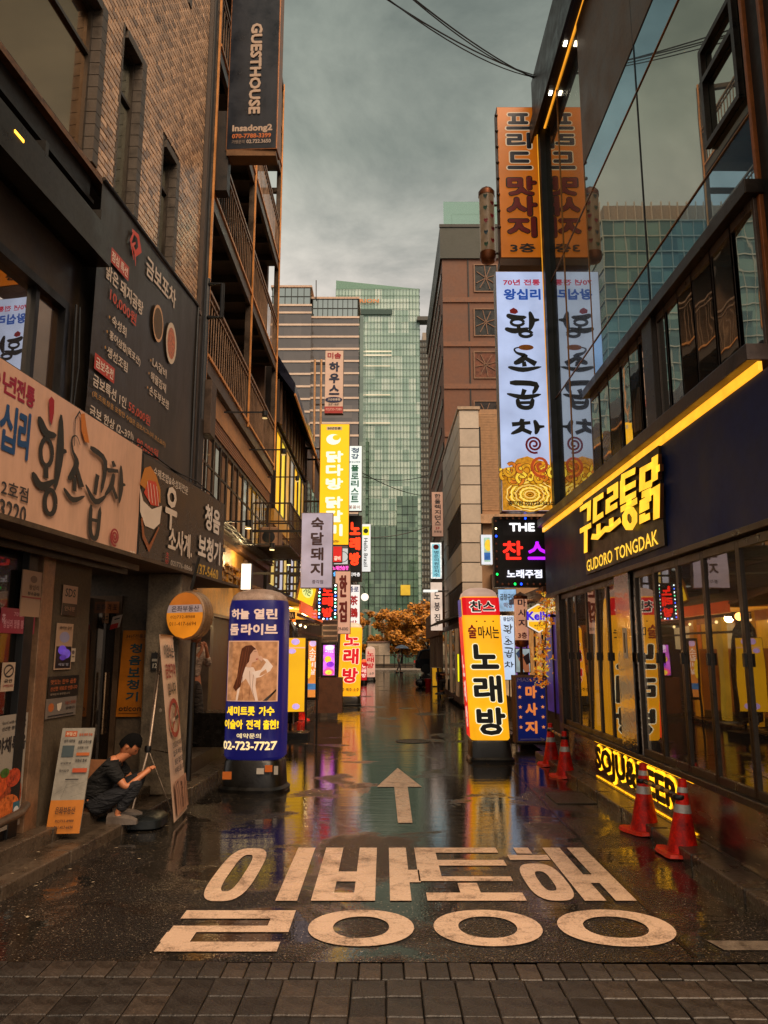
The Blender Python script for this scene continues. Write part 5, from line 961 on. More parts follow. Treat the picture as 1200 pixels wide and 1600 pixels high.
# concrete pillar in the middle
T4('concrete_pillar', M('756753', .65, 0, .45, 5, .5), MB().box(-2.78, 9.05, .1, -2.38, 9.6, 2.6), bevel=.02)
T4('skirting', M('4a4236', .6), MB().box(-3.2, YB - .02, .2, -2.78, YB, .35))
mb = MB()
for k in range(9): mb.ball((-2.5 + R.uniform(-.08, .1), 9.045, .9 + k * .13), R.uniform(.008, .02), 6, 4, (1, .25, 1.2))
T4('peeled_paint', P('b8a690'), mb)
def notice(name, label, cat, fr, mat, el, th=.004, step=.0012):
    t = thing(name, label, cat, fr.P(.5, 1)); MB().hexa(fr.P(0, 1, 0), fr.U, fr.V, fr.n * th).build('sheet', mat, t); draw(fr, t, el, th + .001, step); return t
f = FY(185, 985, 231, 1120, YB - .03); f = Fr(f.P(.0, 1), f.U * .94 , f.V + V3(.03, 0, 0)); TE = P('173c44')
notice('hearing_aid_sign', 'narrow orange wall board with dark 청음보청기 letters and oticon at its foot', 'sign', f, M('b4680f', .4, 0, .15, 3, .02), [T('34년전통의', .12, .045, .88, .095, P('4a2a10'), b=.03), Rr(.08, .11, .92, .113, INK), T('청음보청기', .3, .14, .74, .84, TE, v=1, b=.05, gap=.2), T('oticon', .08, .875, .88, .935, P('3a2410'), b=.05), Rr(.1, .955, .8, .962, P('5a3410'))])
A = SW + .03
def cyl(u0, v0, u1, v1, a=A):
    p, q = PLn(u0, (v0 + v1) / 2, a), PLn(u1, (v0 + v1) / 2, a); z0 = PLn((u0 + u1) / 2, v1, a).z; z1 = PLn((u0 + u1) / 2, v0, a).z
    return Fr((lx(a, p.y), p.y, z0), (lx(a, q.y) - lx(a, p.y), q.y - p.y, 0), (0, 0, z1 - z0))
CP_ = P('b08a70')
notice('poster', 'small cream and black poster with SBS style letters SDS on the shop pillar', 'poster', cyl(97, 915, 120, 962), CP_, [T('SDS', .15, .1, .85, .38, INK, b=.04), Rr(0, .6, 1, 1, P('1c1a1a')), T('안내문', .15, .7, .85, .85, P('9a7a60'))])
notice('poster', 'poster with pale top and violet flower picture on the shop pillar', 'poster', cyl(86, 974, 112, 1046), P('a88a72'), [El(.5, .3, .3, .12, P('8a88a8')), Rr(.05, .5, .95, .97, P('17131c')), El(.4, .58, .25, .1, E('6a4ac8', .35, .5, 20)), El(.65, .66, .25, .1, E('7a5ad0', .3, .5, 20)), El(.45, .74, .2, .06, E('5a3aa8', .3, .5, 20)), T('라이브 공연', .15, .06, .85, .14, INK), T('매일 밤', .2, .86, .8, .92, P('9a9aa8'))])
notice('notice', 'tiny white tag stuck beside the violet poster', 'notice', cyl(110, 1013, 117, 1034), P('b8a48e'), [El(.5, .3, .3, .15, P('5a4a4a')), Rr(.2, .6, .8, .66, INK)])
notice('poster', 'wide black notice with orange handwriting on the shop pillar', 'poster', cyl(75, 1056, 122, 1089), P('1c1815'), [T('맛있는 한우 곱창', .06, .15, .9, .38, P('a85a34')), T('신선한 재료로 만듭니다', .06, .48, .95, .68, P('a85a34')), T('예약문의 환영합니다', .06, .78, .7, .88, P('8a7a6a'))])
notice('poster', 'wide grey notice with two small white cartoon cups on the shop pillar', 'poster', cyl(71, 1090, 118, 1120), P('6a6058'), [El(.16, .45, .09, .22, P('a85a2c')), ('p', [(.34, .3), (.5, .25), (.48, .55), (.42, .7), (.36, .6)], P('c8b8a4')), T('오늘도 화이팅', .6, .2, .96, .4, P('8a4434')), T('감사합니다', .64, .5, .94, .64, INK), Rr(.06, .85, .9, .9, INK)])
A = SW + .025
notice('notice', 'cream paper with red stripe and brush mark taped on the dark shop window', 'notice', cyl(32, 892, 66, 964), P('a88468'), [El(.5, .18, .16, .08, P('6a4a3a')), T('왕십리', .3, .3, .75, .42, P('5a3a2a')), T('황소곱창', .25, .46, .8, .54, INK), Rr(.0, .57, 1, .6, P('8c1c1c'))], .01)
notice('shop_banner', 'magenta strip banner with white script on the dark shop window', 'banner', cyl(0, 951, 54, 990), P('8a2038'), [T('왕십리 정통 황소곱창', .08, .45, .92, .8, P('c88a94')), T('70년', .35, .12, .6, .32, P('c88a94')), T('花', .02, .25, .12, .6, P('d0a0a8'))])
notice('notice', 'small white no smoking notice on the dark shop window', 'notice', cyl(2, 1035, 22, 1080), P('a8927c'), [('s', [arc(.5, .3, .36, .2, 0, 360, .08, 20), [(.25, .42, .07), (.75, .18, .07)]], P('2a2422')), T('금연', .2, .58, .8, .7, INK, b=.04), T('구역입니다', .1, .76, .9, .86, P('8a2020'))])
f = cyl(-22, 1118, 36, 1297)
FM = M('8e3a1c', .5, 0, .6, 22, 0)
notice('food_poster', 'grey poster of spicy red stir fried food with big brush script on the shop window', 'poster', f, P('8a8074'), [T('food with freshness', .3, .05, .95, .08, P('3a3430')), T('신선한 생야채 곱창', .3, .1, .95, .135, INK), T('야채볶음', .2, .19, .98, .33, INK, b=.05), El(.5, .72, .47, .24, FM, n='food_picture'), El(.3, .6, .25, .1, M('b8481c', .5, 0, .6, 26, 0), n='food_picture'), El(.7, .56, .2, .08, M('a83a1c', .5, 0, .6, 30, 0), n='food_picture'), El(.6, .8, .3, .1, M('c0602a', .5, 0, .6, 25, 0), n='food_picture'), El(.45, .5, .12, .04, M('3a5a1c', .5, 0, .5, 30, 0), n='food_picture'), Rr(.74, .78, .92, .93, P('2a5a6a')), El(.83, .85, .07, .03, P('c8c8c8'))])
f = FY(130, 940, 186, 958, YB - .06); notice('notice', 'row of small orange price slips hanging over the doorway', 'notice', f, P('a8602c'), [T('메 뉴 판 가 격 표', .05, .2, .95, .8, P('4a2414'), b=.03)])
mb = MB()
for k in range(6): f = FY(129 + k * 7, 958, 135 + k * 7, 970 + (k % 3) * 2, YB - .07); notice('price_slip', 'tiny paper price slip hanging over the dark doorway', 'notice', f, P('9a6a44'), [Rr(.2, .3, .8, .4, INK), Rr(.2, .6, .8, .7, INK)]).__setitem__('group', 'price slips over the doorway')
f = FY(172, 964, 187, 984, YB - .2); notice('notice', 'tilted white and red flyer dangling by the doorway', 'notice', Fr(f.O, f.U + V3(0, 0, .03), f.V + V3(.03, 0, 0)), P('b8a08c'), [Rr(0, .6, .8, 1, P('a8241c')), Rr(.25, .2, .8, .3, INK)])
f = FY(236, 1020, 249, 1047, 9.02); notice('house_number_plate', 'small black pointed house number plate on the concrete pillar', 'plate', f, P('1c1a18'), [('p', [(0, .3), (.5, -.1), (1, .3)], P('1c1a18')), Rr(.12, .35, .88, .5, P('8a8478')), T('12', .25, .6, .75, .88, P('b8b0a0'), b=.05)])
# standing real-estate board
f = FY(80, 1140, 130, 1303, 7.02); f = Fr(f.P(-.04, 1.0), f.U + V3(0, .03, 0), f.V + V3(.035, .12, 0))
notice('real_estate_board', 'worn upright board, white listings above and orange 은좌부동산 foot, propped on the pillar', 'board', f, M('8a8478', .45, 0, .2, 4, .03),
  [Rr(0, .69, 1, 1, P('b0691c')), Rr(.12, .03, .48, .085, P('a84a1c')), T('부동산', .15, .04, .45, .075, P('d8c0a0')), T('월세 매매 전세', .55, .05, .95, .08, P('a84a1c')), Rr(.1, .17, .46, .28, P('3a4648')), T('상가 사무실', .12, .11, .45, .14, INK), T('원룸 오피스텔', .56, .12, .96, .15, INK), T('급매물 다량', .56, .18, .9, .2, INK), Rr(.56, .24, .96, .27, P('a8551c')), T('보증금 월세', .56, .3, .9, .33, INK), T('상담환영', .12, .33, .44, .35, INK), T('즉시입주', .12, .4, .42, .425, INK), Rr(.52, .39, .96, .43, P('a8441c')), Rr(.35, .49, .75, .5, INK),
   ('s', [[(.1, .63, .006), (.35, .58, .006), (.6, .56, .006), (.95, .52, .006)], [(.3, .68, .006), (.42, .54, .006), (.8, .53, .006)], [(.6, .66, .005), (.95, .62, .005)]], P('4a4a40')), T('은좌부동산', .2, .75, .8, .82, P('3a2418'), b=.02), T('02)732-8988', .25, .87, .8, .9, INK), T('011-417-6694', .25, .925, .8, .955, INK)], .02, .0015)
# ================================================================== guesthouse: steel frame with balconies
gh = thing('guesthouse_building', 'steel framed guesthouse with orange edged balconies, railings and a glazed strip below', 'building', (-2.9, 15, 0))
def G(name, mat, mb, **k): return mb.build(name, mat, gh, **k)
GX = -2.77; COR = M('54463a', .42, .4, .4, 3, .12); EDGE_LIT = M('d8904c', .4, .2, .25, 3, .1); RAIL = M('94745a', .4, .4, .3, 4)  # orange light along the steel edges is put in as a separate colour
for y in (11.35, 15.1, 18.9):
    G('post', COR, MB().box(GX - .14, y, 6.2 if y > 12 else 2.6, GX - .02, y + .16, 17.2), bevel=.005); G('post_highlight', EDGE_LIT, MB().box(GX - .02, y - .012, 6.2 if y > 12 else 2.6, GX + .012, y + .03, 17.2))
levels = (6.3, 9.1, 11.9, 14.7)
SOF = M('4e463c', .55, .3, .4, 2, .2)
for i, z in enumerate(levels):
    G('edge_beam', COR, MB().box(GX - .10, 11.51, z - .26, GX - .03, 18.9, z - .02)); G('highlight_trim', EDGE_LIT, MB().box(GX - .10, 11.51, z - .02, GX + .0, 18.9, z + .03))
    G('deck', SOF, MB().box(-4.4, 11.2, z - .1, GX - .1, 19.0, z))
    for k in range(9): G('joist', SOF, MB().box(-4.4, 11.5 + k * .86, z - .26, GX - .1, 11.58 + k * .86, z - .1))
    for (ya, yb) in ((11.55, 15.08), (15.28, 18.88)):
        r = MB().box(GX - .07, ya, z + 1.08, GX - .02, yb, z + 1.13).box(GX - .065, ya, z + .96, GX - .03, yb, z + .99).build('railing', RAIL, gh)
        n = int((yb - ya) / .17)
        if i in (0, 1):
            for k in range(n): y = ya + (k + .5) * (yb - ya) / n; MB().box(GX - .056, y - .007, z + .03, GX - .042, y + .007, z + 1.08).build('baluster', RAIL, r)
        else:
            mb = MB()
            for k in range(n): y = ya + (k + .5) * (yb - ya) / n; mb.box(GX - .06, y - .009, z + .03, GX - .04, y + .009, z + 1.08)
            mb.build('balusters', RAIL, r, kind='stuff')
G('back_wall', M('6a5644', .6, 0, .35, 3, .2), MB().box(-4.6, 11.0, .1, -4.4, 19.2, 17.5))
for z in levels[:3]:
    for y in (12.0, 14.0, 16.2): 
        o = MB().box(-4.4, y, z + .1, -4.36, y + 1.4, z + 2.3).build('window', GLASS('20201c', .5, .004, 0, (.8, .8, .74, 1)), gh)
        MB().box(-4.36, y - .04, z + .1, -4.33, y + .02, z + 2.3).box(-4.36, y + .67, z + .1, -4.33, y + .73, z + 2.3).box(-4.36, y + 1.38, z + .1, -4.33, y + 1.44, z + 2.3).build('frame', M('b0a698', .4, .3), o)
G('end_wall', M('6a4e38', .6, 0, .3, 3), MB().box(-6, 19.0, .1, -3.1, 19.2, 13.0)); G('end_wall', M('4a3626', .6, 0, .3, 3), MB().box(-6, 11.0, 2.6, -3.3, 11.2, 17.4))
G('top_frame', COR, MB().bar((GX - .08, 11.4, 17.1), (GX - .08, 19, 17.1), .14).bar((GX - .08, 19, 17.1), (-4.4, 19, 17.4), .12).bar((GX - .08, 18.98, 14.0), (-4.4, 18.98, 14.0), .12).bar((GX - .08, 18.98, 16.0), (-3.4, 18.98, 16.6), .1).bar((GX - .08, 15.18, 14.1), (-4.4, 15.18, 14.1), .12))
# sloping stair seen behind the second level railing
st = MB(); 
for k in range(10): st.box(-4.2, 12.0 + k * .5, 9.2 + k * .24, -3.3, 12.3 + k * .5, 9.24 + k * .24)
G('stair_treads', SOF, st)
# stucco band and brick strip
STU = M('b07a4c', .6, 0, .3, 2.5, .25)
G('stucco_band', STU, MB().box(-3.2, 11.2, 5.62, -2.88, 19.1, 6.02)); G('wall_core', M('5b4030', .7), MB().box(-3.3, 11.2, .2, -3.1, 19.1, 6.0))
for k in range(5): G('brick_course', M('8a5a3a', .6, 0, .35, 5, .3), MB().box(-3.15, 11.2, 5.36 + k * .052, -2.90, 19.1, 5.402 + k * .052))
G('band_top', M('3a2a20', .5, .3), MB().box(-3.2, 11.2, 6.02, -2.84, 19.1, 6.1))
# strip of tall windows
WFm = M('2a1f18', .4, .4); CUR = [E('d08a54', .55, .5, 1.5), E('c8bca8', .55, .5, 1.5), E('9a6444', .4, .5, 1.5)]  # room light put into the curtains as a glow
ys = [11.7 + i * .56 for i in range(14)]
for i, (a, b) in enumerate(zip(ys, ys[1:])):
    mb = MB().box(-2.96, a, 3.95, -2.922, a + .03, 5.34).box(-2.96, b - .03, 3.95, -2.922, b, 5.34).box(-2.96, a + .03, 3.95, -2.92, b - .03, 4.0).box(-2.96, a + .03, 5.27, -2.92, b - .03, 5.34).box(-2.95, a + .03, 4.72, -2.925, b - .03, 4.76)
    o = mb.build('window_frame', WFm, gh); MB().quad((-2.935, a + .04, 4.0), (-2.935, b - .04, 4.0), (-2.935, b - .04, 5.3), (-2.935, a + .04, 5.3)).build('pane', GLASS('2a1c12', .05, .005, .96, (.95, .88, .8, 1), .02, 1.5, .22), o)
    MB().quad((-3.03, a + .04, 4.0), (-3.03, b - .04, 4.0), (-3.03, b - .04, 5.3), (-3.03, a + .04, 5.3)).build('curtain', CUR[(i * 7 + i // 3) % 3], o)
G('sill_beam', M('3a2c22', .5, .3), MB().box(-3.1, 11.2, 3.78, -2.78, 19.1, 3.94), bevel=.006); G('sill_beam', M('6a4a32', .5, .3), MB().box(-3.1, 11.2, 3.66, -2.86, 19.1, 3.78))
G('junction_box', M('4a382a', .5, .3, .4, 4), MB().box(-3.05, 11.1, 4.9, -2.6, 11.42, 5.75), bevel=.008)
G('downpipe', BLACK, MB().tube([(-2.72, 11.1, 7.3), (-2.5, 11.1, 7.3), (-2.5, 11.1, 6.75), (-2.72, 11.1, 6.75)], .035, 8).tube([(-2.74, 11.12, 2.7), (-2.74, 11.12, 7.4)], .04, 8), smooth=True)
# lower wall: yellow lamplight put into the colour of the nearer stretch
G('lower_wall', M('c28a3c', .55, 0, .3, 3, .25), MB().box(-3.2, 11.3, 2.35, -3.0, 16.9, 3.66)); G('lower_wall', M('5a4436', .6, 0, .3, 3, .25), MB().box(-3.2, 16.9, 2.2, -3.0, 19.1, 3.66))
G('canopy', M('4e3826', .45, .4), MB().box(-3.2, 11.25, 3.3, -2.62, 12.6, 3.36).box(-3.15, 11.3, 3.12, -2.7, 12.5, 3.2))
G('ground_wall', M('3a3028', .4, .1, .3, 3), MB().box(-3.7, 11.0, .1, -3.6, 19.1, 2.4)); G('ground_ceiling', M('6a4a2c', .6), MB().box(-3.7, 11.2, 2.3, -3.0, 19.1, 2.36))
G('ground_pier', M('4a3c30', .5), MB().box(-3.6, 13.2, .1, -2.95, 13.45, 2.3)); G('ground_pier', M('6a4a34', .5), MB().box(-3.6, 16.9, .1, -2.95, 17.2, 2.3))
G('glass_front', GLASS('2a2018', .3, .003, 0, (.8, .74, .68, 1)), MB().box(-3.5, 11.0, .3, -3.48, 13.2, 2.3))
for k, y in enumerate((11.9, 13.2, 14.5, 15.8, 17.1, 18.4)):       # arm lamps and brackets
    l = thing('arm_lamp', ('first', 'second', 'third', 'fourth', 'fifth', 'sixth')[k] + ' black arm spotlight from the camera, reaching out ' + ('above' if k % 2 else 'below') + ' the guesthouse window strip', 'lamp', (-2.84, y, 5.9 if k % 2 else 3.7), 'arm spotlights along the guesthouse')
    z = LOC[l.name].z + .0; MB().bar((-2.86, y, z), (-2.15, y, z + .0), .025).build('arm', BLACK, l); MB().lathe([(.02, .0), (.05, .03), (.05, .12)], (-2.13, y, z - .1), 10).build('lamp_head', BLACK, l, smooth=True); MB().lathe([(.045, 0), (.046, .008)], (-2.13, y, z - .115), 10).build('lens', E('ffd890', 3 if k % 2 == 0 else .6, 0), l)
f = FXl(-2.98, 12.7, 13.15, 2.75, 3.15)
f = FY(377, 881, 392, 921, 13.3); sign('light_box', 'small blank white glowing lightbox on the yellow lit wall', 'sign', f, .12, E('fff0d8', 1.5, .1), BLACK, [])
f = FXl(-2.99, 13.7, 16.2, 2.95, 3.35); t = thing('wall_letter_sign', 'gold metal letters 소금구이 fixed on the yellow lit wall', 'sign', f.P(.5, 1)); draw(f, t, [T('소금구이', 0, 0, 1, 1, M('a87a34', .3, .8), b=.04, th=.05)], .01)
# AC cage with unit
cg = thing('cage_rack', 'dark bar cage rack fixed to the wall holding an air conditioner', 'rack', (-2.45, 17.8, 3.95))
mb = MB()
for y in (16.6, 19.0):
    for z in (3.95, 4.45, 4.9): mb.bar((-2.88, y, z), (-2.06, y, z), .03)
for z in (3.95, 4.45, 4.9): mb.bar((-2.06, 16.6, z), (-2.06, 19.0, z), .03)
mb.build('frame', M('3a2a20', .4, .5), cg)
for k in range(13): y = 16.6 + k * .2; MB().bar((-2.06, y, 3.95), (-2.06, y, 4.9), .02).build('bar', M('4a3426', .4, .5), cg)
for k in range(5): x = -2.88 + k * .19; MB().bar((x, 16.6, 3.95), (x, 16.6, 4.9), .018).build('bar', M('4a3426', .4, .5), cg)
MB().box(-2.88, 16.6, 3.93, -2.06, 19.0, 3.96).build('shelf', M('2a201a', .5, .4), cg)
ac = thing('air_conditioner', 'boxy outdoor air conditioner unit sitting in the wall cage', 'air conditioner', (-2.5, 17.2, 3.97)); MB().box(-2.75, 16.8, 3.97, -2.35, 17.6, 4.4).build('casing', M('a0785a', .5, .1), ac, bevel=.02); MB().lathe([(.14, 0), (.14, .01), (.02, .02)], (0, 0, 0), 16).xf(Matrix.Translation((-2.55, 16.79, 4.18)) @ Matrix.Rotation(math.pi / 2, 4, 'X')).build('fan_grille', BLACK, ac)
# ---- gabled dark house
gb = thing('gabled_building', 'narrow building with dark navy sloping metal roof and yellow lit upper windows', 'building', (-2.9, 23, 0))
def B2(name, mat, mb, **k): return mb.build(name, mat, gb, **k)
B2('roof', M('161a2c', .32, .5, .4, 2, .15), MB().prism([(-3.6, 19.6, 9.75), (-2.95, 19.6, 9.7), (-2.38, 19.6, 8.75), (-2.38, 19.6, 8.45), (-3.0, 19.6, 9.3), (-3.6, 19.6, 9.4)], (0, 7.6, 0)))
B2('roof_edge', EDGE_LIT, MB().box(-2.39, 19.6, 8.40, -2.35, 27.2, 8.46))
B2('wall', M('2c2420', .5, .2, .3, 3), MB().box(-4.6, 19.3, 2.5, -2.95, 27.3, 9.4))
B2('dormer_panel', M('3a2c22', .5, .3, .3, 3, .1, (1, 1, .3)), MB().box(-2.95, 19.7, 7.7, -2.8, 27.2, 8.9))
for k in range(10): B2('batten', M('6a4c34', .5, .3), MB().box(-2.8, 19.9 + k * .75, 7.7, -2.75, 20.0 + k * .75, 8.9))
YW = [E('f2b41c', .95, .2, 2), E('a8a8a0', .5, .3, 2), E('d8a04a', .6, .3, 2), E('e8c83a', .85, .2, 2)]
for k in range(7):
    y = 19.8 + k * 1.05
    o = MB().box(-2.96, y, 5.4, -2.86, y + .07, 7.6).box(-2.96, y + .98, 5.4, -2.86, y + 1.05, 7.6).box(-2.96, y, 5.35, -2.86, y + 1.05, 5.42).box(-2.96, y, 7.55, -2.86, y + 1.05, 7.62).build('window_frame', M('2a1f18', .4, .4), gb)
    MB().box(-2.93, y + .07, 5.42, -2.9, y + .98, 7.55).build('pane', YW[(k * 3) % 4], o)
B2('fascia', M('c08a34', .4, .3, .3, 3), MB().box(-3.0, 19.4, 4.9, -2.82, 27.2, 5.3)); B2('fascia', M('7a5a3c', .5, .2, .3, 3), MB().box(-3.0, 19.4, 4.75, -2.86, 27.2, 4.9))
for k in range(9):
    y = 19.6 + k * .85; o = MB().box(-2.98, y, 3.4, -2.9, y + .06, 4.75).box(-2.98, y + .8, 3.4, -2.9, y + .85, 4.75).build('window_frame', M('4a3426', .4, .4), gb); MB().box(-2.96, y + .06, 3.4, -2.93, y + .8, 4.7).build('pane', (E('e8c86a', .6, .4, 4), GLASS('2a2018', .4, .004, 0), E('d8d8e8', .5, .3, 4))[k % 3], o)
# yellow slanted entrance sign
f = Fr(PY(461, 938, 19), PY(490, 952, 19) - PY(461, 938, 19), PY(470, 900, 19) - PY(461, 938, 19)); sign('entrance_board_sign', 'tilted yellow lit board in a brown surround above the orange awning', 'sign', f, .2, E('f2c21c', .95, .2, 4), RUST, [El(.5, .45, .28, .25, E('d8e08a', .9, .2)), T('가든', .3, .3, .7, .6, P('4a6a2a'))], frame=.05, fmat=GOLD)
# orange awning with bulbs, striped front
aw = thing('shop_awning', 'orange lit shop awning with warm bulbs over yellow posts', 'awning', (-2.5, 18.5, 2.4))
MB().prism([(-3.0, 16.2, 3.15), (-1.75, 16.2, 2.72), (-1.75, 16.2, 2.66), (-3.0, 16.2, 3.08)], (0, 6.4, 0)).build('canopy', M('5a3a26', .5, .1), aw)
MB().box(-1.78, 16.2, 2.5, -1.74, 22.6, 2.74).build('valance', E('e0561c', .8, .3, 2), aw); MB().box(-2.9, 16.3, 2.6, -1.8, 22.5, 2.62).build('lining', E('f0a42c', .9, .4, 1.5), aw)  # lamplight put into valance, lining, posts and slips as a glow
MB().bar((-1.8, 16.25, 2.45), (-1.8, 22.5, 2.45), .06).bar((-1.8, 16.25, 2.1), (-1.8, 22.5, 2.1), .05).build('rail', M('5a3826', .5, .3), aw)
for k in range(5):
    b = thing('festoon_bulb', 'bare warm bulb hanging under the orange awning', 'lamp', (-2.2, 16.5 + k * 1.3, 2.36), 'bulbs under the orange awning'); MB().ball(LOC[b.name], .035, 10, 6).build('bulb', E('ffe0a0', 4, 0), b, smooth=True)
f = FY(439, 956, 461, 967, 16.4); t = thing('beer_sign', 'small dark hanging plate reading TERRA over a shield under the awning', 'sign', f.P(.5, 1)); MB().hexa(f.P(0, 1, -.03), f.U, f.V, f.n * .03).build('plate', P('2a1c14'), t); draw(f, t, [T('TERRA', .08, .15, .92, .85, P('d8b88a'), b=.05), ('p', [(.2, 1.1), (.8, 1.1), (.7, 1.9), (.5, 2.4), (.3, 1.9)], P('2e2018'))], .004)
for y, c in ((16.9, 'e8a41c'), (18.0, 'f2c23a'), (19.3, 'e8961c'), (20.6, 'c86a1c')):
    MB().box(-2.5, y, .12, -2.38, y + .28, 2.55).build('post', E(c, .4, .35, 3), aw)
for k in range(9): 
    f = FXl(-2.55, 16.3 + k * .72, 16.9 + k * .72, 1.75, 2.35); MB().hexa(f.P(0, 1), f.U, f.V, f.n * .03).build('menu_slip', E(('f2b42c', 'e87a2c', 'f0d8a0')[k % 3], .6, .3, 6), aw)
MB().box(-2.9, 16.2, .12, -2.8, 22.6, 2.7).build('shop_wall', E('b8661c', .3, .6, 2.2), aw)  # warm bulb light put into the wall as a glow
# standing banners
f = FYt(444, 997, 476, 1112, 15.6, -8); bnr = sign('standing_banner', 'tall plain yellow standing banner with violet round logos and pink stripe', 'banner', f, .05, E('f2b416', .78, .15, 1.5), RUST, [El(.52, .05, .2, .045, E('c8a8e8', .8, .2, 9)), Rr(.1, .125, 1, .14, E('f0b8a0', .7, 0)), El(.35, .18, .2, .035, E('c8a8e8', .8, .2, 9)), El(.6, .93, .18, .04, E('c8a8e8', .8, .2, 9))], d0=.008)
MB().box(f.P(.5, 1).x - .3, 15.5, .0, f.P(.5, 1).x + .3, 16.0, .12).build('base', BLACK, bnr); MB().tube([f.P(.5, 1, -.1) - V3(0, 0, .25), f.P(.5, 0, -.1)], .02, 8).build('pole', STEEL, bnr)
f = FYt(478, 998, 497, 1093, 17.6, 6); s = sign('framed_menu_stand', 'upright orange menu panel in a black frame under the awning', 'menu stand', f, .06, E('e08a3c', .8, .25, 3), BLACK, [T('소갈비살', .25, .15, .8, .6, E('f4e4d8', .8, 0), v=1), El(.55, .08, .3, .05, E('d8b8e8', .8, .2)), Rr(.1, .74, .9, .84, E('4a7ab0', .7, .3, 9)), El(.25, .5, .2, .16, E('f2c22c', .8, .2, 9))], frame=.05, fmat=BLACK, d0=.008)
MB().bar(f.P(.06, 1, 0), V3(f.P(.06, 1).x, 17.6, .0), .04).bar(f.P(.94, 1, 0), V3(f.P(.94, 1).x, 17.6, .0), .04).build('leg', BLACK, s)
f = FYt(502, 1005, 526, 1058, 20.5, 8); s = sign('led_menu_board', 'magenta and violet glowing LED menu panel standing past the awning', 'menu board', f, .12, E('d86ae8', 1.0, .5, 6), BLACK, [Rr(.02, .02, .12, .98, E('f0d8f0', .9, .2)), El(.55, .12, .3, .07, E('f8e0ff', 1, .3, 12)), T('소주한잔', .25, .07, .8, .28, E('ffe8ff', 1.2, .1)), El(.45, .48, .22, .1, E('f2c23a', 1, .3, 12)), El(.6, .62, .25, .08, E('8a2ad0', 1, .3, 12)), El(.5, .85, .35, .12, E('ff5a9a', 1, .4, 9)), El(.5, .86, .22, .07, E('ffd84a', 1, .4, 12))], frame=.05, fmat=BLACK, d0=.008)
MB().box(f.P(.5, 1).x - .35, 20.4, .12, f.P(.5, 1).x + .35, 20.9, f.O.z - .01).build('base', M('5a3a28', .5), s)
f = FY(504, 960, 528, 1002, 21.5); t = thing('notice_board', 'grey board covered in rows of small dark marks above the violet menu', 'board', f.P(.5, 1)); MB().hexa(f.P(0, 1, -.05), f.U, f.V, f.n * .05).build('panel', M('8a7468', .5), t)
mb = MB()
for i in range(4):
    for j in range(5): q = f.P(.14 + i * .23, .1 + j * .2, .004); s_ = .05; mb.quad(q - V3(s_, 0, s_), q + V3(s_, 0, -s_), q + V3(s_, 0, s_), q + V3(-s_, 0, s_))
mb.build('lettering', P('3a2c2a'), t)
# dark closed parasol
um = thing('closed_parasol', 'dark wet parasol folded and wrapped, standing behind the navy pillar', 'parasol', PZ(453, 1150, 0))
c = LOC[um.name]; pr = [(.03, .25), (.16, .3), (.17, .8), (.2, 1.4), (.17, 1.9), (.14, 2.15), (.03, 2.3)]
mb = MB().lathe(pr, c, 16); 
for i, q in enumerate(mb.v): a = (i % 16); q.x += (.025 if a % 2 else -.02) * math.cos(a * math.pi / 8) - (q.z * .02); q.y += (.025 if a % 2 else -.02) * math.sin(a * math.pi / 8)
mb.build('cloth', M('2a221c', .25, .1, .5, 6, .3), um, smooth=True); MB().lathe([(.26, 0), (.27, .05), (.08, .1), (.03, .12), (.03, .4)], c, 16).build('base', BLACK, um, smooth=True)
# left side buildings beyond
def block(name, label, x0, x1, y0, y1, z1, mat, winmat, fl=3.0, z0=0, gap=1.6, sides='R', grp=None):
    t = thing(name, label, 'building', ((x0 + x1) / 2, y0, 0), grp); MB().box(x0, y0, z0, x1, y1, z1).build('wall', mat, t)
    xs = x1 if sides == 'R' else x0; sg = 1 if sides == 'R' else -1; n = 0
    z = z0 + fl
    while z + 1.5 < z1 and n < 60:
        y = y0 + .6
        while y + gap * .7 < y1 and n < 60: MB().box(min(xs, xs + sg * .04), y, z + .6, max(xs, xs + sg * .04), y + gap * .65, z + 2.0).build('window', winmat, t); y += gap; n += 1
        z += fl
    MB().box(x0 - .1, y0 - .1, z1, x1 + .1, y1 + .1, z1 + .25).build('parapet', mat, t); return t
block('brown_building', 'low brown shop building behind the hanging signs further along the left side', -9, -2.9, 27.5, 36, 9.5, M('5a4434', .6, 0, .3, 1), GLASS('2a2824', .4, .003, 0))
block('brown_building', 'taller grey-brown building at the far left end of the alley', -9, -2.6, 36.2, 48, 9.0, M('6a5a4c', .6, 0, .3, 1), GLASS('2a2824', .4, .003, 0))
block('brown_building', 'small tan building closing the left side before the crossing street', -8, -2.2, 48.2, 58, 6.2, M('7a6552', .6, 0, .3, 1), GLASS('2a2824', .4, .003, 0))
# twin thin poles on the roof
for u in (491, 501): p = PY(u, 690, 28); q = PY(u + 1, 562, 28); MB().tube([V3(p.x, 28, 7.5), (q.x, 28, q.z)], .045, 8).build('roof_pole', M('b0845a', .4, .5), None, loc=(p.x, 28, 7.5), smooth=True, label='thin upright steel pole on the roof, ' + ('nearer the dark sloping roof' if u == 491 else 'nearer the pale pink lodging sign'), cat='pole')

for (x, y, z, w) in ((-2.72, 13.2, 3.5, 20), (-2.7, 15.2, 3.5, 18), (-2.1, 17.0, 2.4, 26), (-2.1, 20.5, 2.4, 26), (2.7, 15.4, 2.6, 16), (2.7, 19, 2.6, 16)):  # arm lamps, awning bulbs, and added warm fill at the right shop
    ll = bpy.data.lights.new('lamp_and_fill_light', 'POINT'); lo = bpy.data.objects.new('lamp_and_fill_light', ll); C.objects.link(lo); lo.location = (x, y, z); ll.energy = w; ll.color = (1, .72, .34); ll.shadow_soft_size = .08
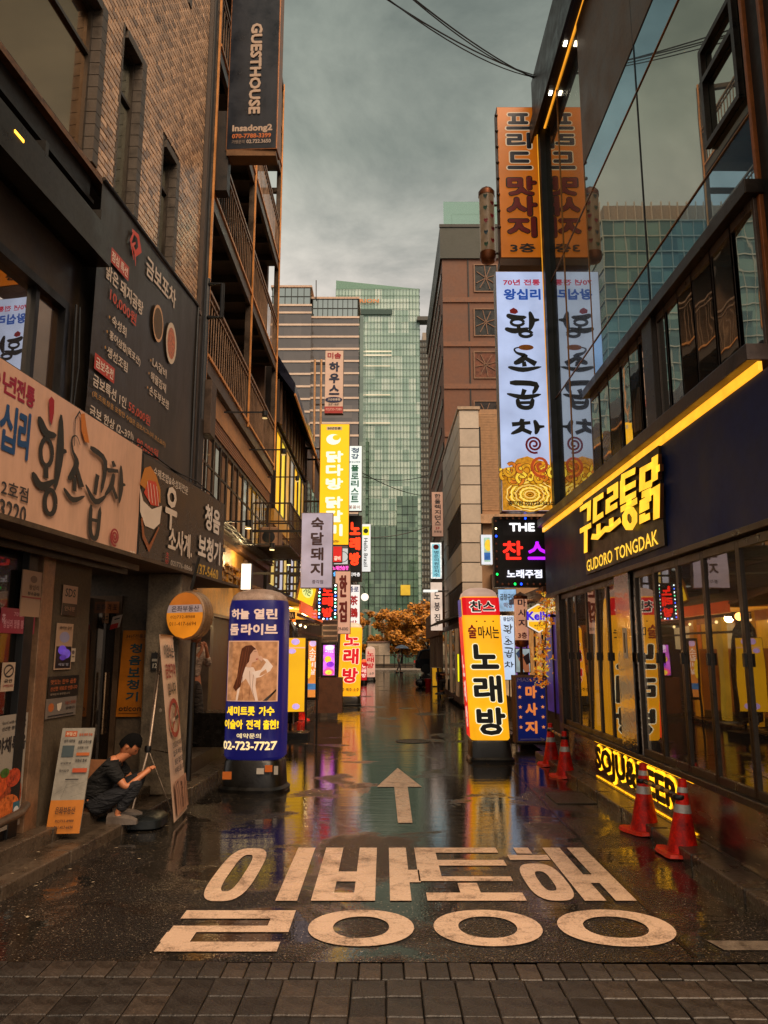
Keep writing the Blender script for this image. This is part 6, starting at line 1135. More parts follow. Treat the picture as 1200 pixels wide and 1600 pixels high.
# ================================================================== RIGHT side beyond the restaurant
rs = thing('shop_building', 'low street shop with brown canopy, purple lit window and menu pictures past the restaurant', 'building', (3.1, 17, 0))
MB().box(3.15, 13.2, .09, 6, 23.5, 2.75).build('wall', M('4c3a30', .6, 0, .4, 3, .2), rs); MB().box(2.75, 13.3, 2.7, 3.4, 23.5, 2.8).build('canopy', M('5a3826', .5, .2), rs)
for k, (y, m) in enumerate(((13.5, E('3a2470', .45, .5, 3)), (15.2, E('c88a4a', .5, .6, 5)), (16.9, E('8a5ad0', .45, .5, 4)), (18.6, E('d8b080', .5, .5, 4)), (20.3, E('c87a3a', .5, .5, 4)))):
    o = MB().box(3.1, y, .6, 3.15, y + 1.5, 2.4).build('shop_window', m, rs); MB().box(3.07, y - .06, .5, 3.1, y, 2.5).box(3.07, y + .72, .5, 3.1, y + .76, 2.5).box(3.07, y, 2.4, 3.1, y + 1.5, 2.48).build('frame', BROWN, o)
f = FY(806, 1014, 828, 1050, 15.2); sign('massage_photo_sign', 'small lit photo board of a back massage between the tube sign and navy lightbox', 'sign', f, .06, E('a8b8b8', .6, .4, 5), BLACK, [('p', [(.1, .3), (.5, .2), (.9, .5), (.95, 1), (.6, 1), (.3, .6)], E('b06a44', .6, .2)), ('p', [(.5, .35), (.95, .15), (1, .6), (.75, .7)], E('2a1c18', .4, .2)), ('p', [(.0, .2), (.3, .0), (.5, .2), (.2, .4)], E('3a4a6a', .5, .2))])
MB().box(f.P(.5, 1).x - .1, 15.2, .09, f.P(.5, 1).x + .1, 15.3, f.O.z).build('post', BLACK, [o for o in C.objects if o.name == 'massage_photo_sign'][0])
# garland of orange leaves at the restaurant corner
gl = thing('leaf_garland', 'hanging garland of orange and yellow artificial leaves at the restaurant corner', 'garland', (3.0, 13.5, 1.0)); mb = MB(); mb2 = MB()
for k in range(420):
    z = R.uniform(1.1, 2.75); x = 2.86 - (2.75 - z) * .12 + R.gauss(0, .07); y = 13.4 + R.gauss(0, .08); a, b_ = V3(R.uniform(-1, 1), R.uniform(-1, 1), R.uniform(-1, 1)).normalized() * R.uniform(.02, .05), V3(R.uniform(-1, 1), R.uniform(-1, 1), R.uniform(-1, 1)).normalized() * R.uniform(.02, .04); c = V3(x, y, z); (mb if k % 3 else mb2).quad(c - a, c - b_, c + a, c + b_)
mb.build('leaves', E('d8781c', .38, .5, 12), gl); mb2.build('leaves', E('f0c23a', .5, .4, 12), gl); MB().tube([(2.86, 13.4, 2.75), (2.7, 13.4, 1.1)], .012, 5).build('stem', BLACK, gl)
# beige panelled building with stepped panels facing the camera
bp = thing('panelled_building', 'beige square-panelled building with ribbon windows halfway down the right side', 'building', (3.0, 24, 0)); PB = [M('cabcac', .5, .0, .12, 1.2, .04), M('bfb1a2', .5, .0, .12, 1.2, .04)]
pa = FY(722, 640, 753, 1130, 24.0); zT = pa.O.z + pa.h; x0, x1 = pa.O.x, pa.O.x + pa.w
MB().box(x0 + .02, 24.03, .1, x1 - .0, 31, zT - .05).build('wall', M('3a3028', .7), bp)
n = 15; hh = (zT - .1) / n
for k in range(n): MB().box(x0, 24.0, .1 + k * hh, x1, 24.04, .1 + (k + 1) * hh - .035).build('panel', PB[k % 2], bp)
YE_ = 30.9
for k in range(n):
    for j in range(4):
        ya = 24.05 + j * 1.72
        if k in (4, 5, 8, 9) and j < 3:
            if k in (4, 8):
                o = MB().box(x0 + .03, ya, .1 + k * hh + .2, x0 + .05, ya + 1.7, .1 + (k + 2) * hh - .1).build('window', GLASS('3a4442', .5, .003, 0, (.8, .85, .85, 1)), bp)
                mb = MB()
                for s_ in range(4): mb.box(x0 - .01, ya + s_ * .42, .1 + k * hh + .2, x0 + .03, ya + s_ * .42 + .04, .1 + (k + 2) * hh - .1)
                mb.build('frame', M('5a4a3c', .4, .5), o)
            continue
        MB().box(x0 - .02, ya, .1 + k * hh, x0 + .02, ya + 1.69, .1 + (k + 1) * hh - .03).build('panel', PB[(k + j) % 2], bp)
MB().box(x0 - .06, 23.96, zT, x1 + .05, 31.05, zT + .1).build('coping', M('b09880', .5), bp)
MB().box(x0 - .1, 24.3, .1, x0 + .0, 30.8, 2.6).build('shop_front', M('4a382a', .5), bp); 
for k in range(6): MB().box(x0 - .14, 24.5 + k * 1.05, .3, x0 - .1, 25.3 + k * 1.05, 2.4).build('shop_window', (E('8a6a4a', .35, .6, 4), GLASS('1c1814', .3, .003, 0))[k % 2], bp)
MB().prism([(2.7, 25.0, 2.95), (1.75, 25.0, 2.65), (1.75, 25.0, 2.6), (2.7, 25.0, 2.88)], (0, 5.5, 0)).build('awning', M('3a342e', .4, .3), bp)
# pale brick wall face behind the big board
pw = thing('pale_brick_building', 'pale tan brick building end wall seen between the panelled building and the lit board', 'building', (6, 24.6, 0)); MB().box(x1 + .01, 24.6, .1, 12, 31, zT + .2).build('wall', M('a8815e', .6, 0, .15, 2, .1), pw)
mb = MB(); 
for k in range(60): mb.box(x1 + .02, 24.585, 6.2 + k * .055, x1 + 1.6, 24.6, 6.2 + k * .055 + .045)
mb.build('brick_courses', M('b28a64', .6, 0, .2, 8, .2), pw, kind='stuff'); MB().box(x1, 24.4, 5.75, x1 + 2, 24.6, 6.05).build('ledge', M('c09a78', .5), pw)
MB().box(x1 + .05, 24.5, 5.2, x1 + .12, 24.58, 9).build('duct', BLACK, pw)
for k in range(2): MB().box(x1 + .35, 24.35, 3.5 + k * 1.0, x1 + .75, 24.6, 4.1 + k * 1.0).build('vent', M('5a4a3e', .5, .3), pw)
# big brown block
Yb = 34.0; a = PY(695, 700, Yb); zt = PY(700, 405, Yb).z; br = thing('brown_tower_block', 'tall brown office block with square barred windows behind the lit boards', 'building', (6, Yb, 0)); BRW = M('6e4630', .6, 0, .2, .8, .1)
MB().box(a.x, Yb, .1, a.x + 10, 46, zt).build('wall', BRW, br); MB().box(a.x - .1, Yb - .1, zt, a.x + 10, 46, zt + 1.6).build('parapet', M('3a3d36', .5, .2, .2, 1), br)
MB().box(a.x - .12, Yb - .14, zt + 1.6, a.x + 10, Yb - .05, zt + 1.75).build('coping', M('2a2a26', .5), br)
for k in range(4): MB().box(a.x + .1 + k * 2.3, Yb - .02, zt + 1.8, a.x + 2.3 + k * 2.3, Yb, zt + 3.0).build('glass_rail', GLASS('5a8a70', .3, 0, .5, (.7, .9, .8, 1)), br)
MB().bar((a.x + .5, Yb + .1, zt + 2.4), (a.x + 9, Yb + .1, zt + 2.4), .05).bar((a.x + .5, Yb + .1, zt + 1.8), (a.x + .5, Yb + .1, zt + 2.4), .05).build('handrail', FRAME, br)
for r_, (v0, v1) in enumerate(((415, 455), (484, 524), (551, 590), (628, 665))):
    for cc_ in range(3):
        u0 = 742 + cc_ * 64; p, q = PY(u0, (v0 + v1) / 2, Yb), PY(u0 + 34, (v0 + v1) / 2, Yb); z1, z0 = PY(700, v0, Yb).z, PY(700, v1, Yb).z
        o = MB().box(p.x, Yb - .01, z0, q.x, Yb + .0, z1).build('window', M(('171a18', '171a18', '6a3a20', '2a201a')[r_], .3, .2, .5, 3), br)
        mb = MB().box(p.x - .06, Yb - .05, z0 - .06, p.x, Yb, z1 + .06).box(q.x, Yb - .05, z0 - .06, q.x + .06, Yb, z1 + .06).box(p.x, Yb - .05, z1, q.x, Yb, z1 + .06).box(p.x, Yb - .05, z0 - .06, q.x, Yb, z0)
        m_ = V3((p.x + q.x) / 2, Yb - .03, (z0 + z1) / 2)
        for k in range(8): t_ = k * math.pi / 4 + .3 + R.uniform(-.2, .2); mb.bar(m_, m_ + V3(math.cos(t_) * (q.x - p.x) * .48, 0, math.sin(t_) * (z1 - z0) * .48), .035)
        mb.build('frame', M('7a5a44', .5, .2), o)
    MB().box(a.x, Yb - .06, PY(700, v1 + 14, Yb).z - .12, a.x + 10, Yb, PY(700, v1 + 14, Yb).z + .12).build('floor_band', M('7a5038', .6), br)
MB().box(a.x + 1.2, Yb - .03, .1, a.x + 1.26, Yb, zt).build('joint', BLACK, br)
for k in range(18): 
    z = 2.5 + k * 1.05
    MB().box(a.x - .05, 34.4 + (k % 2) * 1.2, z, a.x, 45.5 - (k % 3), z + .3).build('side_window', M('2a1a12', .3, .2), br)
MB().box(a.x - .3, 35, 2.4, a.x + .1, 46, 3.6).build('shop_canopy', M('9a6444', .5), br)
for k in range(8): MB().box(a.x - .08, 35 + k * 1.4, .1, a.x + .0, 36.1 + k * 1.4, 2.4).build('shutter', M(('a88a6a', '6a4a34', '8a7058')[k % 3], .5), br)
# grey building behind, to close the right end
block('brown_building', 'brown building closing the right side at the crossing street', 4.2, 12, 47, 60, 14, M('5e4636', .6, 0, .3, .6), GLASS('2a2824', .4, .003, 0), sides='L')
# ================================================================== towers
def tower(name, label, Y, u0, u1, vt, depth, gm, bm, nx, nz, bw, bh, cat='tower'):
    p, q = PY(u0, vt, Y), PY(u1, vt, Y); zt = p.z
    t = thing(name, label, cat, ((p.x + q.x) / 2, Y, 0)); MB().box(p.x, Y, 0, q.x, Y + depth, zt).build('glass_wall', gm, t)
    mb = MB()
    for i in range(nx + 1): x = p.x + (q.x - p.x) * i / nx; mb.box(x - bw / 2, Y - .12, 0, x + bw / 2, Y - .002, zt)
    for j in range(nz + 1): z = zt * j / nz; mb.box(p.x, Y - .16, z - bh / 2, q.x, Y - .125, z + bh / 2)
    for j in range(nz + 1): z = zt * j / nz; mb.box(q.x + .002, Y, z - bh / 2, q.x + .1, Y + depth, z + bh / 2)
    mb.build('mullions', bm, t, kind='stuff'); return t, p.x, q.x, zt
def towerglass(c1, c2, c3, cells, refl=.25):
    m, nt = newmat('tower_glass'); lk = nt.links.new
    o = nd(nt, 'ShaderNodeOutputMaterial'); p = nd(nt, 'ShaderNodeBsdfPrincipled'); lk(p.outputs[0], o.inputs[0]); tc = nd(nt, 'ShaderNodeTexCoord'); mp = nd(nt, 'ShaderNodeMapping'); mp.inputs['Scale'].default_value = (cells[0], .013, cells[2]); mp.inputs['Location'].default_value = (.37, .5, .21); lk(tc.outputs['Object'], mp.inputs[0])
    sn = nd(nt, 'ShaderNodeVectorMath', operation='FLOOR'); lk(mp.outputs[0], sn.inputs[0]); wn_ = nd(nt, 'ShaderNodeTexWhiteNoise'); lk(sn.outputs[0], wn_.inputs[0])
    r = ramp_node(nt, wn_.outputs[0], [(0, rgb(c1)), (.55, rgb(c2)), (1, rgb(c3))]); lk(r.outputs[0], p.inputs['Base Color']); p.inputs['Roughness'].default_value = .12; p.inputs['Specular IOR Level'].default_value = .9
    n = nd(nt, 'ShaderNodeTexNoise'); n.inputs['Scale'].default_value = .12; n.inputs['Detail'].default_value = 5; lk(tc.outputs['Object'], n.inputs['Vector']); b = nd(nt, 'ShaderNodeBump'); b.inputs['Strength'].default_value = .4; b.inputs['Distance'].default_value = .6; lk(n.outputs[0], b.inputs['Height']); lk(b.outputs[0], p.inputs['Normal']); return m
t, xa, xb, zt = tower('green_glass_tower', 'tall pale green glass office tower with sloping top behind the brown tower', 120, 525, 655, 452, 14, towerglass('8eaea2', 'a8c4b8', 'cadcd2', (.9, 1, .5)), M('5e7e70', .4, .3, .2, .5, 0), 26, 52, .05, .07)
MB().prism([(xa, 120, zt), (xb, 120, zt), (xb, 120, zt + .05), (xa, 120, zt + 1.6)], (0, 14, 0)).build('crown', M('6f9484', .4, .2), t)
for v0, v1, u0, u1, c in ((483, 491, 560, 613, '2c4a44'), (548, 549.5, 560, 612, 'e8d8b8'), (554, 555.5, 560, 612, 'e8d8b8'), (616, 617.5, 560, 610, 'd8c8a8'), (660, 661.5, 560, 610, 'd8c8a8'), (571, 572, 560, 610, 'd8c8a8')):
    p, q = PY(u0, v1, 119.7), PY(u1, v0, 119.7); MB().box(p.x, 119.7, p.z, q.x, 119.8, q.z).build('floor_light', E(c, .8, .3, .3) if c != '2c4a44' else P(c), t)
f = FY(562, 467, 592, 473, 119.6); draw(f, t, [T('RION', .0, .0, 1, 1, E('c8783a', .7, .2), b=.06)], .02)
# reflections in its lower glass, built as darker blocks
p = PY(575, 955, 119.5)
for u0, u1, v0 in ((562, 578, 690), (578, 622, 820), (622, 655, 780)):
    p, q = PY(u0, v0, 121), PY(u1, v0, 121)
st = thing('reflected_dark_blocks', 'darker green glass block with stepped top standing before the pale green tower', 'building', (-1, 112, 0)); SGm = towerglass('4a6a5c', '5a7866', '70907e', (1.0, 1, .6))
for u0, u1, v0 in ((560, 577, 690), (577, 620, 822), (620, 652, 775)):
    p, q = PY(u0, v0, 112), PY(u1, v0, 112); MB().box(p.x, 112, 0, q.x, 116, p.z).build('glass_wall', SGm, st)
    mb = MB()
    for i in range(int((q.x - p.x) / .8) + 1): x = p.x + i * .8; mb.box(x - .03, 111.93, 0, x + .03, 111.998, p.z)
    for j in range(int(p.z / 1.2)): mb.box(p.x, 111.9, j * 1.2 - .03, q.x, 111.925, j * 1.2 + .03)
    mb.build('mullions', M('26382f', .4, .3, .2, .5, 0), st, kind='stuff')
p, q = PY(626, 914, 111.8), PY(641, 930, 111.8); MB().box(p.x, 111.8, q.z, q.x, 111.88, p.z).build('lit_window', E('c8a02c', .8, .3, .6), st)
k_ = PY(562, 955, 108); t = thing('entrance_canopy', 'angular steel and glass entrance canopy at the foot of the green buildings', 'canopy', (-1, 100, 0))
mb = MB().bar(PY(564, 952, 100), PY(602, 962, 100), .35).bar(PY(602, 962, 100), PY(628, 958, 100), .35).bar(PY(600, 962, 100), (PY(600, 962, 100).x, 100, 0), .3).bar(PY(578, 958, 100), (PY(578, 958, 100).x, 100, 0), .3)
mb.build('frame', M('a09a88', .4, .3), t); MB().box(-3.5, 100.4, 0, 3.0, 100.6, PY(600, 966, 100).z).build('glass_wall', SGm, t)
# brown banded tower
Y = 85; bt_ = thing('brown_banded_tower', 'brown office tower with pale floor bands and glass crown behind the left hanging signs', 'tower', (-7, Y, 0)); BT = towerglass('4c4846', '54504e', '625c58', (.5, 1, .66))
for (u0, u1, v0, dy, d) in ((438, 487, 449, 0, 12), (487, 561, 467, 1.2, 14)):
    p, q = PY(u0 - 14 if u0 == 438 else u0, v0, Y + dy), PY(u1, v0, Y + dy); vg = v0 + (28 if u0 == 438 else 29); zg = PY(u0, vg, Y + dy).z
    MB().box(p.x, Y + dy, 0, q.x, Y + dy + d, zg).build('wall', BT, bt_); MB().box(p.x + .15, Y + dy + .1, zg, q.x - .15, Y + dy + d, p.z).build('glass_crown', GLASS('26332e', .35, .003, 0, (.7, .8, .75, 1)), bt_)
    MB().box(p.x - .05, Y + dy - .05, p.z, q.x + .05, Y + dy + d, p.z + .25).build('coping', M('c8a890', .5), bt_)
    mb = MB(); nn = 6 if u0 == 438 else 9
    for i in range(nn + 1): x = p.x + .15 + (q.x - p.x - .3) * i / nn; mb.box(x - .04, Y + dy + .02, zg, x + .04, Y + dy + .1, p.z)
    mb.box(p.x, Y + dy + .03, (zg + p.z) / 2 - .04, q.x, Y + dy + .1, (zg + p.z) / 2 + .04); mb.build('mullions', M('1c2420', .5), bt_, kind='stuff')
    z = zg; n = 0
    while z > 2: MB().box(p.x - .03, Y + dy - .1, z - .12, q.x + .06, Y + dy - .0, z + .12).build('floor_band', M('d8c0ac', .5, 0, .1, .3, 0), bt_); z -= 1.52 if n else .95; n += 1; z -= .0
MB().box(PY(561, 600, Y).x + .02, Y + 1.4, 0, PY(567, 600, Y).x + .0, Y + 15, PY(561, 467, Y + 1.2).z - 2).build('side_glass', towerglass('5c6e66', '667a70', '708478', (1, 1, .5)), bt_)
MB().bar(PY(494, 467, 86), PY(494, 438, 86), .1).build('antenna', FRAME, bt_)
t, xa, xb, zt = tower('teal_glass_tower', 'broad teal glass tower off to the left, seen only mirrored in the restaurant glass', 80, 600 - 34 / 80 * 1110, 600 - 18.6 / 80 * 1110, 345, 26, towerglass('2e5058', '44686c', '6c8c88', (.55, 1, .5)), M('9aa09a', .4, .3, .2, .5, 0), 12, 26, .09, .14)
MB().box(xa + .5, 80.5, zt, xb - .5, 104, zt + 2.2).build('roof_louvres', M('8a7a6c', .5), t)
for k in range(16): MB().box(xa + .5 + k, 80.3, zt, xa + .6 + k, 80.5, zt + 2.6).build('roof_post', M('b0a090', .5), t)
# slim banded tower on the right of the green one
t, xa, xb, zt = tower('grey_banded_tower', 'slim grey tower with dense floor bands between the green tower and the brown block', 142, 651, 690, 533, 12, towerglass('5a5c50', '74746a', '8e8c7c', (.6, 1, .5)), M('3a3830', .5, .1, .2, .5, 0), 9, 52, .18, .35)
MB().box(xa + 1.2, 143, zt, xb, 150, zt + 2.2).box(xa + 2.4, 143, zt + 2.2, xb, 150, zt + 3.6).build('roof_block', M('9a8c7c', .5), t)
p, q = PY(652, 494, 119), PY(670, 500, 119); MB().box(p.x, 119, q.z, q.x, 121, p.z).build('roof_arm', M('4a4a44', .5), [o for o in C.objects if o.name == 'green_glass_tower'][0])
# building mass across, lower left, behind the alley end
block('brown_building', 'low pale building across the crossing street behind the orange trees', -14, -3.2, 78, 90, 9, M('8a7a6a', .6, 0, .2, .4), GLASS('3a3a34', .4, 0, 0))
# ================================================================== trees, fence, street end
def leafmat(cols):
    m, nt = newmat('leaf'); lk = nt.links.new
    o = nd(nt, 'ShaderNodeOutputMaterial'); p = nd(nt, 'ShaderNodeBsdfPrincipled'); lk(p.outputs[0], o.inputs[0]); gm = nd(nt, 'ShaderNodeNewGeometry'); r = ramp_node(nt, gm.outputs['Random Per Island'], [(i / (len(cols) - 1), rgb(c)) for i, c in enumerate(cols)]); lk(r.outputs[0], p.inputs['Base Color']); p.inputs['Roughness'].default_value = .5; return m
LEAF = leafmat(['6a4416', 'b4701c', 'd8963a', 'c07c24', '4c3814'])
def tree(name, label, x, y, h, r, n=2600, seed=1):
    rr = random.Random(seed); t = thing(name, label, 'tree', (x, y, .1)); mb = MB(); limbs = []
    mb.tube([(x, y, .1), (x + .1, y, h * .25), (x - .05, y, h * .5)], [.16, .12, .08], 8)
    for k in range(9):
        a = k * 2.4; z0 = h * (.28 + .03 * k); e_ = V3(x + math.cos(a) * r * rr.uniform(.45, .8), y + math.sin(a) * r * .7, z0 + h * rr.uniform(.15, .4)); mb.tube([(x, y, z0), (V3(x, y, z0) + e_) / 2 + V3(0, 0, .15), e_], [.06, .04, .015], 6); limbs.append(e_)
    mb.build('trunk', M('2a1c12', .7, 0, .3, 4, .3), t, smooth=True); lf = MB(); cl = []
    for k in range(44):
        a = rr.uniform(0, 6.28); q = math.sqrt(rr.random()); zz = rr.uniform(.3, 1.0); w = math.sin(math.pi * min(1, (zz - .12) * .95)) ** .6; cl.append((V3(x + math.cos(a) * r * q * w, y + math.sin(a) * r * q * w, h * zz), rr.uniform(.3, .6) * r * .42))
    for k in range(n):
        c, s_ = cl[rr.randrange(len(cl))]; d = V3(rr.gauss(0, 1), rr.gauss(0, 1), rr.gauss(0, .7)); d = d.normalized() * s_ * rr.random() ** .4; c2 = c + d; sz = rr.uniform(.08, .24); a1 = V3(rr.uniform(-1, 1), rr.uniform(-1, 1), rr.uniform(-.6, .6)).normalized() * sz; b1 = a1.orthogonal().normalized() * sz * .6; lf.quad(c2 - a1, c2 - b1, c2 + a1, c2 + b1)
    lf.build('crown', LEAF, t); return t
tree('street_tree', 'bushy orange leaved tree at the alley end, in the gap by the dark car', 1.7, 77, 5.5, 3.0, 8000, 3); tree('street_tree', 'wide orange leaved tree whose crown passes behind the brown block', 4.4, 78, 6.2, 2.8, 7000, 5); tree('street_tree', 'orange leaved tree peeking from behind the yellow karaoke pillar', -2.9, 78, 5.8, 2.0, 3600, 9)
fn = thing('metal_fence', 'black upright bar fence along the far pavement below the trees', 'fence', (0, 74, .13))
for x in range(-4, 8): MB().box(x - .04, 73.96, .13, x + .04, 74.04, 1.35).build('post', BLACK, fn)
MB().box(-4, 73.98, 1.22, 7, 74.02, 1.28).box(-4, 73.98, .3, 7, 74.02, .35).build('rail', BLACK, fn)
mb = MB()
for k in range(85): mb.box(-3.9 + k * .128, 73.99, .3, -3.88 + k * .128, 74.01, 1.25)
mb.build('bars', BLACK, fn, kind='stuff')
bo = thing('utility_booth', 'pale boxy street booth behind the fence left of the tree', 'booth', (-.6, 75.5, .1)); MB().box(-1.6, 75, .12, .55, 76.5, 2.5).build('body', M('c8b49c', .5, 0, .15, 1), bo, bevel=.03); MB().box(-1.7, 74.9, 2.5, .65, 76.6, 2.62).build('roof', M('8a6a5a', .5), bo)
MB().box(-1.2, 74.98, .4, -.5, 75, 2.2).build('door', M('a8947c', .5), bo)
# low balustrade wall on the far side
MB().box(-30, 74.3, .12, 30, 74.5, .5).build('low_wall', M('6a5a4a', .6), None, loc=(0, 74.4, .12), label='low stone wall running behind the black bar fence', cat='wall')
# round lamp and wires
p = PY(570, 933, 38); t = thing('globe_lamp', 'round white globe lamp on an arm far down the left side', 'lamp', (p.x, 38, p.z - .2)); MB().ball(p, .19, 16, 10).build('globe', E('fff0dc', 1.2, 0), t, smooth=True); MB().tube([p + V3(0, 0, .18), p + V3(-.1, 0, .5), (-2.7, 38, p.z + .6)], .025, 6).build('arm', BLACK, t)
p = PY(680, 925, 29); t = thing('street_lamp', 'flat white street lamp head on an arm over the right pavement', 'street lamp', (2.9, 29, .1)); MB().box(p.x - .45, 28.9, p.z - .0, p.x + .1, 29.15, p.z + .08).build('lamp_head', E('f4f4ec', .9, 0), t, bevel=.02); MB().tube([p + V3(0, 0, .02), (2.75, 29, p.z + .05), (2.75, 29, .1)], .045, 8).build('pole', STEEL, t, smooth=True)
for k, (u0, v0, u1, v1, sag) in enumerate(((636, -4, 836, 118, .25), (648, -4, 836, 121, .35), (668, -4, 838, 124, .2), (676, -4, 838, 121, .3))):
    a, b = PY(u0, v0, 9.0 - .1 * k), PY(u1, v1, 12.85); a = a + (a - b) * .6
    MB().tube([a + (b - a) * (i / 14) - V3(0, 0, sag * 4 * (i / 14) * (1 - i / 14)) for i in range(15)], .011 - .002 * (k % 2), 5).build('overhead_cable', BLACK, None, loc=(a.x, a.y, a.z), label=('topmost', 'second', 'third', 'lowest')[k] + ' thin black cable strung across the sky to the eave corner', cat='cable', group='overhead cables to the eave corner')
for k, (p, q) in enumerate((((-2.0, 26, 8.0), (3.1, 46, 12.5)), ((-2.2, 28, 9.2), (3.0, 44, 10.6)), ((-2.5, 33, 6.8), (2.7, 34, 7.5)))):
    p, q = Vector(p), Vector(q); MB().tube([p + (q - p) * (i / 12) - V3(0, 0, .5 * 4 * (i / 12) * (1 - i / 12)) for i in range(13)], .018, 5).build('overhead_cable', BLACK, None, loc=tuple(p), label=('long steep', 'middle', 'lowest short')[k] + ' sagging black cable crossing the far alley below the towers', cat='cable', group='cables crossing the far alley')
# bulky pipe at far left wall etc
t = thing('standing_pipe', 'pale curved gas pipe rising on the yellow wall by the dark parasol', 'pipe', (-2.9, 16.2, 2.4)); MB().tube([(-2.9, 16.2, 2.35), (-2.9, 16.2, 3.1), (-2.95, 16.35, 3.3), (-3.0, 16.4, 3.6)], .07, 10).build('tube', M('b08a6c', .4, .3), t, smooth=True)
# ================================================================== cones, bars, stands
CONE = M('dc1c08', .5, 0, .5, 5, .12, (1, 1, 1), .3); CONEB = M('e83010', .5, 0, .3, 5, .12); REFL = M('b8b0a8', .35, .2, .2, 8, .05)
def cone(loc, label, s=1.0, tilt=(0, 0), grp='traffic cones along the kerbs'):
    t = thing('traffic_cone', label, 'traffic cone', (0, 0, 0), grp); rr = random.Random(int(abs(loc[0] * 100)))
    prof = [(.145, .025), (.135, .05), (.118, .12), (.068, .39), (.05, .5), (.036, .6), (.033, .64), (.02, .645)]
    MB().lathe(prof, (0, 0, 0), 28).build('cone_body', CONE, t, smooth=True)
    n = 24; mb = MB()
    for zt_, o_ in ((.0, 0), (.028, 1)): 
        for k in range(n):
            a = 2 * math.pi * k / n; c, s_ = math.cos(a), math.sin(a); q = (abs(c) ** 5 + abs(s_) ** 5) ** .2; r_ = .205 * (1 + .03 * math.sin(5 * a + rr.random())) - .01 * o_
            mb.v.append(V3(r_ * c / q, r_ * s_ / q, zt_ + .012 * max(0, math.sin(3 * a + 1 + rr.random() * .3))))
    for k in range(n): mb.f.append((k, (k + 1) % n, n + (k + 1) % n, n + k))
    mb.f.append(tuple(range(n, 2 * n))); mb.f.append(tuple(range(n))[::-1]); mb.build('base', CONEB, t)
    def band(z0, z1, nm='reflective_band'):
        def rz(z): return np_interp(z, [p[1] for p in prof], [p[0] for p in prof]) + .003
        MB().lathe([(rz(z0), z0), (rz((z0 + z1) / 2), (z0 + z1) / 2), (rz(z1), z1)], (0, 0, 0), 28).build(nm, REFL, t, smooth=True)
    band(.36, .43); band(.53, .575)
    t.location = loc; t.scale = (s, s, s); t.rotation_euler = (tilt[0], tilt[1], rr.uniform(0, 1)); LOC[t.name] = Vector(loc); return t
def np_interp(x, xs, ys):
    for i in range(len(xs) - 1):
        if xs[i] <= x <= xs[i + 1]: return ys[i] + (ys[i + 1] - ys[i]) * (x - xs[i]) / max(1e-6, xs[i + 1] - xs[i])
    return ys[0] if x < xs[0] else ys[-1]
def gp(u, v, z=0): p = PZ(u, v, z); return (p.x, p.y, z)
c1 = cone(gp(1067, 1336), 'frontmost traffic cone standing before the steel kick plate', .96, (.0, .06)); c2 = cone(gp(1008, 1300), 'traffic cone tied by a bar to the frontmost cone', .98, (0, .03))
c3 = cone(gp(884, 1214), 'traffic cone by the drain, with the deep red puddle reflection', .94); c4 = cone(gp(862, 1196, .0), 'traffic cone tucked closest to the navy lightbox', .96)
c5 = cone(gp(470, 1125), 'traffic cone at the foot of the yellow standing banner', .95)
def conebar(a, b, z, label):
    a, b = LOC[a.name] + V3(0, 0, z), LOC[b.name] + V3(0, 0, z); t = thing('cone_bar', label, 'barrier bar', (a + b) / 2); n = 9; d = (b - a) / n
    for k in range(n): MB().tube([a + d * k, a + d * (k + 1)], .02, 10).build('stripe', (M('c89018', .4), M('15120f', .35))[k % 2] if k not in (0, n - 1) else M('15120f', .35), t, smooth=True)
    for q in (a, b): MB().lathe([(.05, -.02), (.056, -.01), (.056, .01), (.05, .02)], q, 16).build('end_ring', M('15120f', .4), t, smooth=True)
conebar(c2, c1, .47, 'black and yellow bar joining the two frontmost traffic cones'); conebar(c4, c3, .52, 'striped bar joining the two further traffic cones')
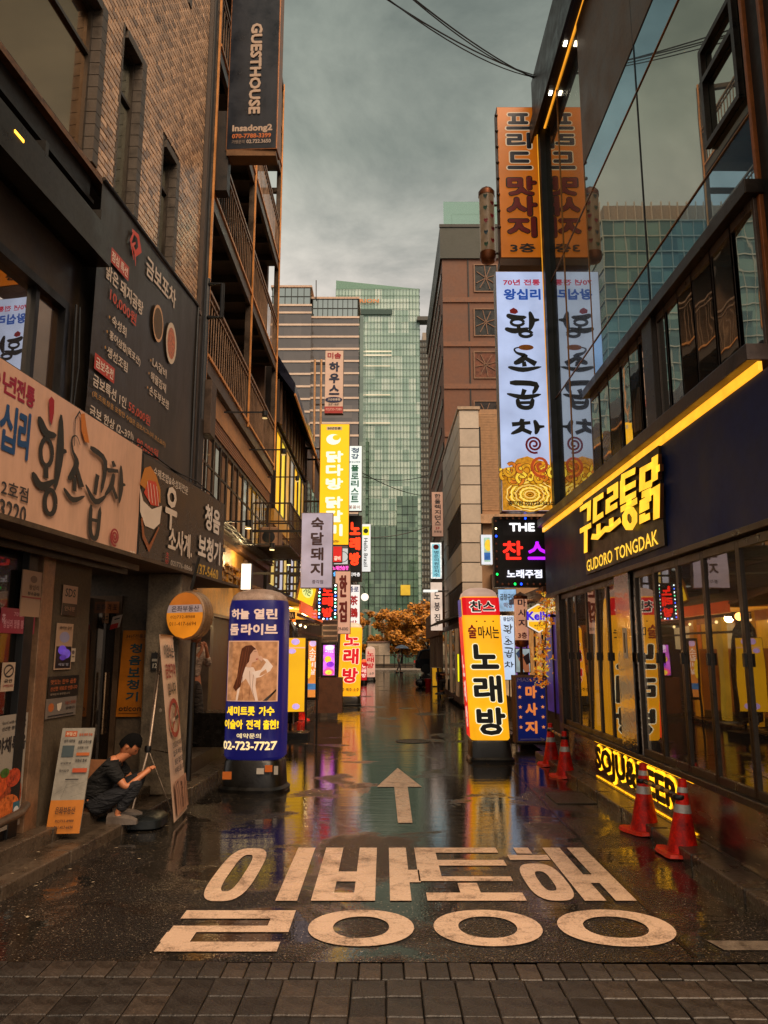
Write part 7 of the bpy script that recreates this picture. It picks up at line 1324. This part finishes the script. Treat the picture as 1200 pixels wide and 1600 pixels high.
# no-smoking banner with water-filled base
BLv, BRv, TLv = V3(-2.06, 7.95, .04), V3(-2.11, 8.66, .04), V3(-2.36, 8.16, 1.87)
f = Fr(BLv, BRv - BLv, TLv - BLv); nb = thing('no_smoking_banner', 'leaning white no smoking banner on a tripod with crossed out cigarette', 'banner', (-2.3, 8.2, 0))
mb = MB(); nx, ny = 6, 16
for j in range(ny + 1):
    for i in range(nx + 1): x, y = i / nx, j / ny; mb.v.append(f.P(x, y, .01 * math.sin(y * 7) * math.sin(x * 3)))
for j in range(ny):
    for i in range(nx): a = j * (nx + 1) + i; mb.f.append((a + nx + 1, a + nx + 2, a + 1, a))
mb.build('sheet', M('c9a890', .42, 0, .1, 3, .03), nb, smooth=True)
DR = P('8c1c1a')
el = [Rr(0, 0, 1, .01, RUST), T('이장소는', .14, .055, .86, .135, INK, b=.05), T('금연구역', .14, .165, .86, .25, DR, b=.05), T('입니다', .22, .275, .8, .345, INK, b=.05),
      ('s', [arc(.5, .475, .34, .095, 0, 361, .07, 36)], DR, {'n': 'printed_ring'}), ('s', [[(.28, .54, .06), (.74, .41, .06)]], DR, {'n': 'printed_slash'}), ('p', [(.5, .47), (.78, .465), (.78, .485), (.5, .49)], INK, {'n': 'printed_cigarette'}), ('p', [(.3, .475), (.5, .47), (.5, .49), (.3, .495)], P('b89a88'), {'n': 'printed_cigarette'}),
      ('s', [[(.4, .46, .02), (.36, .44, .02), (.42, .42, .02), (.38, .4, .02)], [(.48, .46, .02), (.45, .44, .02), (.5, .42, .02), (.46, .4, .02)]], INK, {'n': 'printed_smoke'}),
      T('간접흡연 피해가', .16, .6, .86, .632, INK, b=.04), T('없도록 여러분의', .16, .645, .86, .677, INK, b=.04), T('많은 협조를', .2, .69, .82, .722, INK, b=.04), T('부탁드립니다', .16, .735, .86, .768, INK, b=.04),
      Rr(.08, .80, .92, .975, M('a87c64', .5, 0, .2, 6, 0)), ('s', [[(.18, .95, .02), (.22, .87, .02), (.16, .82, .02), (.3, .81, .02), (.34, .88, .02), (.36, .96, .02)], [(.7, .96, .02), (.72, .86, .02), (.8, .82, .02), (.86, .88, .02), (.84, .96, .02)]], P('4a3028'), {'n': 'printed_figure'}), T('흡연은건강', .45, .82, .58, .96, P('4a3028'), v=1)]
draw(f, nb, el, .014, .0012)
bs = V3(-2.53, 8.45, 0)
bx = V3(-2.52, 8.0, 0)
mb = MB().lathe([(.24, .0), (.27, .02), (.27, .09), (.24, .115), (.06, .12), (.05, .15)], bx, 32, sx=1.35, sy=.9, pw=5); mb.build('water_base', M('15191a', .3, 0, .3, 4, .15), nb, smooth=True)
tp = f.P(.5, .02, -.03)
MB().tube([bx + V3(.02, 0, .12), bx + V3(.13, .12, .75), tp], .016, 8).build('pole', M('a8917c', .3, .8), nb, smooth=True); k_ = bx + V3(.12, .11, .72)
MB().tube([k_, f.P(.12, .985, -.01)], .007, 6).tube([k_, f.P(.95, .7, -.01)], .007, 6).tube([k_ + V3(0, 0, .02), f.P(.1, .03, -.01)], .006, 6).build('support_arm', M('8a7a6a', .3, .8), nb, smooth=True); MB().lathe([(.03, -.03), (.035, 0), (.03, .03)], k_, 12).build('joint', BLACK, nb, smooth=True)
# ================================================================== people
def CLOTH(c):
    m, nt = newmat('cloth_' + c); lk = nt.links.new
    o = nd(nt, 'ShaderNodeOutputMaterial'); p = nd(nt, 'ShaderNodeBsdfPrincipled'); lk(p.outputs[0], o.inputs[0]); tc = nd(nt, 'ShaderNodeTexCoord'); mp = nd(nt, 'ShaderNodeMapping'); mp.inputs['Rotation'].default_value = (.4, .7, .2); mp.inputs['Scale'].default_value = (1, 1, 3.2); lk(tc.outputs['Object'], mp.inputs[0])
    n = nd(nt, 'ShaderNodeTexNoise'); n.inputs['Scale'].default_value = 5; n.inputs['Detail'].default_value = 3; n.inputs['Distortion'].default_value = 1.2; lk(mp.outputs[0], n.inputs['Vector']); r = ramp_node(nt, n.outputs[0], [(.3, tuple(x * .6 for x in rgb(c)[:3]) + (1,)), (.7, tuple(min(1, x * 1.25) for x in rgb(c)[:3]) + (1,))]); lk(r.outputs[0], p.inputs['Base Color']); p.inputs['Roughness'].default_value = .85
    b = nd(nt, 'ShaderNodeBump'); b.inputs['Strength'].default_value = 1; b.inputs['Distance'].default_value = .05; lk(n.outputs[0], b.inputs['Height']); lk(b.outputs[0], p.inputs['Normal']); return m
SKIN = M('b8744e', .5, 0, .12, 9, .05); HAIR = M('060505', .85, 0, .3, 40, .8, (1, 1, 1), .15)
def skin(name, pts, edges, mat, parent, root=0, sub=2):
    me = bpy.data.meshes.new(name); me.from_pydata([p[:3] for p in pts], edges, []); o = bpy.data.objects.new(name, me); C.objects.link(o); o.parent = parent; me.materials.append(mat)
    m = o.modifiers.new('s', 'SKIN'); m.use_smooth_shade = True
    for i, v_ in enumerate(me.skin_vertices[0].data): r = pts[i][3]; v_.radius = (r, pts[i][4] if len(pts[i]) > 4 else r); v_.use_root = (i == root)
    s_ = o.modifiers.new('u', 'SUBSURF'); s_.levels = sub; s_.render_levels = sub; return o
def hand(body_pts, body_edges, wrist, palm, dirs, curl):
    """adds a palm and five fingers to a skin skeleton; wrist = index, palm = point"""
    wi = wrist; body_pts.append((palm.x, palm.y, palm.z, .026)); pi = len(body_pts) - 1; body_edges.append((wi, pi)); return pi
def figure(name, label, loc, rotz, J, shirt, trousers, hairpts=None, shoe='1a1715'):
    """J: joint positions in metres, local, person facing +X"""
    t = thing(name, label, 'person', (0, 0, 0)); V = {k: Vector(v) for k, v in J.items() if isinstance(v, tuple)}
    P_, E_ = [], []
    def a(p, r, link=None): P_.append((p.x, p.y, p.z, r)); i = len(P_) - 1; (E_.append((link, i)) if link is not None else None); return i
    pel = a(V['pelvis'], .105); wa_ = a(V['waist'], .1, pel); ch = a(V['chest'], .115, wa_); nk = a(V['neck'], .05, ch)
    tips = []
    for s_ in ('l', 'r'):
        h_ = a(V['hip_' + s_], .085, pel); k = a(V['knee_' + s_], .055, h_); cf = a(V['knee_' + s_].lerp(V['ankle_' + s_], .35), .052, k); an = a(V['ankle_' + s_], .035, cf); ft = a(V['toe_' + s_], .03, an)
        sh_ = a(V['shoulder_' + s_], .058, ch); el_ = a(V['elbow_' + s_], .04, sh_); wr = a(V['wrist_' + s_], .026, el_); pm = a(V['palm_' + s_], .03, wr)
    body = skin('body', P_, E_, SKIN, t)
    # fingers: five short chains rooted in each palm, curled towards what is held
    for s_ in ('l', 'r'):
        pm = V['palm_' + s_]; d = (pm - V['wrist_' + s_]).normalized(); side = d.cross(V3(0, 0, 1)).normalized() if abs(d.z) < .9 else V3(0, 1, 0); nrm = side.cross(d)
        for k, ln in enumerate((.05, .062, .066, .06, .048)):
            if k == 0: b = pm - side * .02 - d * .01; q = [b, b - side * .025 + d * .012, b - side * .03 + d * .03 - nrm * .01]
            else: b = pm + side * (-.03 + k * .014) ; q = [b, b + d * ln * .55, b + d * ln * .8 - nrm * ln * .35]
            MB().tube(q, [.0095, .0085, .006], 7).build('finger', SKIN, t, smooth=True, local=True)
    # head with face
    H = V['head']; yaw = J.get('yaw', 0); pit = J.get('pitch', 0)
    rm = Matrix.Translation(H) @ Matrix.Rotation(yaw, 4, 'Z') @ Matrix.Rotation(pit, 4, 'Y')
    hd = MB(); n, m = 20, 14
    for j in range(m + 1):
        ph = math.pi * j / m; z = -math.cos(ph) * .118; w = math.sin(ph)
        for i in range(n):
            th = 2 * math.pi * i / n; x = math.cos(th) * .095 * w; y = math.sin(th) * .076 * w
            if z < 0: x *= 1 - .12 * (z / -.118) * (1 if x > 0 else 2.0); y *= 1 - .28 * (z / -.118)
            if x > .05 and abs(y) < .02: x += .022 * math.exp(-((z + .015) / .022) ** 2) ; x += .006 * math.exp(-((z + .06) / .015) ** 2)
            if x > .05 and .018 < abs(y) < .05 : x -= .008 * math.exp(-((z - .012) / .014) ** 2)
            hd.v.append(V3(x, y, z))
    for j in range(m):
        for i in range(n): q0 = j * n + i; q1 = j * n + (i + 1) % n; hd.f.append((q0, q1, q1 + n, q0 + n))
    hd.xf(rm).build('head', SKIN, t, smooth=True, local=True)
    ft_ = MB()
    for s_ in (-1, 1): ft_.ball((.083, s_ * .032, .012), .011, 8, 6, (.6, 1.2, .8))
    ft_.xf(rm).build('eyes', P('14100e'), t, local=True); MB().ball((.084, 0, -.062), .014, 8, 5, (.5, 1.5, .4)).xf(rm).build('mouth', P('7a3a30'), t, local=True)
    for s_ in (-1, 1): MB().ball((-.005, s_ * .077, -.005), .026, 8, 6, (.7, .35, 1.2)).xf(rm).build('ear', SKIN, t, smooth=True, local=True)
    ha = MB(); rr = random.Random(4); n, m = 26, 16
    for j in range(m + 1):
        ph = math.pi * j / m; z = math.cos(ph)
        for i in range(n):
            th = 2 * math.pi * i / n; q = 1.09 + .05 * math.sin(7 * th + 3 * ph) * math.sin(9 * ph + th) + rr.uniform(-.015, .025); ha.v.append(V3(math.cos(th) * math.sin(ph) * .095 * q - .004, math.sin(th) * math.sin(ph) * .078 * q, z * .12 * q + .004))
    for j in range(m):
        for i in range(n):
            f_ = (j * n + i, (j + 1) * n + i, (j + 1) * n + (i + 1) % n, j * n + (i + 1) % n); c_ = sum((ha.v[k] for k in f_), V3(0, 0, 0)) / 4
            if (c_.x > .035 and c_.z < .06) or (c_.z < -.035 and c_.x > -.03) or c_.z < -.07 or (abs(c_.y) > .06 and c_.z < .0 and c_.x > -.03): continue
            ha.f.append(f_)
    ha.xf(rm).build('hair', HAIR, t, smooth=True, local=True)
    MB().tube([V['neck'] - V3(0, 0, .03), H - V3(.01, 0, .07)], [.05, .047], 12).build('neck', SKIN, t, smooth=True, local=True)
    # clothes
    Q, D = [], []
    def b(p, r, link=None, r2=None): Q.append((p.x, p.y, p.z, r) + ((r2,) if r2 else ())); i = len(Q) - 1; (D.append((link, i)) if link is not None else None); return i
    ft = J.get('fat', 1); w0 = b(V['waist'].lerp(V['pelvis'], .75), .135 * ft, None); w1 = b(V['waist'], .135 * ft, w0); c1_ = b(V['chest'], .15 * min(ft, 1.1), w1); n1 = b(V['chest'].lerp(V['neck'], .75), .075, c1_)
    for s_ in ('l', 'r'): sh_ = b(V['shoulder_' + s_], .078, c1_); e1 = b(V['shoulder_' + s_].lerp(V['elbow_' + s_], J.get('sleeve', .7)), .064, sh_); (b(V['elbow_' + s_].lerp(V['wrist_' + s_], .6), .048, b(V['elbow_' + s_], .055, e1)) if J.get('long') else None)
    skin('shirt', Q, D, shirt, t)
    Q, D = [], []
    p0 = b(V['pelvis'], .125); b(V['pelvis'].lerp(V['waist'], .5), .115, p0)
    for s_ in ('l', 'r'): h_ = b(V['hip_' + s_], .1, p0); k = b(V['knee_' + s_], .075, h_); b(V['knee_' + s_].lerp(V['ankle_' + s_], .88), .055, b(V['knee_' + s_].lerp(V['ankle_' + s_], .4), .065, k))
    skin('trousers', Q, D, trousers, t)
    for s_ in ('l', 'r'):
        A_, T_ = V['ankle_' + s_], V['toe_' + s_]; d = T_ - A_; d.z = 0; d.normalize(); sd = V3(-d.y, d.x, 0); mb = MB(); base = A_ - d * .06; base.z = 0
        for i, (q, w, h) in enumerate(((-.02, .042, .1), (.04, .048, .115), (.13, .052, .095), (.22, .05, .075), (.28, .03, .05))):
            c = base + d * q; mb.v += [c - sd * w + V3(0, 0, .0), c - sd * w * .9 + V3(0, 0, h * .7), c + V3(0, 0, h), c + sd * w * .9 + V3(0, 0, h * .7), c + sd * w]
        for i in range(4):
            for k in range(4): a0 = i * 5 + k; mb.f.append((a0, a0 + 1, a0 + 6, a0 + 5))
            mb.f.append((i * 5 + 4, i * 5, i * 5 + 5, i * 5 + 9))
        mb.f += [(0, 4, 3, 2, 1), (20, 21, 22, 23, 24)]; mb.build('shoe', M(shoe, .4), t, smooth=True, local=True)
    t.location = loc; t.rotation_euler = (0, 0, rotz); sz_ = J.get('size', 1); t.scale = (sz_, sz_, sz_); LOC[t.name] = Vector(loc); return t
crouch = {'pelvis': (-.27, 0, .16), 'waist': (-.30, 0, .30), 'chest': (-.17, 0, .50), 'neck': (-.07, 0, .64), 'head': (.04, 0, .745), 'pitch': .8, 'sleeve': .72,
          'hip_l': (-.24, .11, .17), 'hip_r': (-.24, -.11, .17), 'knee_l': (.16, .17, .44), 'knee_r': (.18, -.16, .40), 'ankle_l': (-.05, .14, .08), 'ankle_r': (-.04, -.13, .08), 'toe_l': (.12, .17, .03), 'toe_r': (.13, -.15, .03),
          'shoulder_l': (-.11, .17, .55), 'shoulder_r': (-.11, -.17, .55), 'elbow_l': (.04, .2, .36), 'elbow_r': (.06, -.2, .35), 'wrist_l': (.20, .06, .47), 'wrist_r': (.21, -.08, .47), 'palm_l': (.25, .03, .51), 'palm_r': (.26, -.03, .51), 'fat': 1.28, 'size': .94}
cp = gp(192, 1282, .2)
figure('person', 'man in black t-shirt and dark jeans squatting in the doorway looking at his hands', (-2.52, 7.8, .09), .12, crouch, CLOTH('070708'), CLOTH('14161c'), shoe='5a5048')
stand = {'pelvis': (0, 0, .95), 'waist': (-.02, 0, 1.12), 'chest': (-.03, 0, 1.34), 'neck': (.0, 0, 1.5), 'head': (.04, 0, 1.63), 'pitch': .25, 'sleeve': .8, 'long': 1,
         'hip_l': (0, .1, .92), 'hip_r': (0, -.1, .92), 'knee_l': (.06, .11, .5), 'knee_r': (.0, -.1, .5), 'ankle_l': (.0, .12, .08), 'ankle_r': (-.06, -.1, .08), 'toe_l': (.15, .14, .03), 'toe_r': (.1, -.12, .03),
         'shoulder_l': (0, .19, 1.42), 'shoulder_r': (0, -.19, 1.42), 'elbow_l': (.14, .2, 1.2), 'elbow_r': (.16, -.2, 1.2), 'wrist_l': (.2, .07, 1.43), 'wrist_r': (.22, -.06, 1.43), 'palm_l': (.2, .04, 1.51), 'palm_r': (.2, -.03, 1.51)}
figure('person', 'person in loose white shirt and grey trousers standing under the round sign', (-2.93, 12.0, .28), -.5, stand, CLOTH('b8a08a'), CLOTH('38302a'))
pl = thing('planter_block', 'dark polished stone block behind the navy pillar sign at the step', 'planter', (-2.55, 12.2, .28)); MB().box(-2.9, 11.95, .28, -2.05, 12.6, .78).build('block', M('1c1916', .22, .1, .6, 14, .1), pl, bevel=.01)
walk = dict(stand); walk.update({'long': 0, 'sleeve': .7, 'ankle_l': (.2, .1, .08), 'toe_l': (.36, .1, .05), 'knee_l': (.16, .1, .5), 'ankle_r': (-.22, -.1, .1), 'toe_r': (-.08, -.1, .03), 'wrist_l': (.2, .2, 1.1), 'palm_l': (.24, .2, 1.12), 'elbow_l': (.02, .24, 1.16), 'wrist_r': (.22, -.1, 1.35), 'palm_r': (.23, -.1, 1.4), 'pitch': 0})
p = gp(624, 1053); figure('person', 'far pedestrian in pale clothes crossing the alley end under an umbrella', (p[0], 62, 0), .3, walk, M('b89a88', .6), M('4a3a34', .6))
u = thing('umbrella', 'small pale blue open umbrella held by the far pedestrian', 'umbrella', (p[0] + .25, 61.9, 1.3)); c = LOC[u.name]
MB().lathe([(.55, .6), (.45, .72), (.25, .82), (.02, .88)], c, 10).build('canopy', M('6a7c94', .4), u); MB().tube([c, c + V3(0, 0, .86)], .012, 6).build('shaft', BLACK, u)
sit = {'pelvis': (0, 0, .5), 'waist': (0, 0, .66), 'chest': (.04, 0, .88), 'neck': (.08, 0, 1.04), 'head': (.12, 0, 1.16), 'pitch': .3, 'sleeve': .8, 'hip_l': (.02, .1, .48), 'hip_r': (.02, -.1, .48), 'knee_l': (.42, .12, .5), 'knee_r': (.42, -.12, .48), 'ankle_l': (.4, .12, .08), 'ankle_r': (.38, -.12, .08), 'toe_l': (.54, .13, .03), 'toe_r': (.52, -.13, .03), 'shoulder_l': (.05, .18, .97), 'shoulder_r': (.05, -.18, .97), 'elbow_l': (.16, .2, .74), 'elbow_r': (.18, -.2, .74), 'wrist_l': (.34, .1, .72), 'wrist_r': (.36, -.08, .74), 'palm_l': (.38, .07, .73), 'palm_r': (.4, -.05, .75)}
figure('person', 'dark haired person seated on a stool by the beige building with brown top', (2.55, 29.5, .09), 2.9, sit, M('6a4434', .6), M('1c1a18', .6))
s = thing('stool', 'small round stool under the seated person', 'stool', (2.57, 29.5, .09)); MB().lathe([(.17, .36), (.18, .38), (.17, .41)], LOC[s.name], 16).build('seat', RED, s); 
for k in range(4): a = k * math.pi / 2 + .7; MB().bar(LOC[s.name] + V3(math.cos(a) * .12, math.sin(a) * .12, .36), LOC[s.name] + V3(math.cos(a) * .17, math.sin(a) * .17, 0), .02).build('leg', STEEL, s)
# ================================================================== dark car at the crossing street
cr = thing('parked_car', 'dark grey off-road car at the crossing street, partly behind the brown building', 'car', (4.6, 60, 0)); CB = M('1a1e26', .22, .5, .1, 2, .02)
prof = [(2.38, .45), (2.36, .95), (2.5, 1.08), (2.75, 1.72), (3.1, 1.85), (5.3, 1.83), (5.75, 1.15), (6.7, 1.02), (6.8, .5), (6.6, .38), (2.5, .38)]
MB().prism([(x, 59.2, z) for x, z in prof], (0, 1.8, 0)).build('body', CB, cr, bevel=.06)
for y, nv in ((59.19, -.01), (61.01, .01)):
    for q in ([(2.68, 1.12), (2.9, 1.66), (3.6, 1.7), (3.6, 1.12)], [(3.7, 1.12), (3.7, 1.7), (4.7, 1.7), (4.7, 1.12)], [(4.8, 1.12), (4.8, 1.7), (5.2, 1.68), (5.6, 1.14)]): MB().prism([(x, y, z) for x, z in q], (0, nv, 0)).build('window', GLASS('1a2024', .5, 0, 0), cr)
MB().prism([(2.47, 59.35, 1.12), (2.47, 60.85, 1.12), (2.7, 60.75, 1.66), (2.7, 59.45, 1.66)], (-.02, 0, .01)).build('rear_window', GLASS('8a9298', .6, 0, 0), cr)
for x in (3.2, 5.9):
    for y in (59.15, 61.05):
        w = MB().lathe([(.2, -.1), (.34, -.1), (.36, -.06), (.36, .06), (.34, .1), (.2, .1)], (0, 0, 0), 20).xf(Matrix.Translation((x, y, .36)) @ Matrix.Rotation(math.pi / 2, 4, 'X')).build('wheel', BLACK, cr, smooth=True); MB().lathe([(.2, -.11), (.05, -.12), (.01, -.12)], (0, 0, 0), 12).xf(Matrix.Translation((x, y, .36)) @ Matrix.Rotation(math.pi / 2 * (1 if y < 60 else -1), 4, 'X')).build('rim', STEEL, w)
for y in (59.35, 60.65): MB().box(2.33, y, .8, 2.37, y + .2, .98).build('tail_light', E('c83020', .6, 0), cr)
MB().box(2.28, 59.2, .42, 2.36, 61.0, .62).build('bumper', M('b8aca0', .3, .6), cr)
# ================================================================== street clutter on the far right
def simple(name, label, cat, loc, parts, grp=None):
    t = thing(name, label, cat, loc, grp)
    for nm, mat, fn in parts: fn(MB(), Vector(loc)).build(nm, mat, t)
    return t
simple('advert_stand', 'small yellow board leaning among the far right clutter', 'board', (2.35, 38, .0), [('panel', E('e8a41c', .5, .2), lambda m, l: m.hexa(l, (.5, 0, 0), (0, .2, .9), (0, .04, 0))), ('foot', BLACK, lambda m, l: m.box(l.x, l.y, 0, l.x + .5, l.y + .3, .04))])
simple('bucket', 'round red bucket on the ground by the far right clutter', 'bucket', (2.1, 37.4, 0), [('body', RED, lambda m, l: m.lathe([(.12, 0), (.17, .38), (.18, .4), (.16, .4)], l, 16)), ('handle', BLACK, lambda m, l: m.tube([l + V3(-.17, 0, .38), l + V3(-.1, 0, .5), l + V3(.1, 0, .5), l + V3(.17, 0, .38)], .01, 5))])
simple('waste_bag', 'dark full refuse bag slumped beside the red bucket', 'bag', (1.75, 37.6, 0), [('bag', M('15161a', .25, 0, .5, 6, .5), lambda m, l: m.ball(l + V3(0, 0, .2), .26, 14, 9, (1, .9, .8))), ('knot', M('15161a', .3), lambda m, l: m.lathe([(.03, .38), (.06, .5)], l, 8))])
simple('motor_scooter', 'parked delivery scooter facing the wall by the seated person', 'scooter', (2.3, 32, .0), [('body', M('5a2018', .3), lambda m, l: m.bar(l + V3(-.05, -.5, .5), l + V3(-.05, .5, .7), .22, .25).bar(l + V3(-.05, .5, .4), l + V3(-.05, .7, 1.0), .1)), ('wheel', BLACK, lambda m, l: m.tube([l + V3(-.03, .62, .22), l + V3(-.09, .62, .22)], .22, 16)), ('wheel', BLACK, lambda m, l: m.tube([l + V3(-.03, -.5, .22), l + V3(-.09, -.5, .22)], .22, 16)), ('seat', BLACK, lambda m, l: m.bar(l + V3(-.05, -.55, .82), l + V3(-.05, .15, .8), .24, .1)), ('handlebar', STEEL, lambda m, l: m.bar(l + V3(-.35, .6, 1.02), l + V3(.25, .6, 1.02), .03))])
simple('cardboard_box', 'flattened brown cardboard box leaning behind the squatting man', 'box', (-3.05, 8.15, .2), [('panel', M('8a5a38', .7), lambda m, l: m.hexa(l, (.35, -.05, 0), (-.1, .1, .4), (0, .02, 0))), ('flap', M('9a6a44', .7), lambda m, l: m.hexa(l + V3(-.05, 0, 0), (.42, -.1, 0), (0, -.2, .02), (0, 0, .01)))])
simple('plastic_bag', 'crumpled white plastic bag lying on the step by the squatting man', 'bag', (-2.72, 8.35, .2), [('bag', P('8a7a68'), lambda m, l: m.ball(l + V3(.0, 0, .03), .09, 10, 7, (1.3, .8, .4)))])
simple('hand_cart', 'dark folding hand trolley leaning on the beige building shopfront', 'trolley', (2.42, 26.5, .09), [('frame', FRAME, lambda m, l: m.bar(l, l + V3(.2, .05, 1.0), .03).bar(l + V3(0, .4, 0), l + V3(.2, .45, 1.0), .03).bar(l + V3(.2, .05, 1.0), l + V3(.2, .45, 1.0), .03)), ('plate', FRAME, lambda m, l: m.box(l.x - .25, l.y, l.z + .02, l.x, l.y + .4, l.z + .05)), ('wheel', BLACK, lambda m, l: m.tube([l + V3(0, -.05, .09), l + V3(0, 0, .09)], .09, 12))])
# small litter on the wet step and road edge
rr = random.Random(11); mb = MB()
for k in range(70):
    y = rr.uniform(4.8, 11); x = lx(-2.42, y) + rr.uniform(-.3, .5); c = V3(x, y, .1 + .004 if x < lx(-2.44, y) else .006); a = V3(rr.uniform(-1, 1), rr.uniform(-1, 1), 0).normalized() * rr.uniform(.006, .022); b = V3(-a.y, a.x, 0) * rr.uniform(.2, .6); mb.quad(c - a, c - b, c + a, c + b)
mb.build('litter', P('b8a488'), None, loc=(-2.3, 7, 0), kind='stuff', label='tiny pale scraps and cigarette ends scattered along the kerb', cat='litter')
bpy.data.objects.remove(_fo)

# cable bundles and small fittings on the left fronts
cb = thing('wall_cables', 'bundle of slack black cables running along the left fronts above the charcoal board', 'cable', (-2.7, 11, 4.4))
for k in range(5):
    rr = random.Random(k); y0, y1 = 6.98, 19.0; pts = []
    for i in range(40):
        y = y0 + (y1 - y0) * i / 39; x = (lx(-2.74, y) if y < 11 else -2.74) + .012 * k; pts.append((x, y, 3.86 + .02 * k - .05 * abs(math.sin(i * .55 + k)) + (0 if y < 10.9 else -.05)))
    MB().tube(pts, .009, 5).build('cable', BLACK, cb)
mc = MB().lathe([(.33, .001), (.33, .008), (.3, .010), (.3, .006), (.01, .006)], (0, 0, 0), 32).build('manhole_cover', M('2a2521', .3, .7, .4, 30, .8), None, loc=(0, 0, 0), label='round iron manhole cover set in the wet road beyond the arrow', cat='manhole cover'); mc.location = (.55, 15.2, 0)
seam = MB()
for (x0, y0, x1, y1) in ((1.75, 4.7, 1.9, 13.5), (-1.9, 9.8, -1.75, 24), (-1.8, 13.6, 2.3, 13.8), (.9, 14, 1.1, 30)):
    for i in range(24):
        a = V3(x0 + (x1 - x0) * i / 24 + R.uniform(-.01, .01), y0 + (y1 - y0) * i / 24, .0025); b = V3(x0 + (x1 - x0) * (i + 1) / 24 + R.uniform(-.01, .01), y0 + (y1 - y0) * (i + 1) / 24, .0025); d = (b - a).normalized() * .014; n_ = V3(-d.y, d.x, 0); seam.quad(a - n_, a + n_, b + n_, b - n_)
seam.build('tar_seam', M('0a0908', .12, 0, .2, 5, .2), road)
